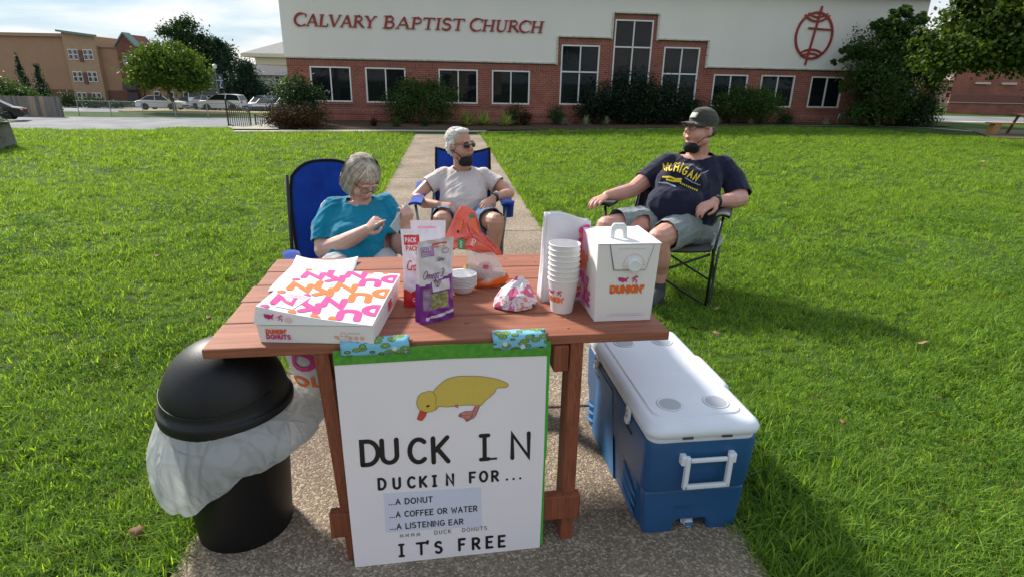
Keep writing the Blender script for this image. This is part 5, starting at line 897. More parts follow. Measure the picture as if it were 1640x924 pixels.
# ---------------------------------------------------------------- snack bags
def pouch(name, loc, rz, w, h, d, mats, zone, label, lean=0, seed=1, taper=.06, twist=0, topcurl=0):
    e = empty(name, loc, rz, label, 'snack bag', 'snack bags beside the donut box'); r = random.Random(seed); ph = [r.uniform(0, 6) for _ in range(6)]
    def S_(u, v, s):
        t = d / 2 * (1 - v ** 1.6) ** .75 * (1 if v < .93 else .3); x = (u - .5) * w * (1 - taper * math.sin(PI * v)) ; bul = min(1, (1 - abs(2 * u - 1) ** 3)) ** .6 * .45 + .55
        cr = .0022 * (math.sin(23 * u + 9 * v + ph[0]) * math.sin(17 * v - 8 * u + ph[1]) + .7 * math.sin(41 * v + 13 * u + ph[2])) * (1 - abs(2 * u - 1) ** 4)
        y = s * t * bul + cr + lean * v * v + twist * (u - .5) * v + topcurl * max(0, v - .7) ** 2; return (x, y, h * v)
    nu, nv = 30, 56; m_ = MB()
    for s in (-1, 1):
        m_.mi = 0; base = len(m_.v); m_.grid(lambda u, v: S_(u, v, s), nu, nv)
        k0 = len(m_.m) - nu * nv
        for j in range(nv):
            for i in range(nu): m_.m[k0 + j * nu + i] = zone((i + .5) / nu, (j + .5) / nv, s)
    for u in (0, 1):
        k0 = len(m_.m); m_.grid(lambda a, v: tuple(Vector(S_(u, v, -1)).lerp(Vector(S_(u, v, 1)), a) + Vector(((.5 - u) * 2 * .010 * math.sin(PI * a) * (1 - v), 0, 0))), 4, nv)
        for j in range(nv):
            for i in range(4): m_.m[k0 + j * 4 + i] = zone(u * .98 + .01, (j + .5) / nv, -1)
    m_.add([S_(0, 0, -1), S_(1, 0, -1), S_(1, 0, 1), S_(0, 0, 1)], [(3, 2, 1, 0)]); m_.m[-1] = zone(.5, .01, -1)
    o = m_.build('pouch', mats, e, True); F_ = lambda x, y, z: tuple(Vector(S_(min(1, max(0, x)), min(1, max(0, y)), -1)) + Vector((0, -.0012 - z, 0))); return e, F_
def ft(F_, w, h): return lambda x, y, z: F_(x / w, y / h, z)       # metres on the front face
wht = mat('bag_white', (.70, .66, .70), .35, bump=.3, bscale=40); pur = mat('bag_purple', (.22, .035, .30), .3, col2=(.15, .02, .22), nscale=30); lil = mat('bag_lilac', (.42, .22, .50), .35); nut = mat('nut_picture', (.42, .33, .15), .4, col2=(.16, .22, .08), nscale=75, ramp=(.45, .55)); drk = mat('bag_dark', (.16, .10, .17), .35, col2=(.35, .25, .38), nscale=40)
def zp(u, v, s):
    if s > 0: return 0 if v > .42 else 1
    if v < .10: return 0 if .12 < u < .97 and .035 < v - .04 * u < .07 else 1
    if v > .46 + .10 * u: return 2 if (.06 < u < .42 and .80 < v < .93) else 0
    if .30 < u < .80 and .16 < v < .36: return 3
    if .06 < u < .30 and .16 < v < .42: return 4
    if .34 < u < .86 and .38 < v < .50: return 0
    return 1
e, F_ = pouch('snack_bag', (-.243, 1.712, TZ + .001), math.radians(38), .125, .262, .055, [wht, pur, lil, nut, drk], zp, 'purple and white trail mix pouch standing nearest the camera beside the donut box', lean=-.012, seed=3, topcurl=-.10)
g_ = ft(F_, .125, .262)
m_ = MB(); text(m_, 'Omega-3', .026, .0022, g_, .010, .142, gap=.16, squash=.62, shear=.25); text(m_, 'mix', .016, .0020, g_, .05, .126, gap=.2, squash=.8); m_.build('print_purple', mat('print_purple', (.20, .03, .22), .5), e)
m_ = MB(); text(m_, 'Natur', .014, .0014, g_, .062, .192, gap=.2, squash=.7, shear=.3); ribbon(m_, arc(.095, .222, .012, .008, 0, 330, 12), .0012, 0, g_, closed=True); text(m_, 'Nuts', .014, .0013, g_, .05, .112, gap=.2, squash=.7, shear=.3); m_.build('print_dark', ink, e)
m_ = MB(); text(m_, 'PACK', .012, .0022, g_, .011, .229, gap=.3, squash=.75); ribbon(m_, [(.012, .222), (.046, .222)], .002, 0, g_); ribbon(m_, [(.012, .216), (.04, .216)], .0016, 0, g_); m_.build('print_white', mat('print_white', (.72, .68, .74), .5), e)
m_ = MB(); ribbon(m_, [(.05, .246), (.075, .248), (.10, .246)], .006, 0, g_); ribbon(m_, [(.055, .237), (.09, .238)], .003, 0, g_); m_.build('print_red', rdm, e)
redb = mat('bag_red', (.62, .03, .03), .3, col2=(.50, .02, .02), nscale=30); pnk = mat('bag_pink', (.75, .33, .42), .4)
def zr(u, v, s): return 1 if v < .20 + .22 * abs(u - .2) or (v < .36 and u > .5) else (2 if .06 < u < .5 and .80 < v < .93 else 0)
e, F_ = pouch('snack_bag', (-.305, 1.838, TZ + .001), math.radians(12), .118, .255, .06, [wht, redb, redb], zr, 'white snack pouch with a red bottom standing between donut box and purple pouch', lean=.01, seed=5, topcurl=.05)
g_ = ft(F_, .118, .255); m_ = MB(); text(m_, 'Cran', .030, .0035, g_, .012, .125, gap=.15, squash=.6, shear=.2); text(m_, 'PACK', .014, .003, g_, .014, .188, gap=.3, squash=.8); m_.build('print_red', redb, e)
m_ = MB(); text(m_, 'PACK', .013, .0024, g_, .013, .215, gap=.3, squash=.75); text(m_, 'Crav', .012, .0018, g_, .03, .02, gap=.3, squash=.75); m_.build('print_white', MATS['print_white'], e)
m_ = MB(); poly(m_, [(.045, .175), (.085, .168), (.095, .205), (.055, .212)], g_, .001); m_.build('print_lilac', lil, e)
def zk(u, v, s): return 1 if .2 < u < .75 and .62 < v < .93 else 0
e, F_ = pouch('snack_bag', (-.29, 1.935, TZ + .001), math.radians(5), .12, .262, .06, [wht, pnk], zk, 'pale snack pouch with a pink label, rearmost of the three pouches', lean=.01, seed=8)
g_ = ft(F_, .12, .262); m_ = MB(); text(m_, 'PACK', .016, .003, g_, .03, .218, gap=.3, squash=.85); text(m_, 'PACK', .012, .002, g_, .03, .195, gap=.3, squash=.85); m_.build('print_white', MATS['print_white'], e)
# ================================================================ MORE THINGS ON AND ROUND THE TABLE
# coral gift bag of fruit, flopped to one side
coral = mat('coral_plastic', (.72, .16, .12), .3, col2=(.66, .12, .09), nscale=6, bump=.25, bscale=25); coral2 = mat('coral_orange', (.70, .13, .02), .3); clear = mat('clear_film', (.80, .74, .70), .08, alpha=.30)
gb = empty('fruit_bag', (-.12, 2.08, TZ), 0, 'coral plastic carry bag with clear lower half holding fruit, its top flopped left', 'bag')
gf = lambda px, pz: (px + .12, .018 * math.sin((px + .25) * 28) + .012 * math.sin(pz * 40) - .02 * (pz - .86), pz - TZ)
out = [(-.191, 1.023), (-.165, 1.014), (-.141, .999), (-.128, .965), (-.120, .936), (-.095, .914), (-.072, .895), (-.052, .868), (-.040, .842), (-.085, .846), (-.13, .856), (-.155, .858), (-.20, .863), (-.239, .868), (-.245, .89), (-.247, .915), (-.230, .952), (-.216, .986)]
m_ = MB(); c_ = (-.16, .92); rings = []
_gr = random.Random(12)
for t in (0, .2, .4, .6, .8, 1): rings.append([tuple(Vector(gf(c_[0] + (x - c_[0]) * max(t, .001), c_[1] + (z - c_[1]) * max(t, .001))) + Vector((0, _gr.uniform(-.009, .006) * (0 < t), 0))) for x, z in out])
m_.loft(rings, cap=False); m_.build('front_panel', coral, gb, False, solid=.0012)
m_ = MB(); m_.loft([[(x, y + .03, z) for x, y, z in r] for r in rings], cap=False); m_.build('back_panel', coral, gb, True, solid=.0015)
gp_ = lambda x, y, z: tuple(Vector(gf(x, y)) + Vector((0, -.011 - z, 0)))
m_ = MB(); poly(m_, [(-.195 + .016 * math.cos(a) * .55 + .006 * math.sin(a), .948 + .024 * math.sin(a) + .004 * math.cos(a)) for a in np.linspace(0, 2 * PI, 18, endpoint=False)], gp_); m_.build('handle_hole', coral2, gb)
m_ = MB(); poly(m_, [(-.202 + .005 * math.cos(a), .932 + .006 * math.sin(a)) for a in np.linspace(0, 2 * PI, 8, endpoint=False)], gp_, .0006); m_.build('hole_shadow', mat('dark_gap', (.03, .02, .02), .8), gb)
m_ = MB(); poly(m_, [(-.155, .985), (-.138, .985), (-.125, .945), (-.118, .925), (-.142, .940), (-.150, .958)], gp_, .0003); m_.build('fruit_print', coral2, gb)
m_ = MB(); poly(m_, [(-.165, .992), (-.150, .996), (-.140, .990), (-.146, .980), (-.158, .979)], gp_, .0007); poly(m_, [(-.203, .905), (-.180, .905), (-.177, .900), (-.178, .866), (-.182, .862), (-.200, .862), (-.204, .866), (-.206, .899)], gp_, .0005); m_.build('green_label', mat('label_green', (.03, .22, .10), .4), gb)
m_ = MB(); ribbon(m_, [(-.194, .900), (-.188, .892), (-.195, .887), (-.189, .880), (-.195, .876), (-.190, .869)], .0022, .0010, gp_); m_.build('label_script', mat('script_white', (.7, .75, .7), .5), gb)
m_ = MB(); rf = lambda x, y, z: gp_(-.150 + x * .42 - y * .9, .886 + x * .9 + y * .42, z + .0004); text(m_, 'HO', .014, .0030, rf, .0, -.006, gap=.45); m_.build('print_white', MATS['script_white'], gb)
def poly8(cx, cy, rx, ry, z, sd): r = random.Random(sd); return [(cx + rx * math.cos(a) * r.uniform(.86, 1.12), cy + ry * math.sin(a) * r.uniform(.86, 1.12), z + r.uniform(-.006, .006) * (z > .02)) for a in np.linspace(.2, 2 * PI + .2, 11, endpoint=False)]
m_ = MB(); m_.loft([poly8(.02, -.03, .066, .042, .003, 1), poly8(.022, -.03, .080, .050, .016, 2), poly8(.022, -.026, .074, .050, .055, 3), poly8(.012, -.012, .058, .040, .092, 4), poly8(.0, -.004, .048, .024, .125, 5)], cap=False); m_.build('clear_pouch', clear, gb, False, solid=.0006)
m_ = MB(); m_.loft([poly8(.02, -.03, .067, .043, .0015, 1), poly8(.022, -.03, .0815, .0515, .016, 2), poly8(.030, -.028, .078, .052, .040, 7)], cap=False); m_.build('orange_bottom', coral2, gb, False, solid=.001)
m_ = MB()
for a, b in (((-.045, -.05), (-.02, -.085)),): m_.add([(-.052, -.045, .0), (-.012, -.088, .0), (-.048, -.05, .06), (-.02, -.08, .022)], [(0, 1, 3, 2)])
m_.build('printed_corner', coral2, gb, solid=.001)
for x, y, z, r, c, lb in ((-.155, 2.065, .785, .033, (.42, .32, .05), 'yellow-green apple inside the clear bottom of the coral bag'), (-.100, 2.045, .80, .031, (.50, .06, .04), 'red apple inside the coral bag, right of the yellow-green one'), (-.128, 2.095, .775, .030, (.60, .24, .03), 'orange inside the coral bag behind the two apples')):
    m_ = MB(); m_.lathe([(.0001, -.80), (.35, -.93), (.75, -.70), (.98, -.1), (.95, .35), (.7, .78), (.35, .92), (.0001, .80)], 24, M=Matrix.Diagonal((r, r, r * .95, 1))); o = m_.build('fruit', mat('fruit_%d' % (c[0] * 100), c, .3, col2=(c[0] * .9, c[1] * .55, c[2]), nscale=30), None, True, sub=1); o.location = (x, y, z); tag(o, lb, 'fruit')
# crumpled sandwich wrapper
wm_ = mat('wrapper_print', (.68, .64, .66), .45); nt = wm_.node_tree; tc = nt.nodes.new('ShaderNodeTexCoord'); nn = nt.nodes.new('ShaderNodeTexNoise'); nn.inputs['Scale'].default_value = 24; nn.inputs['Detail'].default_value = 2; rr_ = nt.nodes.new('ShaderNodeValToRGB'); rr_.color_ramp.interpolation = 'CONSTANT'
e_ = rr_.color_ramp.elements; e_[0].position = 0; e_[0].color = (.62, .10, .22, 1); e_[1].position = .43; e_[1].color = (.66, .63, .67, 1); k_ = e_.new(.57); k_.color = (.70, .22, .16, 1); k_ = e_.new(.61); k_.color = (.68, .63, .66, 1); k_ = e_.new(.70); k_.color = (.12, .07, .08, 1)
nt.links.new(tc.outputs['Object'], nn.inputs['Vector']); nt.links.new(nn.outputs['Fac'], rr_.inputs[0]); nt.links.new(rr_.outputs[0], nt.nodes['Principled BSDF'].inputs['Base Color'])
m_ = MB(); r = random.Random(4); rings = []
for k, (f, z) in enumerate(((.55, 0), (1.0, .004), (1.02, .02), (.80, .045), (.45, .072), (.12, .092))):
    rings.append([((.072 * f) * math.cos(a) * (1 + r.uniform(-.10, .12)) + .010 * k * .5 - .01, (.062 * f) * math.sin(a) * (1 + r.uniform(-.12, .12)) + .012 * k * .3, max(0, z * (1 + r.uniform(-.15, .15)) if k > 1 else z)) for a in np.linspace(0, 2 * PI, 17, endpoint=False)])
m_.loft(rings); o = m_.build('sandwich_wrapper', wm_, None, False, bevel=.001); o.location = (.012, 1.835, TZ + .001); tag(o, 'crumpled white, pink and orange sandwich wrapper lying in the middle of the table', 'wrapper')
# tall white paper bag
pb = empty('paper_bag', (.100, 1.872, TZ + .001), math.radians(9), 'tall white paper bag with a pink and orange printed side, behind the cups', 'paper bag')
pbm = mat('white_kraft', (.70, .68, .73), .6, bump=.5, bscale=14)
def pbf(u, v, s):
    w = .152 + .004 * v; d = .070 * (1 - .55 * v); r_ = .0030 * (math.sin(9 * u + 11 * v) + .6 * math.sin(25 * v + 5 * u)); return (w * u + .008 * v, s * d + r_ + .012 * v * v, (.305 + .006 * math.sin(u * 5) - .020 * u) * v)
m_ = MB(); m_.grid(lambda u, v: pbf(u, v, 0), 16, 24); m_.build('front', pbm, pb, True, solid=.0006)
m_ = MB(); m_.grid(lambda u, v: pbf(u, v, 1), 16, 24); m_.build('back', pbm, pb, True, solid=.0006)
def side(u): return lambda a, v: tuple(Vector(pbf(u, v, 0)).lerp(Vector(pbf(u, v, 1)), a) + Vector(((.5 - u) * .035 * math.sin(PI * a) * v, 0, 0)))
m_ = MB(); m_.grid(side(0), 8, 20); m_.build('side_gusset', pbm, pb, True, solid=.0006); m_ = MB(); m_.grid(side(1), 8, 20); m_.build('side_gusset', pbm, pb, True, solid=.0006)
m_ = MB(); m_.add([pbf(0, .003, 0), pbf(1, .003, 0), pbf(1, .003, 1), pbf(0, .003, 1)], [(0, 1, 2, 3)]); m_.build('base', pbm, pb)
pr = lambda x, y, z: tuple(Vector(pbf(min(.999, x / .156), y / .305, 0)) + Vector((0, -.0045 - z, 0)))
def blobs(mb, f, pts): 
    for i, (x, y, s, a) in enumerate(pts): ribbon(mb, [(x - s * math.cos(a), y - s * math.sin(a)), (x, y + .002), (x + s * math.cos(a), y + s * math.sin(a))], .013, .0002 * (i % 3), f, caps=4)
m_ = MB(); blobs(m_, pr, [(.140, .282, .008, .5), (.122, .268, .006, 1.3), (.128, .236, .008, .6), (.122, .190, .008, 1.1), (.124, .150, .007, .3), (.144, .262, .006, 1.2), (.136, .205, .008, .9), (.145, .160, .006, 1.4), (.138, .112, .008, 1.0), (.146, .07, .005, .4), (.135, .03, .008, .9)]); m_.build('print_pink', pkm, pb)
m_ = MB(); blobs(m_, pr, [(.130, .252, .007, .2), (.122, .213, .007, .5), (.121, .170, .006, 1.2), (.145, .236, .006, .7), (.147, .186, .005, .3), (.137, .138, .007, 1.5), (.146, .092, .005, .9), (.138, .052, .007, .2)]); m_.build('print_orange', orm, pb)
# ---------------------------------------------------------------- cooler
CR = math.radians(8.0); CO = (.445, 1.572)
co = empty('cooler', (CO[0], CO[1], 0), CR, 'large blue hard cooler with a white lid standing on the path right of the table', 'cooler')
blu = mat('cooler_blue', (.018, .085, .22), .38, col2=(.022, .10, .25), nscale=4, bump=.06, bscale=200); blu2 = mat('cooler_blue_lit', (.03, .15, .36), .4); wl = mat('cooler_white', (.76, .78, .84), .38, col2=(.70, .73, .79), nscale=5); gryc = mat('cup_recess_grey', (.42, .44, .48), .6)  # blu2: lighter copy of the body blue, paints light caught by the side relief
def rrect(u0, u1, v0, v1, r, z, n=5):
    out = []
    for cx, cy, a0 in ((u1 - r, v0 + r, -90), (u1 - r, v1 - r, 0), (u0 + r, v1 - r, 90), (u0 + r, v0 + r, 180)):
        for i in range(n + 1): a = math.radians(a0 + 90 * i / n); out.append((cx + r * math.cos(a), cy + r * math.sin(a), z))
    return out
UW, VL = .356, .735
m_ = MB(); m_.loft([rrect(.012, UW - .014, .052, VL - .02, .03, .004), rrect(.006, UW - .008, .048, VL - .01, .035, .04), rrect(.000, UW - .002, .045, VL, .035, .196)]); m_.build('lower_body', blu, co, auto=40)
# front of the lower body with an arched recess for the drain
a_ = .115; b_ = .240
m_ = MB(); fp = [(.016, .004), (a_ - .022, .004), (a_ - .004, .012), (a_ + .006, .060), (a_ + .016, .070), (b_ - .016, .070), (b_ - .006, .060), (b_ + .004, .012), (b_ + .022, .004), (UW - .016, .004), (UW - .004, .196), (.002, .196)]
m_.prism(fp, .046, T(0, .051, 0) @ Rx(PI / 2)); m_.build('front_skirt', blu, co, bevel=.010, seg=3, auto=40)
m_ = MB(); m_.loft([rrect(-.002, UW + .001, .000, VL + .002, .035, .198), rrect(-.006, UW + .006, -.006, VL + .006, .038, .212), rrect(-.010, UW + .012, -.014, VL + .014, .040, .375), rrect(-.008, UW + .010, -.012, VL + .012, .040, .388)]); m_.build('upper_body', blu, co, auto=40)
m_ = MB(); m_.loft([rrect(-.002, UW + .004, -.006, VL + .006, .038, .386), rrect(-.001, UW + .003, -.005, VL + .005, .037, .404)]); m_.build('white_rim', wl, co, auto=40)
def lidring(ins, z, dy=0):   # outline with a step half way along the right side
    o = rrect(-.012 + ins, UW + .014 - ins, -.018 + ins, VL + .018 - ins, .045, z, 6)
    k = []
    for i, p in enumerate(o):
        k.append(p)
        if i == 6: k += [(p[0], .215, z), (p[0] - .006 + .0, .228, z), (p[0] + .012, .246, z), (p[0] + .014, .262, z), (p[0] + .014, .455, z), (p[0] + .012, .470, z), (p[0] - .006, .486, z), (p[0], .500, z)]
    return k
m_ = MB(); m_.loft([lidring(.006, .406), lidring(0, .411), lidring(-.002, .426), lidring(.004, .438), lidring(.016, .446), lidring(.03, .4475)]); lidc = m_.build('lid', wl, co, auto=60)
m_ = MB(); m_.loft([rrect(.025, UW - .02, .045, VL - .045, .04, .447), rrect(.030, UW - .025, .05, VL - .05, .04, .452)]); m_.build('lid_panel', wl, lidc, auto=30)
for u, v in ((.105, .118), (.268, .118), (.105, .605), (.268, .605)):
    m_ = MB(); m_.lathe([(.0445, .4525), (.040, .4545), (.0375, .4540), (.036, .4520)], 30, c=(u, v, 0)); m_.build('cup_ring', wl, lidc, True); m_ = MB(); m_.lathe([(.0001, .4528), (.0372, .4530), (.0372, .4524)], 30, c=(u, v, 0)); m_.build('cup_recess', gryc, lidc)
scm = mat('scuff', (.42, .44, .46), .7); m_ = MB(); random.seed(3)
for i in range(26): x, y = random.gauss(.235, .035), random.gauss(.36, .04); ribbon(m_, [(x, y), (x + random.uniform(-.006, .006), y + random.uniform(-.003, .003))], random.uniform(.0006, .0016), .4526 + .00001 * i, F2, caps=1)
o = m_.build('scuffs', scm, lidc); o['kind'] = 'stuff'
m_ = MB()
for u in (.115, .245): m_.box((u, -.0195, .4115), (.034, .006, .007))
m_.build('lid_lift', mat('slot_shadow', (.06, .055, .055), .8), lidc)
m_ = MB(); hx0, hx1, hz0, hz1 = .110, .268, .232, .352; t = .0155
hb = [(hx0, hz0), (hx1, hz0), (hx1, hz1), (hx0, hz1)]
m_.box(((hx0 + hx1) / 2, -.036, hz0 + t / 2), (hx1 - hx0 - .004, .014, t)); m_.box(((hx0 + hx1) / 2, -.034, hz1 - t), (hx1 - hx0 - 2 * t - .004, .012, t * .9)); m_.box((hx0 + t / 2, -.034, (hz0 + hz1) / 2), (t, .018, hz1 - hz0)); m_.box((hx1 - t / 2, -.034, (hz0 + hz1) / 2), (t, .018, hz1 - hz0)); m_.box((hx0 - .003, -.024, hz1 - .016), (.020, .026, .034)); m_.box((hx1 + .003, -.024, hz1 - .016), (.020, .026, .034)); m_.build('handle', wl, co, bevel=.0035, seg=2)
m_ = MB(); m_.lathe([(.0001, .022), (.014, .022), (.017, .016), (.017, .004), (.022, .002), (.022, 0)], 18, M=T(.178, .036, .044) @ Rx(PI / 2)); pg = m_.build('drain_plug', wl, co, True, auto=40); m_ = MB(); m_.box((.178, .010, .046), (.030, .012, .009), rz=0); m_.build('drain_wing', blu2, pg, bevel=.003)
for i in range(3): m_ = MB(); z0 = .165 - i * .036; m_.grid(lambda u, v: (-.0015 - .009 * math.sin(PI * v) * math.sin(PI * u) ** .5 if 0 < u < 1 else 0, .07 + .14 * u, z0 - .05 * (1 - u) + .016 * v), 12, 5); m_.build('side_rib', blu2, co, True)
for i in range(3): m_ = MB(); z0 = .15 - i * .036; m_.grid(lambda u, v: (-.0015 - .009 * math.sin(PI * v) * math.sin(PI * u) ** .5 if 0 < u < 1 else 0, .715 - .12 * u, z0 - .04 * (1 - u) + .016 * v), 12, 5); m_.build('side_rib', blu2, co, True)
m_ = MB(); m_.add([(-.0005, .30, .03), (-.0005, .62, .03), (-.0120, .55, .372), (-.0120, .36, .372), (-.0095, .42, .19), (-.0095, .52, .19)], [(0, 4, 3), (0, 1, 5, 4), (1, 2, 5), (3, 4, 5, 2)]); m_.build('side_panel', blu2, co)  # slanted facets, their brighter look painted with the lighter blue
for v in (.165, .565):
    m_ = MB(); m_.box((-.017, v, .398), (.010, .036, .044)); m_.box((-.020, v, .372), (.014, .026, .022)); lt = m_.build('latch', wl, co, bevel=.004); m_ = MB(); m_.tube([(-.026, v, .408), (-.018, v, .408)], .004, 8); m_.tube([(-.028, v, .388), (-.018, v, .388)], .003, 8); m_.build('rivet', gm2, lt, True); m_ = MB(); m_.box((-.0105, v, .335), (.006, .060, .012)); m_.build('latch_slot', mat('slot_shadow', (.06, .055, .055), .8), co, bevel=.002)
lm_ = mat('embossed', (.014, .07, .19), .5); m_ = MB(); micro(m_, .112, .178, .128, lambda x, y, z: (x, .0042 - z, y), .004); micro(m_, .112, .178, .120, lambda x, y, z: (x, .0042 - z, y), .003); m_.build('embossed_mark', lm_, co)
# ---------------------------------------------------------------- litter bin with liner and a second bag
CB = (-.886, 1.60)
bn_ = empty('litter_bin', (CB[0], CB[1], 0), 0, 'black round litter bin with a domed swing lid under the table corner', 'bin')
bk = mat('bin_black', (.006, .006, .007), .5, .35, bump=.05, bscale=150); bkd = mat('bin_lid_black', (.008, .008, .009), .5, .4, bump=.05, bscale=150)
m_ = MB(); m_.lathe([(.0001, .0), (.134, .0), (.143, .008), (.147, .03), (.176, .50), (.172, .50), (.136, .04), (.0001, .03)], 48); m_.build('body', bk, bn_, True, auto=40)
m_ = MB(); dome = [(.190, .468), (.194, .475), (.197, .505), (.192, .512), (.187, .514)] + [(.183 * math.cos(a), .515 + .190 * math.sin(a)) for a in np.linspace(.05, PI / 2 - .001, 16)]; m_.lathe(dome, 56); ld = m_.build('lid', bkd, bn_, True, auto=50)
m_ = MB(); fl_ = []
for i in range(31):
    t = i / 30; a = math.radians(205 + 130 * t); el = .20 + .62 * math.sin(PI * t) ** 2 * .0 ; rr = .1848
    th = math.radians(200 + 140 * t); ph_ = .12 + .14 * (1 - math.sin(PI * t)); fl_.append((rr * math.cos(ph_) * math.cos(th), rr * math.cos(ph_) * math.sin(th), .515 + .1915 * math.sin(ph_)))
m_.tube(fl_, .0028, 6)
f2_ = []
for i in range(25): t = i / 24; th = math.radians(235 + 65 * t); ph_ = .26 + .75 * math.sin(PI * t) ** .6 * .0 + .30 * t; f2_.append((.186 * math.cos(ph_) * math.cos(th), .186 * math.cos(ph_) * math.sin(th), .515 + .1915 * math.sin(ph_)))
m_.build('flap_seam', bkd, ld, True)
# liner
lm = bpy.data.materials.new('liner_plastic'); lm.use_nodes = True; nt = lm.node_tree; b = nt.nodes['Principled BSDF']; b.inputs['Base Color'].default_value = (.88, .90, .92, 1); b.inputs['Roughness'].default_value = .22; b.inputs['Alpha'].default_value = .74
tc = nt.nodes.new('ShaderNodeTexCoord'); mp = nt.nodes.new('ShaderNodeMapping'); mp.inputs['Scale'].default_value = (1, 1, .55); nt.links.new(tc.outputs['Object'], mp.inputs[0]); dn = nt.nodes.new('ShaderNodeTexNoise'); dn.inputs['Scale'].default_value = 7; nt.links.new(mp.outputs[0], dn.inputs['Vector']); va = nt.nodes.new('ShaderNodeVectorMath'); va.operation = 'MULTIPLY_ADD'; va.inputs[1].default_value = (.16, .16, .16); nt.links.new(dn.outputs['Color'], va.inputs[0]); nt.links.new(mp.outputs[0], va.inputs[2])
vo = nt.nodes.new('ShaderNodeTexVoronoi'); vo.feature = 'DISTANCE_TO_EDGE'; vo.inputs['Scale'].default_value = 17; nt.links.new(va.outputs[0], vo.inputs['Vector']); mr = nt.nodes.new('ShaderNodeMath'); mr.operation = 'MINIMUM'; mr.inputs[1].default_value = .16; nt.links.new(vo.outputs['Distance'], mr.inputs[0]); bu = nt.nodes.new('ShaderNodeBump'); bu.inputs['Strength'].default_value = .9; bu.inputs['Distance'].default_value = .03; bu.invert = True; nt.links.new(mr.outputs[0], bu.inputs['Height']); nt.links.new(bu.outputs[0], b.inputs['Normal'])
tr = nt.nodes.new('ShaderNodeBsdfTranslucent'); tr.inputs[0].default_value = (.88, .92, .94, 1); mx = nt.nodes.new('ShaderNodeMixShader'); mx.inputs[0].default_value = .58; nt.links.new(b.outputs[0], mx.inputs[1]); nt.links.new(tr.outputs[0], mx.inputs[2]); nt.links.new(mx.outputs[0], nt.nodes['Material Output'].inputs[0])
def fold(u, v, k=1): return (1 - abs(math.sin(u * 9 + 2.0 * math.sin(v * 3 + u * 2)))) * .6 + (1 - abs(math.sin(u * 21 + v * 5 + 2 * math.sin(u * 5)))) * .35
_lr = np.random.default_rng(21); _c1 = _lr.random((70, 2)) * (13, 1.6) - (0, .3); _c2 = _lr.random((330, 2)) * (13, 1.6) - (0, .3)
def facets(a, v, C, sy):      # broken flat facets meeting in sharp creases
    q = np.array([a * 2.05, v]); d = np.sort(np.hypot(np.minimum(np.abs(C[:, 0] - q[0]), 12.88 - np.abs(C[:, 0] - q[0])), (C[:, 1] - q[1]) * sy))[:2]; return min(1, (d[1] - d[0])) ** 1.25
def liner(u, v):
    a = 2 * PI * (u % 1.0); ca, sa = math.cos(a), math.sin(a); left = max(0, -ca); right = max(0, ca); near = max(0, -sa)
    zb = .250 + .128 * ca - .012 * sa + .010 * math.sin(5 * a + 1) + .006 * math.sin(11 * a); zt_ = .490
    bulge = math.sin(PI * min(1, v * .95 + .05)) ** .8; w = .014 + .040 * left + .022 * near + .095 * right * (1 - near * .45)
    cr = (facets(a + .25 * v * math.sin(a * 2), v * .8, _c1, .55) * .066 + facets(a - .2 * v, v, _c2, .8) * .040); r_ = .176 + w * (bulge * .75 + v * .45) - (cr - .012) * min(1, v * 3) * (1 - .5 * max(0, v - .85) / .15)
    return (r_ * ca, r_ * sa, zt_ + (zb - zt_) * v)
m_ = MB(); m_.grid(liner, 260, 60); o = m_.build('bin_liner', lm, None, True); o.location = (CB[0], CB[1], 0); tag(o, 'translucent white bin liner bulging out from under the black domed lid', 'bin liner')
# second bag standing behind the table leg
wpm = mat('print_bag_white', (.68, .66, .70), .35, bump=.3, bscale=25)
m_ = MB()
def sb(u, v): a = 2 * PI * u; q = 1 + .10 * math.sin(3 * a + v * 4) + .05 * math.sin(7 * a - v * 9) + .03 * fold(a, v * 3); f = (.62 + .55 * math.sin(PI * min(1, v * .9 + .1)) ** .7); return (.115 * f * q * math.cos(a), .075 * f * q * math.sin(a), .345 * v + .01 * math.sin(5 * a) * v)
m_.grid(sb, 80, 30); o = m_.build('printed_bag', wpm, None, True); o.location = (-.685, 1.93, .355); tag(o, 'white plastic bag with pink and orange print hanging behind the left table leg', 'bag')
sbf = lambda x, y, z: tuple(Vector(sb(.75 + x / .7, min(.99, y / .40))) * 1.0 + Vector((0, -.004 - z, 0)))
m_ = MB(); ribbon(m_, arc(-.035, .185, .030, .034, 0, 340, 14), .019, 0, sbf, closed=True); m_.build('print_pink', pkm, o)
m_ = MB(); ribbon(m_, arc(-.055, .085, .020, .022, 0, 330, 14), .012, 0, sbf, closed=True); ribbon(m_, [(-.015, .11), (-.015, .07), (.015, .07), (.015, .11)], .012, .0002, sbf); m_.build('print_orange', orm, o)
# ================================================================ PEOPLE AND THEIR CHAIRS
def skinmat(n, c, c2): 
    m = mat(n, c, .48, .4, col2=c2, nscale=14, bump=.12, bscale=70, sss=.12, ramp=(.3, .7)); return m
def limb(mb, pts, rad, n=12):
    mb.tube(pts, list(rad), n)
    for p, r in zip(pts, rad): mb.ball(p, r if not isinstance(r, tuple) else max(r), 12)
def headM(c, yaw, pitch, roll=0, s=1): return T(*c) @ Rz(math.radians(yaw)) @ Rx(math.radians(-pitch) * -1) @ Ry(math.radians(roll)) @ Matrix.Scale(s, 4)
def hb(mb, Mh, c, r, rot=None):
    A = Matrix.Diagonal((r[0], r[1], r[2], 1)) if isinstance(r, (tuple, list)) else Matrix.Scale(r, 4)
    k = 8; prof = [(math.cos(-PI / 2 + PI * i / k), math.sin(-PI / 2 + PI * i / k)) for i in range(k + 1)]; prof[0] = (.001, -1); prof[-1] = (.001, 1); mb.lathe(prof, 16, M=Mh @ T(*c) @ (rot or Matrix()) @ A)
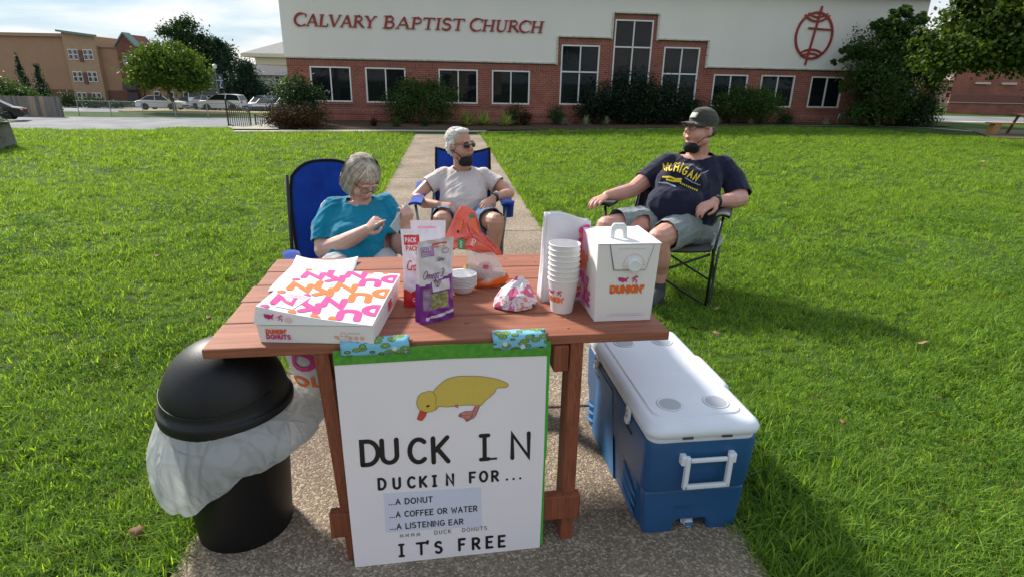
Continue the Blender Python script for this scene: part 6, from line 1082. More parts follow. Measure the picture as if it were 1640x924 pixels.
def ht(mb, Mh, pts, r, n=8): mb.tube([tuple(Mh @ Vector(p)) for p in pts], [k * Mh.to_scale()[0] for k in r] if isinstance(r, (list, tuple)) else r * Mh.to_scale()[0], n)
def head(mb, Mh, fat=0, nose=1):
    hb(mb, Mh, (0, .018, .030), (.074, .094, .088)); hb(mb, Mh, (0, -.022, -.030), (.060 + fat, .070, .082)); hb(mb, Mh, (0, -.060, -.088), (.030 + fat * .7, .026, .024)); hb(mb, Mh, (0, -.010, -.085), (.050 + fat, .058, .028))
    for s in (-1, 1):
        hb(mb, Mh, (s * .036, -.058, -.036), (.026 + fat * .5, .026, .030)); hb(mb, Mh, (s * .076, .012, -.008), (.010, .019, .031), Rz(-s * .3)); hb(mb, Mh, (s * .028, -.083, .030), (.026, .011, .009)); hb(mb, Mh, (s * .050, .0, -.062), (.022 + fat, .03, .03))
        hb(mb, Mh, (s * .011, -.103, -.026), (.0095, .011, .008))
    ht(mb, Mh, [(0, -.082, .022), (0, -.100, 0), (0, -.112 * nose, -.020)], [.0085, .0115, .0135]); hb(mb, Mh, (0, -.088, -.052), (.023, .012, .0062)); hb(mb, Mh, (0, -.086, -.064), (.019, .012, .0066)); hb(mb, Mh, (0, -.077, -.047), (.028, .018, .02))
def face_bits(par, Mh, lip=(.42, .14, .12), lidded=False):
    ev = mat('eye_white', (.62, .60, .57), .25); ir = mat('iris', (.05, .04, .03), .2); lp = mat('lips_%d' % int(lip[0] * 100), lip, .5); bw = mat('brow_grey', (.26, .22, .19), .9)
    for s in (-1, 1):
        m_ = MB(); hb(m_, Mh, (s * .031, -.0815, .008), (.0125, .009, .0062 if not lidded else .003)); e = m_.build('eye', ev, par, True); m_ = MB(); hb(m_, Mh, (s * .031, -.0890, .008 if not lidded else .0065), (.0052, .003, .0048 if not lidded else .002)); m_.build('iris', ir, e, True)
        m_ = MB(); ht(m_, Mh, [(s * .015, -.096, .027), (s * .03, -.0955, .032), (s * .047, -.082, .028)], [.0025, .003, .002], 6); m_.build('eyebrow', bw, par, True)
    m_ = MB(); ht(m_, Mh, [(-.022, -.0915, -.057), (-.010, -.1005, -.0555), (0, -.1015, -.0565), (.010, -.1005, -.0555), (.022, -.0915, -.057)], [.0015, .0038, .0036, .0038, .0015], 6); ht(m_, Mh, [(-.019, -.0895, -.0605), (0, -.0990, -.0645), (.019, -.0895, -.0605)], [.0015, .0045, .0015], 6); m_.build('lips', lp, par, True)
def handM(wrist, toward, back):     # y along fingers, z out of the back of the hand
    y = (Vector(toward) - Vector(wrist)).normalized(); z = Vector(back); z = (z - y * z.dot(y)).normalized(); x = y.cross(z); M = Matrix((x, y, z)).transposed().to_4x4(); M.translation = wrist; return M
def hand(mb, M, s, curl=(.5, .6, .5), s_=1.0, tcurl=.4, point=False):   # s: side the thumb is on (+1 -> +x)
    S_ = Matrix.Scale(s_, 4); M = M @ S_
    rings = []
    for y, w, t in ((-.015, .026, .020), (.01, .029, .018), (.035, .036, .0155), (.065, .040, .0145), (.088, .039, .012), (.095, .034, .009)): rings.append([tuple(M @ Vector((w * math.cos(a), y, t * math.sin(a)))) for a in np.linspace(0, 2 * PI, 16, endpoint=False)])
    mb.loft(rings)
    for i, (x, l, b) in enumerate(((.0300, .070, .086), (.0105, .080, .092), (-.0095, .074, .089), (-.0290, .058, .080))):
        x *= s; a = 0; p = Vector((x, b - .012, 0)); pts = [p.copy()]; k = [c * (1 + .08 * i) for c in curl]
        if point and i == 0: k = (.15, .2, .15)
        p = p + Vector((x * .05, .014, 0)); pts.append(p.copy())
        for j, seg in enumerate((.45, .30, .25)): a += k[j]; p = p + Vector((x * .03, math.cos(a), -math.sin(a))) * l * seg; pts.append(p.copy())
        mb.tube([tuple(M @ q) for q in pts], [q * s_ for q in (.0095, .0098, .0090, .0082, .0066)], 8); mb.ball(tuple(M @ pts[-1]), .0066 * s_, 8)
    pts = [Vector((s * .022, .012, -.006)), Vector((s * .044, .036, -.014)), Vector((s * (.054 - .010 * tcurl), .064, -.020 - .012 * tcurl)), Vector((s * (.052 - .026 * tcurl), .088, -.024 - .02 * tcurl))]
    mb.tube([tuple(M @ q) for q in pts], [q * s_ for q in (.015, .0125, .0108, .0080)], 8); mb.ball(tuple(M @ pts[-1]), .008 * s_, 8)
def trim_below(o, fn):      # cut cloth away where fn(co) > 0
    bm_ = bmesh.new(); bm_.from_mesh(o.data); bmesh.ops.delete(bm_, geom=[v for v in bm_.verts if fn(v.co) > 0], context='VERTS'); bm_.to_mesh(o.data); bm_.free(); o.data.polygons.foreach_set('use_smooth', [True] * len(o.data.polygons)); return o
def hemcut(o, planes):      # clean hems: bisect with planes (point, outward normal), optional sphere limit
    bm_ = bmesh.new(); bm_.from_mesh(o.data)
    for co, no, c, rad in planes:
        c = Vector(c); g = [f for f in bm_.faces if (f.calc_center_median() - c).length < rad]; vs = set(v for f in g for v in f.verts); es = set(e for f in g for e in f.edges)
        bmesh.ops.bisect_plane(bm_, geom=list(vs) + list(es) + g, plane_co=co, plane_no=no, clear_outer=True)
    bm_.to_mesh(o.data); bm_.free(); md = o.modifiers.new('thick', 'SOLIDIFY'); md.thickness = .004; md.offset = -1; o.data.polygons.foreach_set('use_smooth', [True] * len(o.data.polygons)); return o
def cloth(n, c, c2=None, b=.25): return mat(n, c, .9, .15, col2=c2 or tuple(k * .8 for k in c), nscale=7, bump=b, bscale=24, sheen=.2)
def strands(name, base, Mh, mt, par, n, l, w, seed, fn):
    """hair locks: thin curved ribbons following fn(theta, phi) roots down the head"""
    r = random.Random(seed); m_ = MB()
    for i in range(n):
        pts = fn(r); ww = w * r.uniform(.6, 1.3); vs = []
        for k, p in enumerate(pts):
            d = (pts[min(k + 1, len(pts) - 1)] - pts[max(k - 1, 0)]).normalized(); out = Vector((p.x, p.y, p.z * .3)).normalized(); sd = d.cross(out).normalized() * ww * (1 - .6 * (k / (len(pts) - 1)) ** 2) * .5; vs += [tuple(Mh @ (p - sd)), tuple(Mh @ (p + sd))]
        m_.add(vs, [(2 * k, 2 * k + 1, 2 * k + 3, 2 * k + 2) for k in range(len(pts) - 1)])
    o = m_.build(name, mt, par, True); return o
# ------------------------------------------------ camp chairs
steel = mat('chair_steel', (.025, .025, .027), .4, metal=.3); greyst = mat('chair_steel_grey', (.20, .20, .21), .4, metal=.6); bluec = cloth('blue_canvas', (.006, .050, .34), (.004, .032, .25), .35); blackc = cloth('black_canvas', (.012, .012, .014), (.02, .02, .022), .3); pipe_ = cloth('black_piping', (.008, .008, .012))
def camp_chair(loc, rz, canvas, tube_m, label, bw=.27, backtop=.94, cup=True, seatw=.27, arm_h=.62, rounded=True, arm_l=.70, post_y=.44):
    e = empty('camp_chair', loc, rz, label, 'camping chair', 'folding camp chairs'); bx = bw
    m_ = MB()
    def seat(u, v): x = (u - .5) * 2 * seatw; return (x, -.26 + .50 * v, .40 - .075 * (1 - (2 * u - 1) ** 2) * (.5 + .5 * v) - .03 * v)
    m_.grid(seat, 16, 12); m_.build('seat', canvas, e, True, solid=.006)
    def back(u, v):
        x = (u - .5) * 2 * bx * (1.0 - .10 * v ** 3 * 0); z = .34 + (backtop - .34) * v; y = .24 + .17 * v; y += .055 * (1 - (2 * u - 1) ** 2)
        top = (1 - abs(2 * u - 1) ** 3.0) if rounded else (.80 + .2 * abs(2 * u - 1) ** 2); z = .34 + (backtop - .34) * v * (1 if not rounded else (1 - .12 * (1 - top))) if True else z
        if not rounded: z -= .045 * v * (1 - (2 * u - 1) ** 2)
        return (x * (1 - (.16 * v ** 4 if rounded else 0)), y, z)
    m_ = MB(); m_.grid(back, 20, 16); m_.build('backrest', canvas, e, True, solid=.008)
    m_ = MB(); rim = [back(0, v) for v in np.linspace(0, 1, 10)] + [back(u, 1) for u in np.linspace(.08, .92, 12)] + [back(1, v) for v in np.linspace(1, 0, 10)]; m_.tube(rim, .011, 6); m_.build('piping', pipe_, e, True)
    for s in (-1, 1):
        m_ = MB(); m_.tube([(s * bx * .98, post_y, backtop - .06), (s * (seatw + .02), .30, .02)], .0105, 8); m_.build('rear_post', tube_m, e, True)
        m_ = MB(); m_.tube([(s * (seatw + .015), -.27, .02), (s * (seatw + .02), -.27, .38), (s * (seatw + .05), -.28, arm_h - .01)], .0095, 8); m_.build('front_post', tube_m, e, True)
        m_ = MB(); m_.tube([(s * (seatw + .02), .31, .03), (s * (seatw + .015), -.27, .38)], .0085, 6); m_.tube([(s * (seatw + .035), -.27, .03), (s * (seatw + .035), .31, .38)], .0085, 6); m_.build('side_cross', tube_m, e, True)
        m_ = MB(); m_.grid(lambda u, v: (s * (seatw + .05 + (u - .5) * .085), -.34 + arm_l * v, arm_h + .012 * (1 - (2 * u - 1) ** 2) + .035 * v - .03 * math.sin(PI * v)), 6, 14); m_.build('armrest', canvas, e, True, solid=.014)
        m_ = MB(); m_.lathe([(.018, 0), (.022, .004), (.022, .018), (.012, .022)], 10, c=(s * (seatw + .015), -.27, .0)); m_.lathe([(.018, 0), (.022, .004), (.022, .018), (.012, .022)], 10, c=(s * (seatw + .02), .30, .0)); m_.build('foot', steel, e, True)
    for yy in (-.27, .30): m_ = MB(); m_.tube([(-seatw, yy, .03), (seatw, yy + .01, .38)], .0085, 6); m_.tube([(seatw, yy - .02, .03), (-seatw, yy - .01, .38)], .0085, 6); m_.build('cross_bar', tube_m, e, True)
    if cup:
        for s in cup: m_ = MB(); m_.lathe([(.0001, -.10), (.036, -.10), (.042, 0), (.048, .006), (.042, .010)], 16, c=(s * (seatw + .06), -.25, arm_h + .004)); m_.build('cup_holder', canvas, e, True)
    return e
camp_chair((-.385, 4.32, 0), math.radians(4), bluec, greyst, 'blue camp chair in the middle of the path under the man in sunglasses', bw=.212, backtop=.955, cup=(1,), seatw=.27, rounded=False, arm_h=.645)
camp_chair((-.915, 3.18, 0), math.radians(32), bluec, steel, 'blue camp chair with black piping under the woman at the left', bw=.24, backtop=.985, cup=(-1,), seatw=.26, arm_h=.50, arm_l=.45, post_y=.37)
camp_chair((1.115, 4.17, 0), math.radians(-22), blackc, steel, 'black camp chair on the grass under the man in the cap', bw=.27, backtop=.84, cup=(), seatw=.345, arm_h=.655, post_y=.38)
# ------------------------------------------------ man in sunglasses
sk1 = skinmat('skin_tan', (.60, .33, .235), (.52, .26, .18)); tee1 = cloth('pale_tee', (.66, .58, .55), (.56, .49, .47)); denim = cloth('denim', (.11, .20, .34), (.07, .14, .26)); blk = mat('mask_black', (.012, .012, .014), .85, bump=.2, bscale=60); lens = mat('dark_lens', (.012, .010, .012), .08, .8); wire = mat('glasses_wire', (.05, .04, .04), .35, metal=.6); wband = mat('watch_black', (.015, .015, .017), .5); wface = mat('watch_face', (.08, .09, .10), .1)
def watch(par, a, b, rad, back):
    a, b, back = Vector(a), Vector(b), Vector(back); d = (b - a).normalized(); m_ = MB(); z = (back - d * back.dot(d)).normalized(); x = d.cross(z)
    for k in (-1, 0, 1): m_.tube([tuple(a + d * .006 * k + (x * math.cos(t) + z * math.sin(t)) * rad) for t in np.linspace(0, 2 * PI, 20, endpoint=False)], .0042, 6, closed=True)
    w = m_.build('watch', wband, par, True); m_ = MB(); M = Matrix((x, d, z)).transposed().to_4x4(); M.translation = a + z * rad; m_.lathe([(.0001, .007), (.015, .007), (.018, .004), (.018, -.002)], 18, M=M); m_.build('watch_face', wface, w, True)
def glasses(par, Mh, sun, name='glasses'):
    m_ = MB()
    for s in (-1, 1): ht(m_, Mh, [(s * .055, -.080, .013), (s * .074, -.05, .014), (s * .079, .0, .010), (s * .078, .016, .0)], .0022, 6)
    ht(m_, Mh, [(-.010, -.106, .010), (0, -.109, .013), (.010, -.106, .010)], .0018, 6)
    for s in (-1, 1): m_.tube([tuple(Mh @ Vector((s * (.033 + .023 * math.cos(t)), -.102 + .010 * abs(.033 + .023 * math.cos(t)) * 20 * .06 + (.010 if s * math.cos(t) * s > .3 else 0), .006 + .0165 * math.sin(t)))) for t in np.linspace(0, 2 * PI, 20, endpoint=False)], .0016 * Mh.to_scale()[0], 6, closed=True)
    g = m_.build(name, wire, par, True)
    if sun:
        for s in (-1, 1): m_ = MB(); hb(m_, Mh, (s * .033, -.099, .006), (.023, .0075, .0165), Rz(s * .25)); m_.build('lens', lens, g, True)
    return g
P1 = Vector((-.385, 4.3, 0)); p1 = empty('person', tuple(P1), 0, 'white-haired man in sunglasses and pale T-shirt seated in the blue chair on the path', 'person')
def rel(o): return lambda *p: tuple(Vector(p) - o)
R_ = rel(P1); Mh = headM(R_(-.405, 4.44, 1.003), 48, -2, 0, 1.06); m_ = MB(); head(m_, Mh)
limb(m_, [R_(-.395, 4.50, .74), R_(-.395, 4.48, .86), R_(-.402, 4.455, .96)], [.080, .068, .062])
m_.loft([[(lambda a: R_(cx + rx * math.cos(a), cy + ry * math.sin(a), z))(t) for t in np.linspace(0, 2 * PI, 24, endpoint=False)] for cx, cy, rx, ry, z in ((-.385, 4.47, .15, .13, .36), (-.385, 4.43, .165, .15, .46), (-.38, 4.42, .165, .155, .56), (-.385, 4.46, .165, .12, .68), (-.385, 4.49, .16, .10, .76), (-.39, 4.50, .10, .07, .815))])
limb(m_, [R_(-.55, 4.49, .765), R_(-.655, 4.44, .70), R_(-.735, 4.36, .625)], [.058, .048, .041]); limb(m_, [R_(-.735, 4.36, .622), R_(-.66, 4.26, .60), R_(-.545, 4.18, .605)], [.041, .040, .027])
limb(m_, [R_(-.225, 4.49, .765), R_(-.12, 4.44, .72), R_(-.035, 4.38, .665)], [.058, .048, .041]); limb(m_, [R_(-.035, 4.38, .662), R_(-.07, 4.29, .668), R_(-.150, 4.21, .655)], [.041, .040, .027])
hand(m_, handM(R_(-.545, 4.18, .605), R_(-.44, 4.14, .60), (-.1, -.55, 1)), 1, (.35, .4, .3), tcurl=.5); hand(m_, handM(R_(-.150, 4.21, .655), R_(-.24, 4.11, .595), (.15, -.6, 1)), -1, (.4, .5, .4), tcurl=.5)
for s, kx, ax in ((-1, -.512, -.50), (1, -.122, -.16)):
    hx = -.385 + s * .085; limb(m_, [R_(hx, 4.42, .44), R_((hx + kx) / 2, 4.20, .50), R_(kx, 4.03, .525)], [.092, .080, .062]); limb(m_, [R_(kx, 4.03, .515), R_((kx + ax) / 2, 4.07, .36), R_(ax, 4.09, .22), R_(ax, 4.10, .10)], [.060, .056, .042, .034])
organic('body', m_, sk1, p1, .0046, 3)
for ax in (-.50, -.16): m_ = MB(); limb(m_, [R_(ax, 4.13, .045), R_(ax + .01, 4.0, .04), R_(ax + .012, 3.90, .035)], [.045, .043, .036]); limb(m_, [R_(ax, 4.10, .13), R_(ax, 4.11, .06)], [.041, .045]); organic('shoe', m_, mat('shoe_white', (.42, .42, .42), .7), p1, .006, 2)
# T-shirt
m_ = MB(); m_.loft([[(lambda a: R_(cx + rx * math.cos(a), cy + ry * math.sin(a), z))(t) for t in np.linspace(0, 2 * PI, 28, endpoint=False)] for cx, cy, rx, ry, z in ((-.382, 4.42, .165, .150, .50), (-.382, 4.40, .182, .172, .56), (-.382, 4.41, .182, .165, .64), (-.385, 4.455, .182, .135, .72), (-.385, 4.485, .180, .115, .775), (-.388, 4.49, .135, .090, .820), (-.392, 4.49, .078, .068, .845))])
for s, a, b in ((-1, (-.535, 4.49, .768), (-.668, 4.43, .69)), (1, (-.240, 4.49, .770), (-.105, 4.43, .705))): limb(m_, [R_(*a), R_(*[(q + w) / 2 for q, w in zip(a, b)]), R_(*b)], [.072, .070, .072])
o = organic('t_shirt', m_, tee1, p1, .006, 3, disp=.0052, dscale=.045)
hemcut(o, [(R_(-.650, 4.44, .700), (-.8, -.35, -.5), R_(-.70, 4.42, .68), .13), (R_(-.122, 4.44, .716), (.8, -.35, -.5), R_(-.07, 4.42, .70), .13), (R_(-.39, 4.45, .838), (0, -.45, 1), R_(-.39, 4.47, .87), .10)])
m_ = MB(); m_.loft([[(lambda a: R_(cx + rx * math.cos(a), cy + ry * math.sin(a), z))(t) for t in np.linspace(0, 2 * PI, 24, endpoint=False)] for cx, cy, rx, ry, z in ((-.385, 4.45, .17, .15, .37), (-.385, 4.42, .175, .165, .46), (-.385, 4.42, .168, .155, .53))])
for s, kx in ((-1, -.512), (1, -.122)): hx = -.385 + s * .085; limb(m_, [R_(hx, 4.42, .45), R_(hx * .55 + kx * .45, 4.24, .500), R_(hx * .25 + kx * .75, 4.11, .518)], [.112, .104, .094]); limb(m_, [R_(hx * .25 + kx * .75, 4.11, .518), R_(kx, 4.05, .522)], [.094, .080])
o = organic('shorts', m_, denim, p1, .006, 3, disp=.005, dscale=.04)
hemcut(o, [(R_(-.490, 4.095, .518), (-.25, -1, .0), R_(-.49, 4.08, .52), .16), (R_(-.143, 4.095, .518), (.25, -1, .0), R_(-.14, 4.08, .52), .16)])
hairw = mat('hair_white', (.82, .79, .74), .8, col2=(.66, .63, .58), nscale=60, bump=.8, bscale=90)
m_ = MB(); hb(m_, Mh, (0, .034, .048), (.082, .088, .080)); hb(m_, Mh, (0, .060, -.010), (.076, .058, .070)); hb(m_, Mh, (0, -.022, .098), (.058, .042, .024)); hb(m_, Mh, (-.068, .015, .015), (.016, .03, .045)); hb(m_, Mh, (.068, .015, .015), (.016, .03, .045))
organic('hair', m_, hairw, p1, .0046, 2, disp=.004, dscale=.012)
def short_hair(r):
    th = r.uniform(0, 2 * PI); ph = r.uniform(.1, 1.35); c = Vector((0, .030, .045)); d = Vector((math.cos(th) * math.cos(ph) * .083, math.sin(th) * math.cos(ph) * .088, math.sin(ph) * .083)); t = Vector((r.uniform(-.4, .4), .8, -.5 + r.uniform(-.3, .3))) * .016; return [c + d, c + d * 1.05 + t * .5, c + d * 1.03 + t + Vector((0, 0, -.004))]
strands('hair_strands', None, Mh, hairw, p1, 700, .02, .004, 4, lambda r: short_hair(r))
face_bits(p1, Mh, (.40, .16, .13)); glasses(p1, Mh, True, 'sunglasses')
def chin_mask(par, Mh, zc=-.098, yc=-.058, strap=((.076, .006, -.02),)):
    m_ = MB(); hb(m_, Mh, (0, yc, zc), (.052, .046, .034)); hb(m_, Mh, (0, yc - .018, zc - .012), (.026, .036, .032)); hb(m_, Mh, (0, yc + .02, zc - .020), (.048, .040, .026)); o = organic('face_mask', m_, blk, par, .004, 3); m_ = MB()
    for s in (-1, 1): ht(m_, Mh, [(s * .050, yc, zc + .020), (s * .066, -.03, zc + .05), (s * .082, .008, -.030), (s * .080, .028, -.01), (s * .076, .024, .020)], .0026, 6); ht(m_, Mh, [(s * .046, yc + .01, zc - .02), (s * .064, -.005, zc + .035), (s * .080, .018, -.032)], .0022, 6)
    m_.build('ear_loop', blk, o, True); return o
chin_mask(p1, Mh); watch(p1, R_(-.138, 4.222, .656), R_(-.150, 4.21, .655), .031, (.2, -.5, 1))
# ------------------------------------------------ woman with the phone
sk2 = skinmat('skin_fair', (.70, .44, .36), (.62, .35, .28)); teal = cloth('teal_tee', (.005, .23, .36), (.004, .18, .29))
P2 = Vector((-.93, 3.16, 0)); p2 = empty('person', tuple(P2), 0, 'grey-haired woman in a teal T-shirt looking down at the phone in her hand', 'person')
R_ = rel(P2); Mh = headM(R_(-.842, 3.235, .935), 44, 40, 4, 1.0); m_ = MB(); head(m_, Mh, .006, .97)
limb(m_, [R_(-.875, 3.30, .74), R_(-.868, 3.275, .82), R_(-.850, 3.25, .90)], [.075, .062, .056])
def ell(rows, n=26, tw=0):
    out = []
    for cx, cy, rx, ry, z, an in rows: ca, sa = math.cos(math.radians(an)), math.sin(math.radians(an)); out.append([R_(cx + rx * math.cos(t) * ca - ry * math.sin(t) * sa, cy + rx * math.cos(t) * sa + ry * math.sin(t) * ca, z) for t in np.linspace(0, 2 * PI, n, endpoint=False)])
    return out
m_.loft(ell([(-.89, 3.22, .18, .16, .36, 28), (-.88, 3.20, .20, .18, .46, 28), (-.875, 3.20, .19, .17, .56, 28), (-.875, 3.24, .17, .13, .68, 28), (-.88, 3.28, .16, .10, .76, 28), (-.875, 3.29, .10, .07, .81, 28)]))
limb(m_, [R_(-1.025, 3.23, .755), R_(-1.055, 3.17, .66), R_(-1.04, 3.09, .565)], [.066, .060, .052]); limb(m_, [R_(-1.04, 3.09, .563), R_(-.90, 3.02, .625), R_(-.765, 2.965, .710)], [.054, .050, .030])
limb(m_, [R_(-.735, 3.34, .755), R_(-.665, 3.27, .66), R_(-.635, 3.16, .575)], [.062, .056, .048]); limb(m_, [R_(-.635, 3.16, .573), R_(-.60, 3.08, .64), R_(-.572, 3.01, .715)], [.048, .044, .028])
hand(m_, handM(R_(-.765, 2.965, .710), R_(-.700, 2.93, .775), (-.35, -.75, .7)), 1, (.95, 1.2, .8), .92, .8, point=True)
hand(m_, handM(R_(-.572, 3.01, .715), R_(-.548, 2.985, .80), (.75, -.75, .2)), -1, (.75, .9, .6), .95, .3)
for s, (kx, ky) in ((-1, (-.90, 2.80)), (1, (-.66, 2.90))):
    hx, hy = -.88 + s * .10, 3.20 + s * .05; limb(m_, [R_(hx, hy, .44), R_((hx + kx) / 2, (hy + ky) / 2, .47), R_(kx, ky, .47)], [.10, .09, .065]); limb(m_, [R_(kx, ky, .46), R_(kx, ky + .02, .28), R_(kx, ky + .03, .10)], [.062, .055, .038])
organic('body', m_, sk2, p2, .0044, 3)
for kx, ky in ((-.90, 2.83), (-.66, 2.93)): m_ = MB(); limb(m_, [R_(kx, ky, .05), R_(kx + .03, ky - .16, .038)], [.045, .038]); limb(m_, [R_(kx, ky, .12), R_(kx, ky, .05)], [.042, .046]); organic('shoe', m_, MATS['shoe_white'], p2, .006, 2)
m_ = MB(); m_.loft(ell([(-.885, 3.20, .19, .17, .44, 28), (-.88, 3.18, .218, .198, .50, 28), (-.875, 3.175, .215, .195, .57, 28), (-.872, 3.19, .195, .175, .64, 28), (-.872, 3.225, .188, .155, .70, 28), (-.876, 3.27, .178, .118, .765, 28), (-.875, 3.285, .125, .085, .808, 28), (-.872, 3.285, .080, .068, .830, 28)], 30))
hbx = lambda c, r: m_.ball(R_(*c), r, 16)
hbx((-.91, 3.10, .655), (.095, .075, .07)); hbx((-.80, 3.15, .655), (.095, .075, .07)); hbx((-.865, 3.07, .560), (.165, .11, .075))
limb(m_, [R_(-1.00, 3.23, .758), R_(-1.050, 3.17, .67), R_(-1.048, 3.115, .585)], [.080, .080, .074]); limb(m_, [R_(-.75, 3.34, .762), R_(-.672, 3.27, .67), R_(-.645, 3.19, .60)], [.076, .078, .076])
o = organic('t_shirt', m_, teal, p2, .006, 3, disp=.0062, dscale=.05)
hemcut(o, [(R_(-1.052, 3.118, .603), (.05, -.5, -.85), R_(-1.055, 3.09, .55), .115), (R_(-.655, 3.19, .622), (.15, -.6, -.8), R_(-.64, 3.16, .56), .10), (R_(-.866, 3.25, .824), (.2, -.45, 1), R_(-.866, 3.26, .86), .10)])
m_ = MB(); m_.loft(ell([(-.89, 3.22, .20, .18, .36, 28), (-.88, 3.20, .215, .195, .44, 28), (-.88, 3.2, .20, .18, .50, 28)]))
for s, (kx, ky) in ((-1, (-.90, 2.80)), (1, (-.66, 2.90))): hx, hy = -.88 + s * .10, 3.20 + s * .05; limb(m_, [R_(hx, hy, .45), R_((hx + kx) / 2, (hy + ky) / 2, .485), R_(kx, ky, .48), R_(kx, ky + .01, .36)], [.112, .102, .078, .076])
organic('trousers', m_, cloth('pale_grey_cloth', (.46, .47, .50)), p2, .006, 3, disp=.005, dscale=.04)
hairg = leafmat('hair_grey', (.30, .245, .18), (.74, .67, .57), .08, tcol=(1, 1, 1), nscale=30, rough=.5)
m_ = MB(); hb(m_, Mh, (0, .030, .042), (.090, .098, .088)); hb(m_, Mh, (0, .062, -.045), (.086, .055, .070)); hb(m_, Mh, (-.068, .014, -.030), (.021, .052, .080)); hb(m_, Mh, (.068, .014, -.030), (.021, .052, .080)); hb(m_, Mh, (0, -.034, .066), (.066, .044, .036))
organic('hair', m_, mat('hair_grey_under', (.30, .245, .18), .8, col2=(.42, .36, .28), nscale=40), p2, .0046, 3)
def bob(r):
    th = r.uniform(0, 2 * PI); fr = -math.sin(th) > .62; c = Vector((0, .022, .034)); k = []; q_ = r.uniform(-.25, .25); rr = r.uniform(.97, 1.06)
    for t in np.linspace(0, 1, 8):
        if fr: be = .12 + 1.30 * t; tt = th + .55 * t * (1 if q_ > -.1 else -.6); s_ = 0
        else: be = min(PI / 2, .12 + 2.3 * t); tt = th + q_ * t; s_ = max(0, (t - .63) / .37)
        k.append(c + Vector((math.sin(be) * math.cos(tt) * .092 * rr * (1 - .06 * s_), math.sin(be) * math.sin(tt) * .103 * rr * (1 - .04 * s_), math.cos(be) * .091 * rr - .118 * s_ * r.uniform(.9, 1.05))))
    return k
def bob_old(r):
    th = r.uniform(-.62 * PI, 1.62 * PI) if False else r.uniform(0, 2 * PI); c = Vector((0, .03, .03)); k = []; front = max(0, -math.sin(th)); L_ = 1.0 if front < .55 else .42
    part = r.uniform(.75, 1.35)
    for t in np.linspace(0, 1, 7):
        ph = PI / 2 * (1 - .18 * (1 - t)) - t * (PI / 2 + .35) * L_; rad = Vector((.091, .099, .091)); s_ = 1.0 + .05 * math.sin(3 * t + th * 3); z = math.sin(ph) * rad.z if ph > 0 else ph * .20
        q = c + Vector((math.cos(th) * max(.25, math.cos(max(ph, 0))) * rad.x * s_ * (1 + .12 * t * (1 - t) * 4), math.sin(th) * max(.25, math.cos(max(ph, 0))) * rad.y * s_, z - .008 * part)); k.append(q)
    if front > .55: k = [q + Vector((.03 * t_, -.012 * t_, .0)) for q, t_ in zip(k, np.linspace(0, 1, 7))]
    j = Vector((r.uniform(-.006, .006), r.uniform(-.006, .006), r.uniform(-.006, .006))); return [q + j for q in k]
strands('hair_strands', None, Mh, hairg, p2, 1500, .1, .0075, 6, bob)
face_bits(p2, Mh, (.45, .17, .16), lidded=True); glasses(p2, Mh, False); watch(p2, R_(-.577, 3.022, .700), R_(-.572, 3.01, .715), .031, (.6, -.8, 0))
ph_ = empty('mobile_phone', (-.592, 2.965, .775), 0, 'pale grey mobile phone held up in the woman\'s left hand', 'phone'); pM = Matrix(((.80, -.25, -.25), (.30, .50, -.80), (.52, .60, .60))).to_4x4()
up = Vector((.52, .42, .74)).normalized(); nn_ = Vector((-.72, .70, .30)); nn_ = (nn_ - up * nn_.dot(up)).normalized(); xx = up.cross(nn_); pM = Matrix((xx, up, nn_)).transposed().to_4x4(); ph_.matrix_world = T(-.585, 2.985, .770) @ pM
m_ = MB(); m_.box((0, 0, 0), (.072, .148, .009)); m_.build('case', mat('phone_case', (.50, .58, .64), .3), ph_, bevel=.004, seg=3); m_ = MB(); m_.box((0, 0, .005), (.064, .138, .001)); m_.build('screen', mat('phone_screen', (.03, .04, .05), .08), ph_)
# ------------------------------------------------ man in the cap
sk3 = skinmat('skin_ruddy', (.66, .36, .28), (.60, .29, .22)); navy = cloth('navy_tee', (.016, .017, .042), (.012, .013, .032)); greys = cloth('grey_shorts', (.27, .30, .31), (.22, .245, .255), .4)
P3 = Vector((1.2, 4.15, 0)); p3 = empty('person', tuple(P3), 0, 'big man in a navy T-shirt, grey shorts and cap seated in the black chair', 'person')
R_ = rel(P3); Mh = headM(R_(1.335, 4.36, 1.155), -62, -6, 0, 1.14); m_ = MB(); head(m_, Mh, .012)
limb(m_, [R_(1.35, 4.42, .86), R_(1.352, 4.41, .97), R_(1.345, 4.385, 1.08)], [.095, .082, .074])
m_.loft(ell([(1.26, 4.30, .21, .18, .36, -25), (1.25, 4.26, .23, .21, .48, -25), (1.24, 4.25, .23, .21, .62, -25), (1.29, 4.34, .22, .17, .78, -25), (1.33, 4.40, .21, .13, .90, -25), (1.35, 4.42, .13, .09, .97, -25)]))
limb(m_, [R_(1.13, 4.44, .89), R_(.99, 4.36, .80), R_(.87, 4.27, .725)], [.075, .066, .055]); limb(m_, [R_(.87, 4.27, .725), R_(.76, 4.18, .712), R_(.655, 4.09, .712)], [.055, .052, .034])
limb(m_, [R_(1.555, 4.34, .88), R_(1.61, 4.25, .78), R_(1.615, 4.14, .70)], [.078, .070, .060]); limb(m_, [R_(1.615, 4.14, .70), R_(1.52, 4.05, .70), R_(1.385, 3.985, .705)], [.060, .058, .036])
hand(m_, handM(R_(.655, 4.09, .712), R_(.585, 4.02, .695), (-.1, -.2, 1)), 1, (.25, .45, .35), 1.12, .3); hand(m_, handM(R_(1.385, 3.985, .705), R_(1.26, 3.915, .665), (-.05, -.35, 1)), -1, (.35, .55, .45), 1.15, .5)
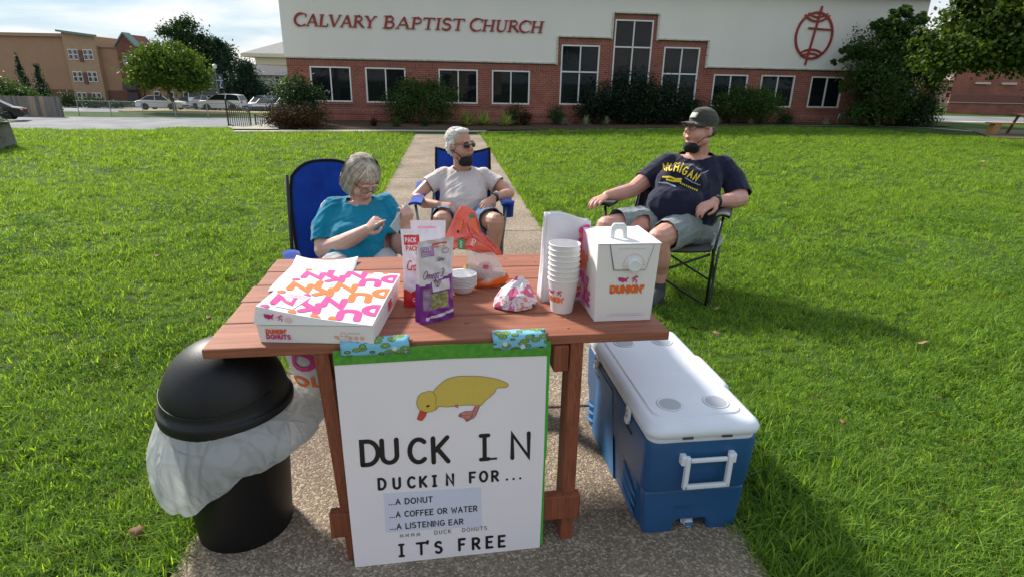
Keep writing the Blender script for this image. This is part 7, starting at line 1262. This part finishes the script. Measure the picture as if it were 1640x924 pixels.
for hx, hy, kx, ky, kz, ax, ay in ((1.13, 4.22, .645, 3.92, .530, .66, 3.98), (1.38, 4.20, .985, 3.83, .475, 1.04, 3.90)):
    limb(m_, [R_(hx, hy, .47), R_((hx + kx) / 2, (hy + ky) / 2, .51), R_(kx, ky, kz)], [.125, .105, .078]); limb(m_, [R_(kx, ky, kz - .01), R_((kx + ax) / 2 + .01, (ky + ay) / 2, kz * .66), R_(ax, ay, .22), R_(ax, ay, .10)], [.074, .072, .052, .042])
organic('body', m_, sk3, p3, .0048, 3)
for ax, ay in ((.66, 3.98), (1.04, 3.90)): m_ = MB(); limb(m_, [R_(ax, ay, .055), R_(ax - .09, ay - .16, .042)], [.052, .045]); limb(m_, [R_(ax, ay, .14), R_(ax, ay, .06)], [.048, .053]); organic('shoe', m_, mat('shoe_dark', (.05, .05, .055), .7), p3, .006, 2)
m_ = MB(); m_.loft(ell([(1.24, 4.24, .225, .205, .47, -25), (1.225, 4.215, .262, .242, .54, -25), (1.225, 4.215, .268, .248, .63, -25), (1.25, 4.27, .252, .222, .73, -25), (1.30, 4.35, .245, .172, .83, -25), (1.335, 4.40, .232, .138, .91, -25), (1.345, 4.41, .165, .108, .965, -25), (1.35, 4.41, .102, .090, .995, -25)], 32))
limb(m_, [R_(1.16, 4.44, .895), R_(1.04, 4.385, .83), R_(.945, 4.325, .765)], [.094, .088, .080]); limb(m_, [R_(1.525, 4.35, .890), R_(1.603, 4.27, .80), R_(1.625, 4.175, .715)], [.098, .092, .086]); m_.ball(R_(1.15, 4.105, .655), (.215, .16, .165), 16); m_.ball(R_(1.19, 4.17, .79), (.19, .14, .15), 16); m_.ball(R_(1.15, 4.11, .56), (.20, .15, .11), 16)
o = organic('t_shirt', m_, navy, p3, .0065, 14, disp=.0062, dscale=.055)
hemcut(o, [(R_(.955, 4.33, .775), (-.8, -.5, -.45), R_(.90, 4.29, .74), .15), (R_(1.622, 4.175, .735), (.0, -.6, -.8), R_(1.62, 4.13, .66), .15), (R_(1.345, 4.39, .985), (-.15, -.35, 1), R_(1.345, 4.40, 1.03), .13)])
shirt3 = o
m_ = MB(); m_.loft(ell([(1.26, 4.28, .225, .195, .36, -25), (1.25, 4.25, .245, .225, .46, -25), (1.25, 4.25, .235, .21, .52, -25)]))
for hx, hy, kx, ky, kz in ((1.13, 4.22, .645, 3.92, .530), (1.38, 4.20, .985, 3.83, .475)): limb(m_, [R_(hx, hy, .475), R_(hx * .55 + kx * .45, hy * .55 + ky * .45, .515), R_(hx * .2 + kx * .8, hy * .2 + ky * .8, kz + .005)], [.142, .130, .118])
o = organic('shorts', m_, greys, p3, .0062, 3, disp=.0062, dscale=.045)
hemcut(o, [(R_(.715, 3.965, .53), (-.85, -.52, .05), R_(.66, 3.93, .53), .21), (R_(1.035, 3.885, .49), (-.72, -.68, .05), R_(.99, 3.84, .48), .20)])
capm = cloth('cap_olive_grey', (.075, .072, .060), (.05, .048, .04), .5)
m_ = MB(); hb(m_, Mh, (0, .020, .058), (.083, .100, .084)); hb(m_, Mh, (0, -.020, .085), (.060, .050, .050)); hb(m_, Mh, (0, .018, .035), (.083, .100, .050)); o = organic('cap', m_, capm, p3, .005, 2); trim_below(o, lambda c: 1 if (Mh.inverted() @ c).z < .024 - .09 * ((Mh.inverted() @ c).y - .02) * -1 * .25 else -1); md = o.modifiers.new('t', 'SOLIDIFY'); md.thickness = .004
m_ = MB(); m_.grid(lambda u, v: tuple(Mh @ Vector(((u - .5) * .155 * (1 - .25 * v * v), -.070 - .085 * v * math.sqrt(max(.05, 1 - (2 * u - 1) ** 2 * .75)) + .050 * (2 * u - 1) ** 2, .044 - .012 * v - .020 * (2 * u - 1) ** 2))), 14, 8); m_.build('brim', capm, o, True, solid=.005)
m_ = MB(); m_.grid(lambda u, v: tuple(Mh @ Vector(((u - .5) * .052, -.0840 + .018 * v + .004 * (2 * u - 1) ** 2, .066 + .032 * v))), 4, 4); m_.build('cap_patch', mat('patch_pale', (.50, .50, .44), .8), o, True, solid=.003)
m_ = MB(); hb(m_, Mh, (0, .045, .0), (.079, .075, .045)); organic('hair', m_, mat('hair_brown_grey', (.12, .085, .06), .9), p3, .005, 1)
face_bits(p3, Mh, (.45, .16, .14)); glasses(p3, Mh, False); chin_mask(p3, Mh, zc=-.104, yc=-.050); watch(p3, R_(1.398, 3.992, .706), R_(1.385, 3.985, .705), .040, (-.05, -.45, 1))
# shirt print laid on the cloth by projection on the built shirt
from mathutils.bvhtree import BVHTree
def project_print(o, origin, ex, ey, par, items):
    bm_ = bmesh.new(); bm_.from_mesh(o.data); bv = BVHTree.FromBMesh(bm_); bm_.free(); ex = Vector(ex).normalized(); ey = Vector(ey); ey = (ey - ex * ey.dot(ex)).normalized(); n = ex.cross(ey); O = Vector(origin)
    for nm, mt, draw in items:
        mb = MB(); draw(mb, lambda x, y, z: tuple(O + ex * x + ey * y + n * (.35 + z))); bm2 = bmesh.new(); me = mb.mesh(nm); bm2.from_mesh(me); bmesh.ops.subdivide_edges(bm2, edges=[e for e in bm2.edges if e.calc_length() > .005], cuts=3, use_grid_fill=True)
        for v in bm2.verts:
            h, nn, i, d = bv.ray_cast(v.co, -n)
            if h is not None: v.co = h + n * .009
            else: v.co = v.co - n * .30
        bm2.to_mesh(me); bm2.free(); finish(me, mt, False); obj(nm, me, par)
yel = mat('print_yellow', (.85, .62, .03), .7); lgp = mat('print_light_blue', (.30, .36, .45), .7)
def arch(mb, f): 
    t = 'MICHIGAN'; x = -.162
    for i, c in enumerate(t):
        y = .042 * math.cos((i - 3.5) / 4 * 1.35) - .010 - (i - 3) * .004; h = .050 + .005 * math.cos((i - 3.5)); a = -(i - 3.5) * .095
        g = lambda px, py, pz, x=x, y=y, a=a: f(x + px * math.cos(a) - py * math.sin(a), y + px * math.sin(a) + py * math.cos(a), pz)
        sq = .95 if c == 'M' else .72; text(mb, c, h, .0088, g, 0, 0, squash=sq); x += (GL[c][0] * sq + .30) * h
def sub(mb, f):
    f0 = f; f = lambda x, y, z: f0(x * 1.25, y * 1.25 - .004, z)
    ribbon(mb, [(-.10, -.012), (-.06, -.006), (-.03, -.014), (.0, -.010)], .010, 0, f); ribbon(mb, [(-.075, -.022), (-.04, -.026), (0, -.022)], .010, .0002, f)
    for i in range(9): ribbon(mb, [(.0 + i * .011, -.030 - i * .0035), (.006 + i * .011, -.032 - i * .0035)], .0085, .0001 * (i % 2), f, caps=0)
def sub2(mb, f):
    f0 = f; f = lambda x, y, z: f0(x * 1.25, y * 1.25 - .004, z)
    ribbon(mb, [(-.115, -.045), (-.07, -.040), (-.02, -.052)], .008, 0, f); ribbon(mb, [(.02, .0), (.06, -.018), (.10, -.030)], .005, 0, f); ribbon(mb, [(.09, .03), (.115, .05)], .005, 0, f); ribbon(mb, [(.02, .062), (.03, .074)], .004, 0, f)
ey3 = (-.25, .22, .92)
project_print(shirt3, R_(1.185, 4.12, .852), (.90, -.40, -.06), ey3, p3, [('print_yellow', yel, arch), ('print_yellow', yel, sub), ('print_blue', lgp, sub2)])
# crumpled white rag hanging from the right chair
m_ = MB(); m_.grid(lambda u, v: (1.42 + .055 * u + .012 * math.sin(6 * v), 4.02 + .014 * math.sin(9 * u + 5 * v), .475 - .115 * v - .02 * u), 10, 12); o = m_.build('white_cloth', mat('rag_white', (.62, .66, .68), .7, bump=.6, bscale=30), None, True, solid=.003); tag(o, 'small white cloth hanging from the seat of the black camp chair', 'cloth')
# ================================================================ GRASS BLADES
gleaf = leafmat('grass_blade', (.065, .14, .024), (.275, .43, .080), .5, tcol=(2.1, 1.9, .45), nscale=1.1, rough=.6, gain=1.9)
gdry = leafmat('grass_dry', (.10, .09, .03), (.20, .17, .06), .3, tcol=(1.2, 1.1, .6), nscale=1)
def tuft(n, hgt, spread, w, seed, lay=.5, m=None):
    r = random.Random(seed); V = []; F = []
    for i in range(n):
        a = r.uniform(0, 2 * PI); px, py = r.gauss(0, spread), r.gauss(0, spread); h = hgt * r.uniform(.55, 1.15); ln = r.uniform(.15, 1) * lay; ww = w * r.uniform(.7, 1.3); b = len(V); side = (-math.sin(a), math.cos(a)); tw = r.uniform(-.6, .6)
        for k in range(4):
            t = k / 3; d = h * ln * t * t * 1.3; z = h * t * (1 - .45 * ln * t); wk = ww * (1 - t ** 1.7) * .5 + .0002; sx, sy = side[0] * math.cos(tw * t) - side[1] * math.sin(tw * t), side[1] * math.cos(tw * t) + side[0] * math.sin(tw * t)
            V += [(px + math.cos(a) * d - sx * wk, py + math.sin(a) * d - sy * wk, z), (px + math.cos(a) * d + sx * wk, py + math.sin(a) * d + sy * wk, z)]
        F += [(b + 2 * k, b + 2 * k + 1, b + 2 * k + 3, b + 2 * k + 2) for k in range(3)]
    me = bpy.data.meshes.new('tuft'); me.from_pydata(V, [], F); finish(me, m or gleaf, True); return bpy.data.objects.new('tuft', me)
def grassfield(name, pts, rots, scs, srcs, label):
    col = bpy.data.collections.new(name + '_tufts')
    for s in srcs: col.objects.link(s)
    me = bpy.data.meshes.new(name); me.vertices.add(len(pts)); me.vertices.foreach_set('co', np.asarray(pts, np.float32).ravel())
    for an, ar, tp in (('rot', rots, 'FLOAT_VECTOR'), ('sc', scs, 'FLOAT')):
        at = me.attributes.new(an, tp, 'POINT'); at.data.foreach_set('vector' if tp == 'FLOAT_VECTOR' else 'value', np.asarray(ar, np.float32).ravel())
    o = bpy.data.objects.new(name, me); COL.objects.link(o); o['kind'] = 'stuff'; o['label'] = label; o['category'] = 'grass'
    ng = bpy.data.node_groups.new(name, 'GeometryNodeTree'); ng.interface.new_socket('Geometry', in_out='INPUT', socket_type='NodeSocketGeometry'); ng.interface.new_socket('Geometry', in_out='OUTPUT', socket_type='NodeSocketGeometry')
    N = ng.nodes.new; L = ng.links.new; gi = N('NodeGroupInput'); go = N('NodeGroupOutput'); ip = N('GeometryNodeInstanceOnPoints'); ci = N('GeometryNodeCollectionInfo'); ci.inputs[0].default_value = col; ci.inputs['Separate Children'].default_value = True; ci.inputs['Reset Children'].default_value = True
    a1 = N('GeometryNodeInputNamedAttribute'); a1.data_type = 'FLOAT_VECTOR'; a1.inputs[0].default_value = 'rot'; a2 = N('GeometryNodeInputNamedAttribute'); a2.data_type = 'FLOAT'; a2.inputs[0].default_value = 'sc'
    L(gi.outputs[0], ip.inputs['Points']); L(ci.outputs[0], ip.inputs['Instance']); ip.inputs['Pick Instance'].default_value = True
    e2r = N('FunctionNodeEulerToRotation'); L(a1.outputs[0], e2r.inputs[0]); L(e2r.outputs[0], ip.inputs['Rotation']); L(a2.outputs[0], ip.inputs['Scale']); L(ip.outputs[0], go.inputs[0])
    md = o.modifiers.new('grass', 'NODES'); md.node_group = ng; return o
def pathdist(x, y):      # signed distance outside the concrete path edge
    return np.abs((x - PA.x) * PN.x + (y - PA.y) * PN.y) - PW
def lawn_pts(n, x0, x1, y0, y1, keep):
    x = rng.uniform(x0, x1, n); y = rng.uniform(y0, y1, n); k = keep(x, y); return x[k], y[k]
wave = lambda x, y: .5 + .5 * np.sin(x * 1.3 + 1.1 * np.sin(y * .9)) * np.sin(y * 1.7 + 1.3 * np.sin(x * .7 + 2))
wave2 = lambda x, y: .5 + .25 * np.sin(x * 5.3 + 2 * np.sin(y * 3.1)) + .25 * np.sin(y * 6.1 + 2 * np.sin(x * 2.7 + 1))
def emit(name, bands, srcs, label):
    P, Rr, Sc = [], [], []
    for (dens, rad0, rad1, s0, s1) in bands:      # rings of distance from the viewer's spot
        xr = rad1 * 1.02; n = int(dens * 2 * xr * (rad1 - (-1)))
        x, y = lawn_pts(n, -xr, xr, .3, rad1, lambda x, y: (np.hypot(x, y) >= rad0) & (np.hypot(x, y) < rad1) & (np.abs(x) < .96 * y + 1.5) & (rng.random(len(x)) < 1.15 - .75 * wave2(x * .9 + 1, y * .9) * wave(x * .6, y * .6 + 4)) & (pathdist(x, y) > .030 + .02 * np.sin(y * 7) * np.sin(y * 2.3)))
        bedy = np.interp(x, [-8.1, -3.8, -.9, 1.2, 4.2, 9.1, 13.4, 20], [16.6, 17.7, 18.3, 19.3, 20.4, 21.85, 22.9, 19.5]); crest = 16.9 + .10 * (x + 8)
        ok = (y < np.where(x < -8, 19, bedy)) & ~((x > 13) & (y > 21.6 - (x - 15.8) * 3.0)); x, y = x[ok], y[ok]
        edge = pathdist(x, y); s = rng.uniform(s0, s1, len(x)) * (.55 + .75 * wave(x, y) * wave2(x, y) + .15 * rng.random(len(x))) * (1 + .35 * np.exp(-(edge / .07) ** 2))
        z = np.array([H(a, b) for a, b in zip(x, y)]); P.append(np.stack([x, y, z], 1)); Sc.append(s); Rr.append(np.stack([rng.normal(0, .18, len(x)), rng.normal(0, .18, len(x)), rng.uniform(0, 2 * PI, len(x))], 1))
    return grassfield(name, np.concatenate(P), np.concatenate(Rr), np.concatenate(Sc), srcs, label)
emit('lawn_grass', [(1350, 0, 3.2, .75, 1.15), (800, 3.2, 6, .8, 1.25), (330, 6, 11, 1.0, 1.5), (130, 11, 24, 1.3, 2.0)], [tuft(16, .052, .020, .0042, 100 + i, lay=1.0) for i in range(7)] + [tuft(9, .075, .016, .0050, 120 + i, lay=.9) for i in range(2)] + [tuft(7, .04, .02, .004, 140, lay=1.2, m=gdry)], 'mown green lawn grass either side of the path')
# longer blades along the right edge of the path beside the cooler and along the near edges
def edge_tufts():
    P, Rr, Sc = [], [], []
    for side, n in ((1, 900), (-1, 700)):
        t = rng.uniform(-1.0, 16, n) ** 1.0; t = -1.0 + (t + 1) * rng.random(n); d = PW + np.abs(rng.normal(.03, .04, n)); x = PA.x + PD.x * t + side * PN.x * d; y = PA.y + PD.y * t + side * PN.y * d; dense = np.ones(n); s = rng.uniform(.7, 1.3, n)
        P.append(np.stack([x, y, np.zeros(n)], 1)); Sc.append(s); Rr.append(np.stack([np.zeros(n), np.zeros(n), rng.uniform(0, 2 * PI, n)], 1))
    n = 520; x = rng.uniform(.90, 1.5, n); y = rng.uniform(1.25, 2.4, n); k = (pathdist(x, y) > .0); x, y = x[k], y[k]; P.append(np.stack([x, y, 0 * x], 1)); Sc.append(rng.uniform(.6, 1.15, len(x)) * np.clip(1.55 - (x - .9) * 1.3, .5, 2)); Rr.append(np.stack([0 * x, 0 * x, rng.uniform(0, 2 * PI, len(x))], 1))
    grassfield('long_grass', np.concatenate(P), np.concatenate(Rr), np.concatenate(Sc), [tuft(13, .085, .018, .0050, 200 + i, lay=.9) for i in range(5)], 'longer grass hanging over the path edges and thick beside the cooler')
edge_tufts()
# clover and broad-leaved weeds
def clover():
    V = []; F = []
    r = random.Random(9)
    for i in range(14):
        px, py, z = r.gauss(0, .06), r.gauss(0, .06), r.uniform(.015, .04); a0 = r.uniform(0, 6)
        for k in range(3):
            a = a0 + k * 2.1; b = len(V); c, s = math.cos(a), math.sin(a); t1, t2 = r.uniform(-.005, .006), r.uniform(-.005, .006); V += [(px, py, z), (px + .007 * c - .005 * s, py + .007 * s + .005 * c, z + t1), (px + .013 * c, py + .013 * s, z + (t1 + t2)), (px + .007 * c + .005 * s, py + .007 * s - .005 * c, z + t2)]; F.append((b, b + 1, b + 2, b + 3))
    me = bpy.data.meshes.new('tuft'); me.from_pydata(V, [], F); finish(me, leafmat('clover_leaf', (.035, .10, .012), (.085, .19, .025), .4, nscale=.5, rough=.75), False); return bpy.data.objects.new('clover', me)
x = rng.uniform(-6, 6, 5000); y = rng.uniform(.8, 7, 5000); k = (pathdist(x, y) > .03) & (np.abs(x) < .96 * y + 1) & (wave(x * 1.7 + 3, y * 1.9) > .55); x, y = x[k], y[k]
grassfield('clover_patches', np.stack([x, y, 0 * x], 1), np.stack([rng.normal(0,.3,len(x)), rng.normal(0,.3,len(x)), rng.uniform(0, 6.28, len(x))], 1), rng.uniform(.7, 1.2, len(x)), [clover()], 'small clover leaves growing among the lawn grass')
# fallen leaves
lfm = [mat('dead_leaf_tan', (.48, .30, .15), .7, col2=(.33, .18, .09), nscale=40), mat('dead_leaf_brown', (.22, .11, .05), .8, col2=(.14, .07, .035), nscale=40)]
def dead_leaf(x, y, s, rz, k, label):
    pts = [(0, -.5), (.12, -.3), (.42, -.34), (.34, -.12), (.55, .08), (.26, .16), (.22, .36), (0, .55), (-.2, .34), (-.3, .14), (-.52, .05), (-.32, -.12), (-.40, -.34), (-.1, -.3)]
    m_ = MB(); m_.add([(0, 0, .22 * s * .3)] + [(a * s, b * s, .35 * s * (a * a + .4 * b * b) + .1 * s * math.sin(5 * a)) for a, b in pts], [(0, i + 1, (i + 1) % 14 + 1) for i in range(14)])
    o = m_.build('fallen_leaf', lfm[k], None, True, solid=.0006); o.location = (x, y, H(x, y) + .045); o.rotation_euler = (random.uniform(-.4, .4), random.uniform(-.4, .4), rz); tag(o, label, 'leaf', 'dry leaves fallen on the lawn')
dead_leaf(2.448, 3.167, 0.060, 5.74, 0, 'curled tan leaf on the grass at mid right, nearest the right edge')
dead_leaf(7.532, 13.502, 0.090, 5.69, 0, 'tan leaf on the far lawn below the round emblem')
dead_leaf(7.263, 14.345, 0.080, 0.34, 0, 'small tan leaf left of the larger one below the emblem')
dead_leaf(10.105, 12.801, 0.090, 0.51, 0, 'tan leaf on the far lawn near the wooden bench')
dead_leaf(1.248, 3.244, 0.060, 5.01, 1, 'brown leaf on the grass just behind the cooler lid, right one of two')
dead_leaf(1.127, 3.323, 0.060, 4.42, 1, 'brown leaf on the grass behind the cooler lid, left one of two')
dead_leaf(1.380, 3.663, 0.050, 4.02, 0, 'pale leaf scrap on the grass in front of the black chair')
dead_leaf(-1.207, 1.521, 0.050, 1.85, 1, 'brown leaf on the grass in front of the bin liner')
dead_leaf(-2.009, 2.654, 0.035, 3.64, 0, 'pale leaf on the grass level with the bin dome')
dead_leaf(-2.935, 4.607, 0.050, 3.64, 1, 'small brown leaf on the lawn left of the blue chair')
dead_leaf(2.096, 2.516, 0.030, 3.49, 1, 'tiny brown leaf on the grass right of the cooler')
dead_leaf(-3.813, 5.265, 0.050, 0.95, 1, 'small dark leaf on the lawn at far left')
dead_leaf(-1.870, 3.318, 0.040, 2.58, 1, 'dark leaf on the grass left of the table corner')
dead_leaf(1.500, 2.274, 0.030, 2.36, 1, 'tiny brown leaf right of the cooler, nearest it')
